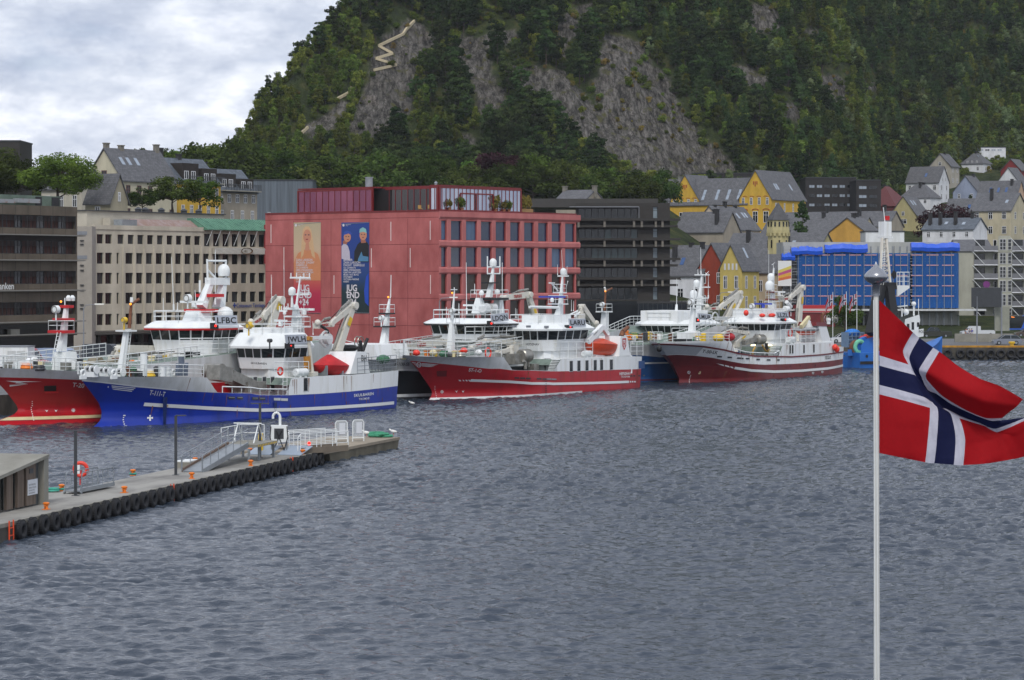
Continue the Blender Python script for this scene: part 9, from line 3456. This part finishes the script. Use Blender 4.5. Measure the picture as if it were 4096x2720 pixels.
for j in range(6):
 z = sz(1222 - 41*j)
 b.box(0,.1,z,W,1.1,z + .06)
 for dz in (.55,1.1):
  b.tube((0,.08,z + dz),(W,.08,z + dz),.03,n=5)
b.build('scaffold',GALV,sc)
nm_ = bpy.data.materials.new('blue scaffold net')
nm_.use_nodes = True
n_ = nm_.node_tree
d_,tr,mx = n_.nodes.new('ShaderNodeBsdfDiffuse'),n_.nodes.new('ShaderNodeBsdfTransparent'),n_.nodes.new('ShaderNodeMixShader')
d_.inputs['Color'].default_value = (*lin('2C60A6'),1)
tr.inputs['Color'].default_value = (.5,.72,1,1)
mx.inputs[0].default_value = .68
n_.links.new(tr.outputs[0],mx.inputs[1])
n_.links.new(d_.outputs[0],mx.inputs[2])
n_.links.new(mx.outputs[0],n_.nodes['Material Output'].inputs['Surface'])
for x0,x1 in ((3190,3640),(3650,3835)):
 b = MB()
 b.loft([[(sx(x0) + (sx(x1) - sx(x0))*k/40,.02 + .05*math.sin(k*1.9),z) for k in range(41)] for z in (sz(1232 if x0 > 3600 else 1222),sz(1012))],closed=False,cap=False)
 b.build('scaffold_net',nm_,sc,0)
for j in range(5):
 for k in range(10):
  b = MB()
  z = sz(1186 - 41*j)
  b.box(sx(3210 + 62*k),-.06,z,sx(3258 + 62*k),-.04,z + .2)
  o = b.build('warning_strip',mat('red and white tape','B0505A',.6,0,9,(9,0,0),col2='C8C8D0',lo=.48,hi=.5),sc,0)
TARP = mat('bright blue tarpaulin','1B54C8',.45,.1,2)
for x0,x1,y0,y1 in ((3128,3180,1016,1040),(3165,3290,990,1018),(3300,3470,980,1010),(3645,3838,976,1005)):
 b = MB()
 n = 24
 b.loft([[V(sx(x0) + (sx(x1) - sx(x0))*k/n,y,z + (.07*math.sin(k*1.3 + x0) + .15*math.sin(k*.37 + x0*.7))*f) for y,z,f in ((-.35,sz(y1),.6),(-.5,(sz(y1) + sz(y0))/2,.4),(.1,sz(y0) + .15,1),(1.6,sz(y0),.5),(1.6,sz(y1),.2))] for k in range(n + 1)])
 b.build('tarpaulin',TARP,sc)
MB().box(-.5,-1.6,sz(1243),W + 5,1.2,sz(1236)).build('canopy',GREYW,sc,0)
b = MB()
b.box(0,1.25,0,sx(3590),1.29,sz(1245))
b.build('shopfront',mat('dark shop glass','141212'),sc,0)
b = MB()
b.box(sx(3000) + 3,-4,0,sx(3330),1.2,3.6)
b.build('shop_base',mat('dark red shop front','6A1A1E',.5,.2),sc,0)
b = MB()
b.box(sx(3175),-4.2,3.6,sx(3335),1.2,5.0)
b.build('shop_fascia',mat('red and white fascia','B02A30',.5,0,.6,(0,0,3),col2='C8C8C8',lo=.45,hi=.5),sc,0)
t = thing('poster','tall poster with coloured rays hung at the left end of the scaffolding','poster',at(3112,1144,499))
pw,ph = 54/FPX*499,101/FPX*499
MB().box(0,0,0,pw,.06,ph).build('sheet',HWHITE,t,0)
for k,c in enumerate(('C86A3A','D2A03A','B04A7A','CDBE5A')):
 b = MB()
 b.poly([(.05,-.01 - .004*k,ph*(.32 + .1*k)),(.05,-.01 - .004*k,ph*(.2 + .1*k)),(pw - .05,-.01 - .004*k,ph*(.3 + .13*k)),(pw - .05,-.01 - .004*k,ph*(.42 + .13*k))])
 b.build('print',mat('poster ink ' + c,c,.6,.05),t,0)
# balcony apartment block on the right
ab = thing('balcony_block','pale grey apartment block with stacked balconies and diagonal rods','apartment block',at(3836,1312,520))
ax_ = lambda x: (px('U',x,0)[0] - 3836)/FPX*520
az = lambda y: (1312 - px('U',0,y)[1])/FPX*520
W = ax_(2600)
PG = wallm('pale grey green panels','A5A598')
b = MB()
b.box(0,1.5,0,W,14,az(-240))
b.box(0,0,az(1060),ax_(1320),1.5,az(-190))
b.box(ax_(1755),0,az(1060),ax_(2000),1.5,az(-190))
b.poly([(ax_(1680),0,az(-180)),(ax_(2060),0,az(-180)),(ax_(1980),0,az(-480)),(ax_(1770),0,az(-480))])
b.build('wall',PG,ab,0)
b = MB()
for x0,x1 in ((-.2,ax_(1690)),(ax_(2050),W)):
 b.loft([[(x,y,z) for y,z in ((-.3,az(-200)),(7,az(-420)),(14,az(-200)))] for x in (x0,x1)])
b.build('roof',SLATE,ab,0,True)
for k in range(6):
 y = 795 - 248*k + 248
 for x0,x1 in ((1325,1755),(2005,2500)):
  MB().box(ax_(x0),-.2,az(y),ax_(x1),1.5,az(y) + .2).build('balcony_slab',WHT,ab,0)
  if k < 6:
   MB().box(ax_(x0),-.18,az(y) + .21,ax_(x1),-.12,az(y) + 1.15).build('balcony_front',mat('grey balcony panel','6E6F74',.5,.1),ab,0)
   MB().tube((ax_(x0) - .3,-.25,az(y - 245)),(ax_(x0 + 205),-.25,az(y)),.06).build('rod',WHITE,ab)
  window(ab,(0,1.5),(1,0),ax_(x0 + 50),az(y) + .25,1.9,2.1,-.03,FRAME,GLASSD,2,1)
  window(ab,(0,1.5),(1,0),ax_(x0 + 370),az(y) + .25,.7,2.1,-.03,WOODW,GLASSD,1,1)
 for x,ww in ((1785,.65),(1840,.65),(1930,.75)):
  window(ab,(0,0),(1,0),ax_(x),az(y) + .3,ww,2.2,-.03,WOODW,GLASSD,1,3)
MB().box(ax_(1790),-.1,0,ax_(1822),.2,az(815)).build('blue_column',mat('blue column','1E2F80',.5,.1),ab,0)
# trees of the town and the belt behind it
TR = [('bigmaple',235,850,415,11.6,1.3,'big bright green tree beside the cream gabled house'),('olive',60,850,425,10.8,1.1,'dark olive tree behind the brown bank roof'),('olive',-70,850,418,12,1.2,'dark olive tree at the edge behind the brown bank'),('maple0',570,860,428,5,1.2,'low green shrubby tree in front of the cream house'),('maple1',690,862,432,7.4,1.25,'green bushy tree in front of the yellow house'),('leafy0',800,860,436,6.6,1.2,'pale leafy shrub tree in front of the balconies'),
  ('beech0',3480,905,690,10,1.3,'copper beech beside the dark red hipped roof'),('beech1',3780,925,680,13.5,1.25,'large copper beech between cream and blue grey houses'),('spruce0',3210,1000,600,18.5,.8,'dark spruce in front of the yellow school'),('spruce1',3880,830,760,9,.9,'dark green tree before the pale blue house'),('spruce2',3600,800,800,8,.9,'dark conifer left of the white slate roofed house'),('maple2',3380,1345,402,6.5,1.0,'round street tree beside the flagpoles'),
  ('beech2',2000,800,610,13,1.3,'copper beech behind the glass roof pavilion'),('beech0',2480,830,640,9.5,1.4,'copper beech left of the yellow school'),('leafy1',2110,770,615,12.5,1.0,'bright green tree standing above the copper beech')]
for k,x,yb,Y,h,w,lab in TR:
 p = at(x,yb,Y)
 tree({'b': 'broadleaf_tree','o': 'broadleaf_tree','m': 'broadleaf_tree','l': 'broadleaf_tree','s': 'spruce_tree'}[k[0]],k,(p.x,p.y,min(p.z,max(1.9,tz(p.x,p.y)) if Y > 440 else p.z)),h,lab,None,w)
kk = 0
for x in range(520,2680,62):                          # the belt of broad trees at the foot of the hill
 for Y in (585,630):
  xx,YY = x + random.uniform(-28,28),Y + random.uniform(-14,14)
  X = (xx - CX)/FPX*YY
  z = tz(X,YY)
  top = np.interp(xx,[500,900,1050,1300,1700,1900,2200,2600],[600,555,560,620,615,640,640,690]) + random.uniform(-12,30)
  h = min(18,max(6,zat(top,YY) - z + 1))
  tree('broadleaf_tree',('maple%d' if kk % 9 else 'leafy%d') % (kk % 3),(X,YY,z - .3),h,'dark green broad tree in the belt at the foot of the hill' if kk % 9 else 'paler green broad tree in the belt at the foot of the hill','broad trees at the foot of the hill',random.uniform(.95,1.25),parts=kk % 2 == 0)
  kk += 1
for i,(x,y) in enumerate(((1120,735),(1190,742),(1245,735))):   # flags along the street
 Y = 396
 yt,ybm = [1168,1166,1165][i],1330
 xx = 3150 + [812,1054,1243][i]*.2232
 b0_,h = at(xx,ybm,Y),(ybm - yt)/FPX*Y
 t = thing('street_flag',['left','middle','right'][i] + ' one of three white poles with small red flags on the street','flag',(b0_.x,Y,1.9),0,'flags on the street')
 MB().tube((0,0,0),(0,0,h + b0_.z - 1.9),.06,.04).build('pole',WHITE,t)
 z1 = h + b0_.z - 2.3
 b = MB()
 n = 8
 for j in range(n):
  for k in range(n):
   q = lambda a,c: V(-.05 - 1.5*a*(1 - .3*a),.15*math.sin(a*7),z1 - 1.6*c - 1.5*a*a)
   b.poly([q(j/n,k/n),q((j + 1)/n,k/n),q((j + 1)/n,(k + 1)/n),q(j/n,(k + 1)/n)],2 if j == 2 or k == 4 else 1 if j in (1,3) or k in (3,5) else 0)
 b.build('cloth',FLAGM,t,0)
def on_hill(sh,x,y):
 a,c = px(sh,x,y)
 for Y in np.arange(655,1000,.5):
  p = at(a,c,Y)
  if tz(p.x,p.y) >= p.z:
   return V(p.x,p.y - .6,p.z)
 return at(a,c,760)
STONE = mat('pale stone steps','B4A88C',.85,.1,1)
for lab,pts in (('pale stone stairway zigzagging up the crag',[(880,418),(1012,388),(890,350),(990,320),(908,275),(1052,206),(1068,180),(1118,128)]),('lower flight of the pale stone stairway with a curved wall',[(660,590),(745,545),(748,492),(765,488)]),('short bit of pale stone path at the foot of the crag',[(455,788),(490,755)])):
 q = [on_hill('Q',*p) for p in pts]
 b = MB()
 for a,c in zip(q,q[1:]):
  for k in range(6):
   s_,e_ = a.lerp(c,k/6),a.lerp(c,(k + 1)/6)
   b.beam(s_ + V(0,0,.2),e_ + V(0,0,.2),.6,.75)
 tag(b.build('stone_stairway',STONE,None,0),lab,'stairway')
# ------------------------------------------------------------------ thin summer haze between the harbour and the hill
hm = bpy.data.materials.new('thin haze')
hm.use_nodes = True
hm.node_tree.nodes.clear()
v_ = hm.node_tree.nodes.new('ShaderNodeVolumePrincipled')
v_.inputs['Density'].default_value = 0.000045
v_.inputs['Color'].default_value = (0.86,0.92,1.0,1)
o_ = hm.node_tree.nodes.new('ShaderNodeOutputMaterial')
hm.node_tree.links.new(v_.outputs[0],o_.inputs['Volume'])
hz = MB().box(-900,-100,-6,900,1500,420).build('haze',hm,None,0)
hz['kind'] = 'stuff'
SC.cycles.volume_bounces = 0
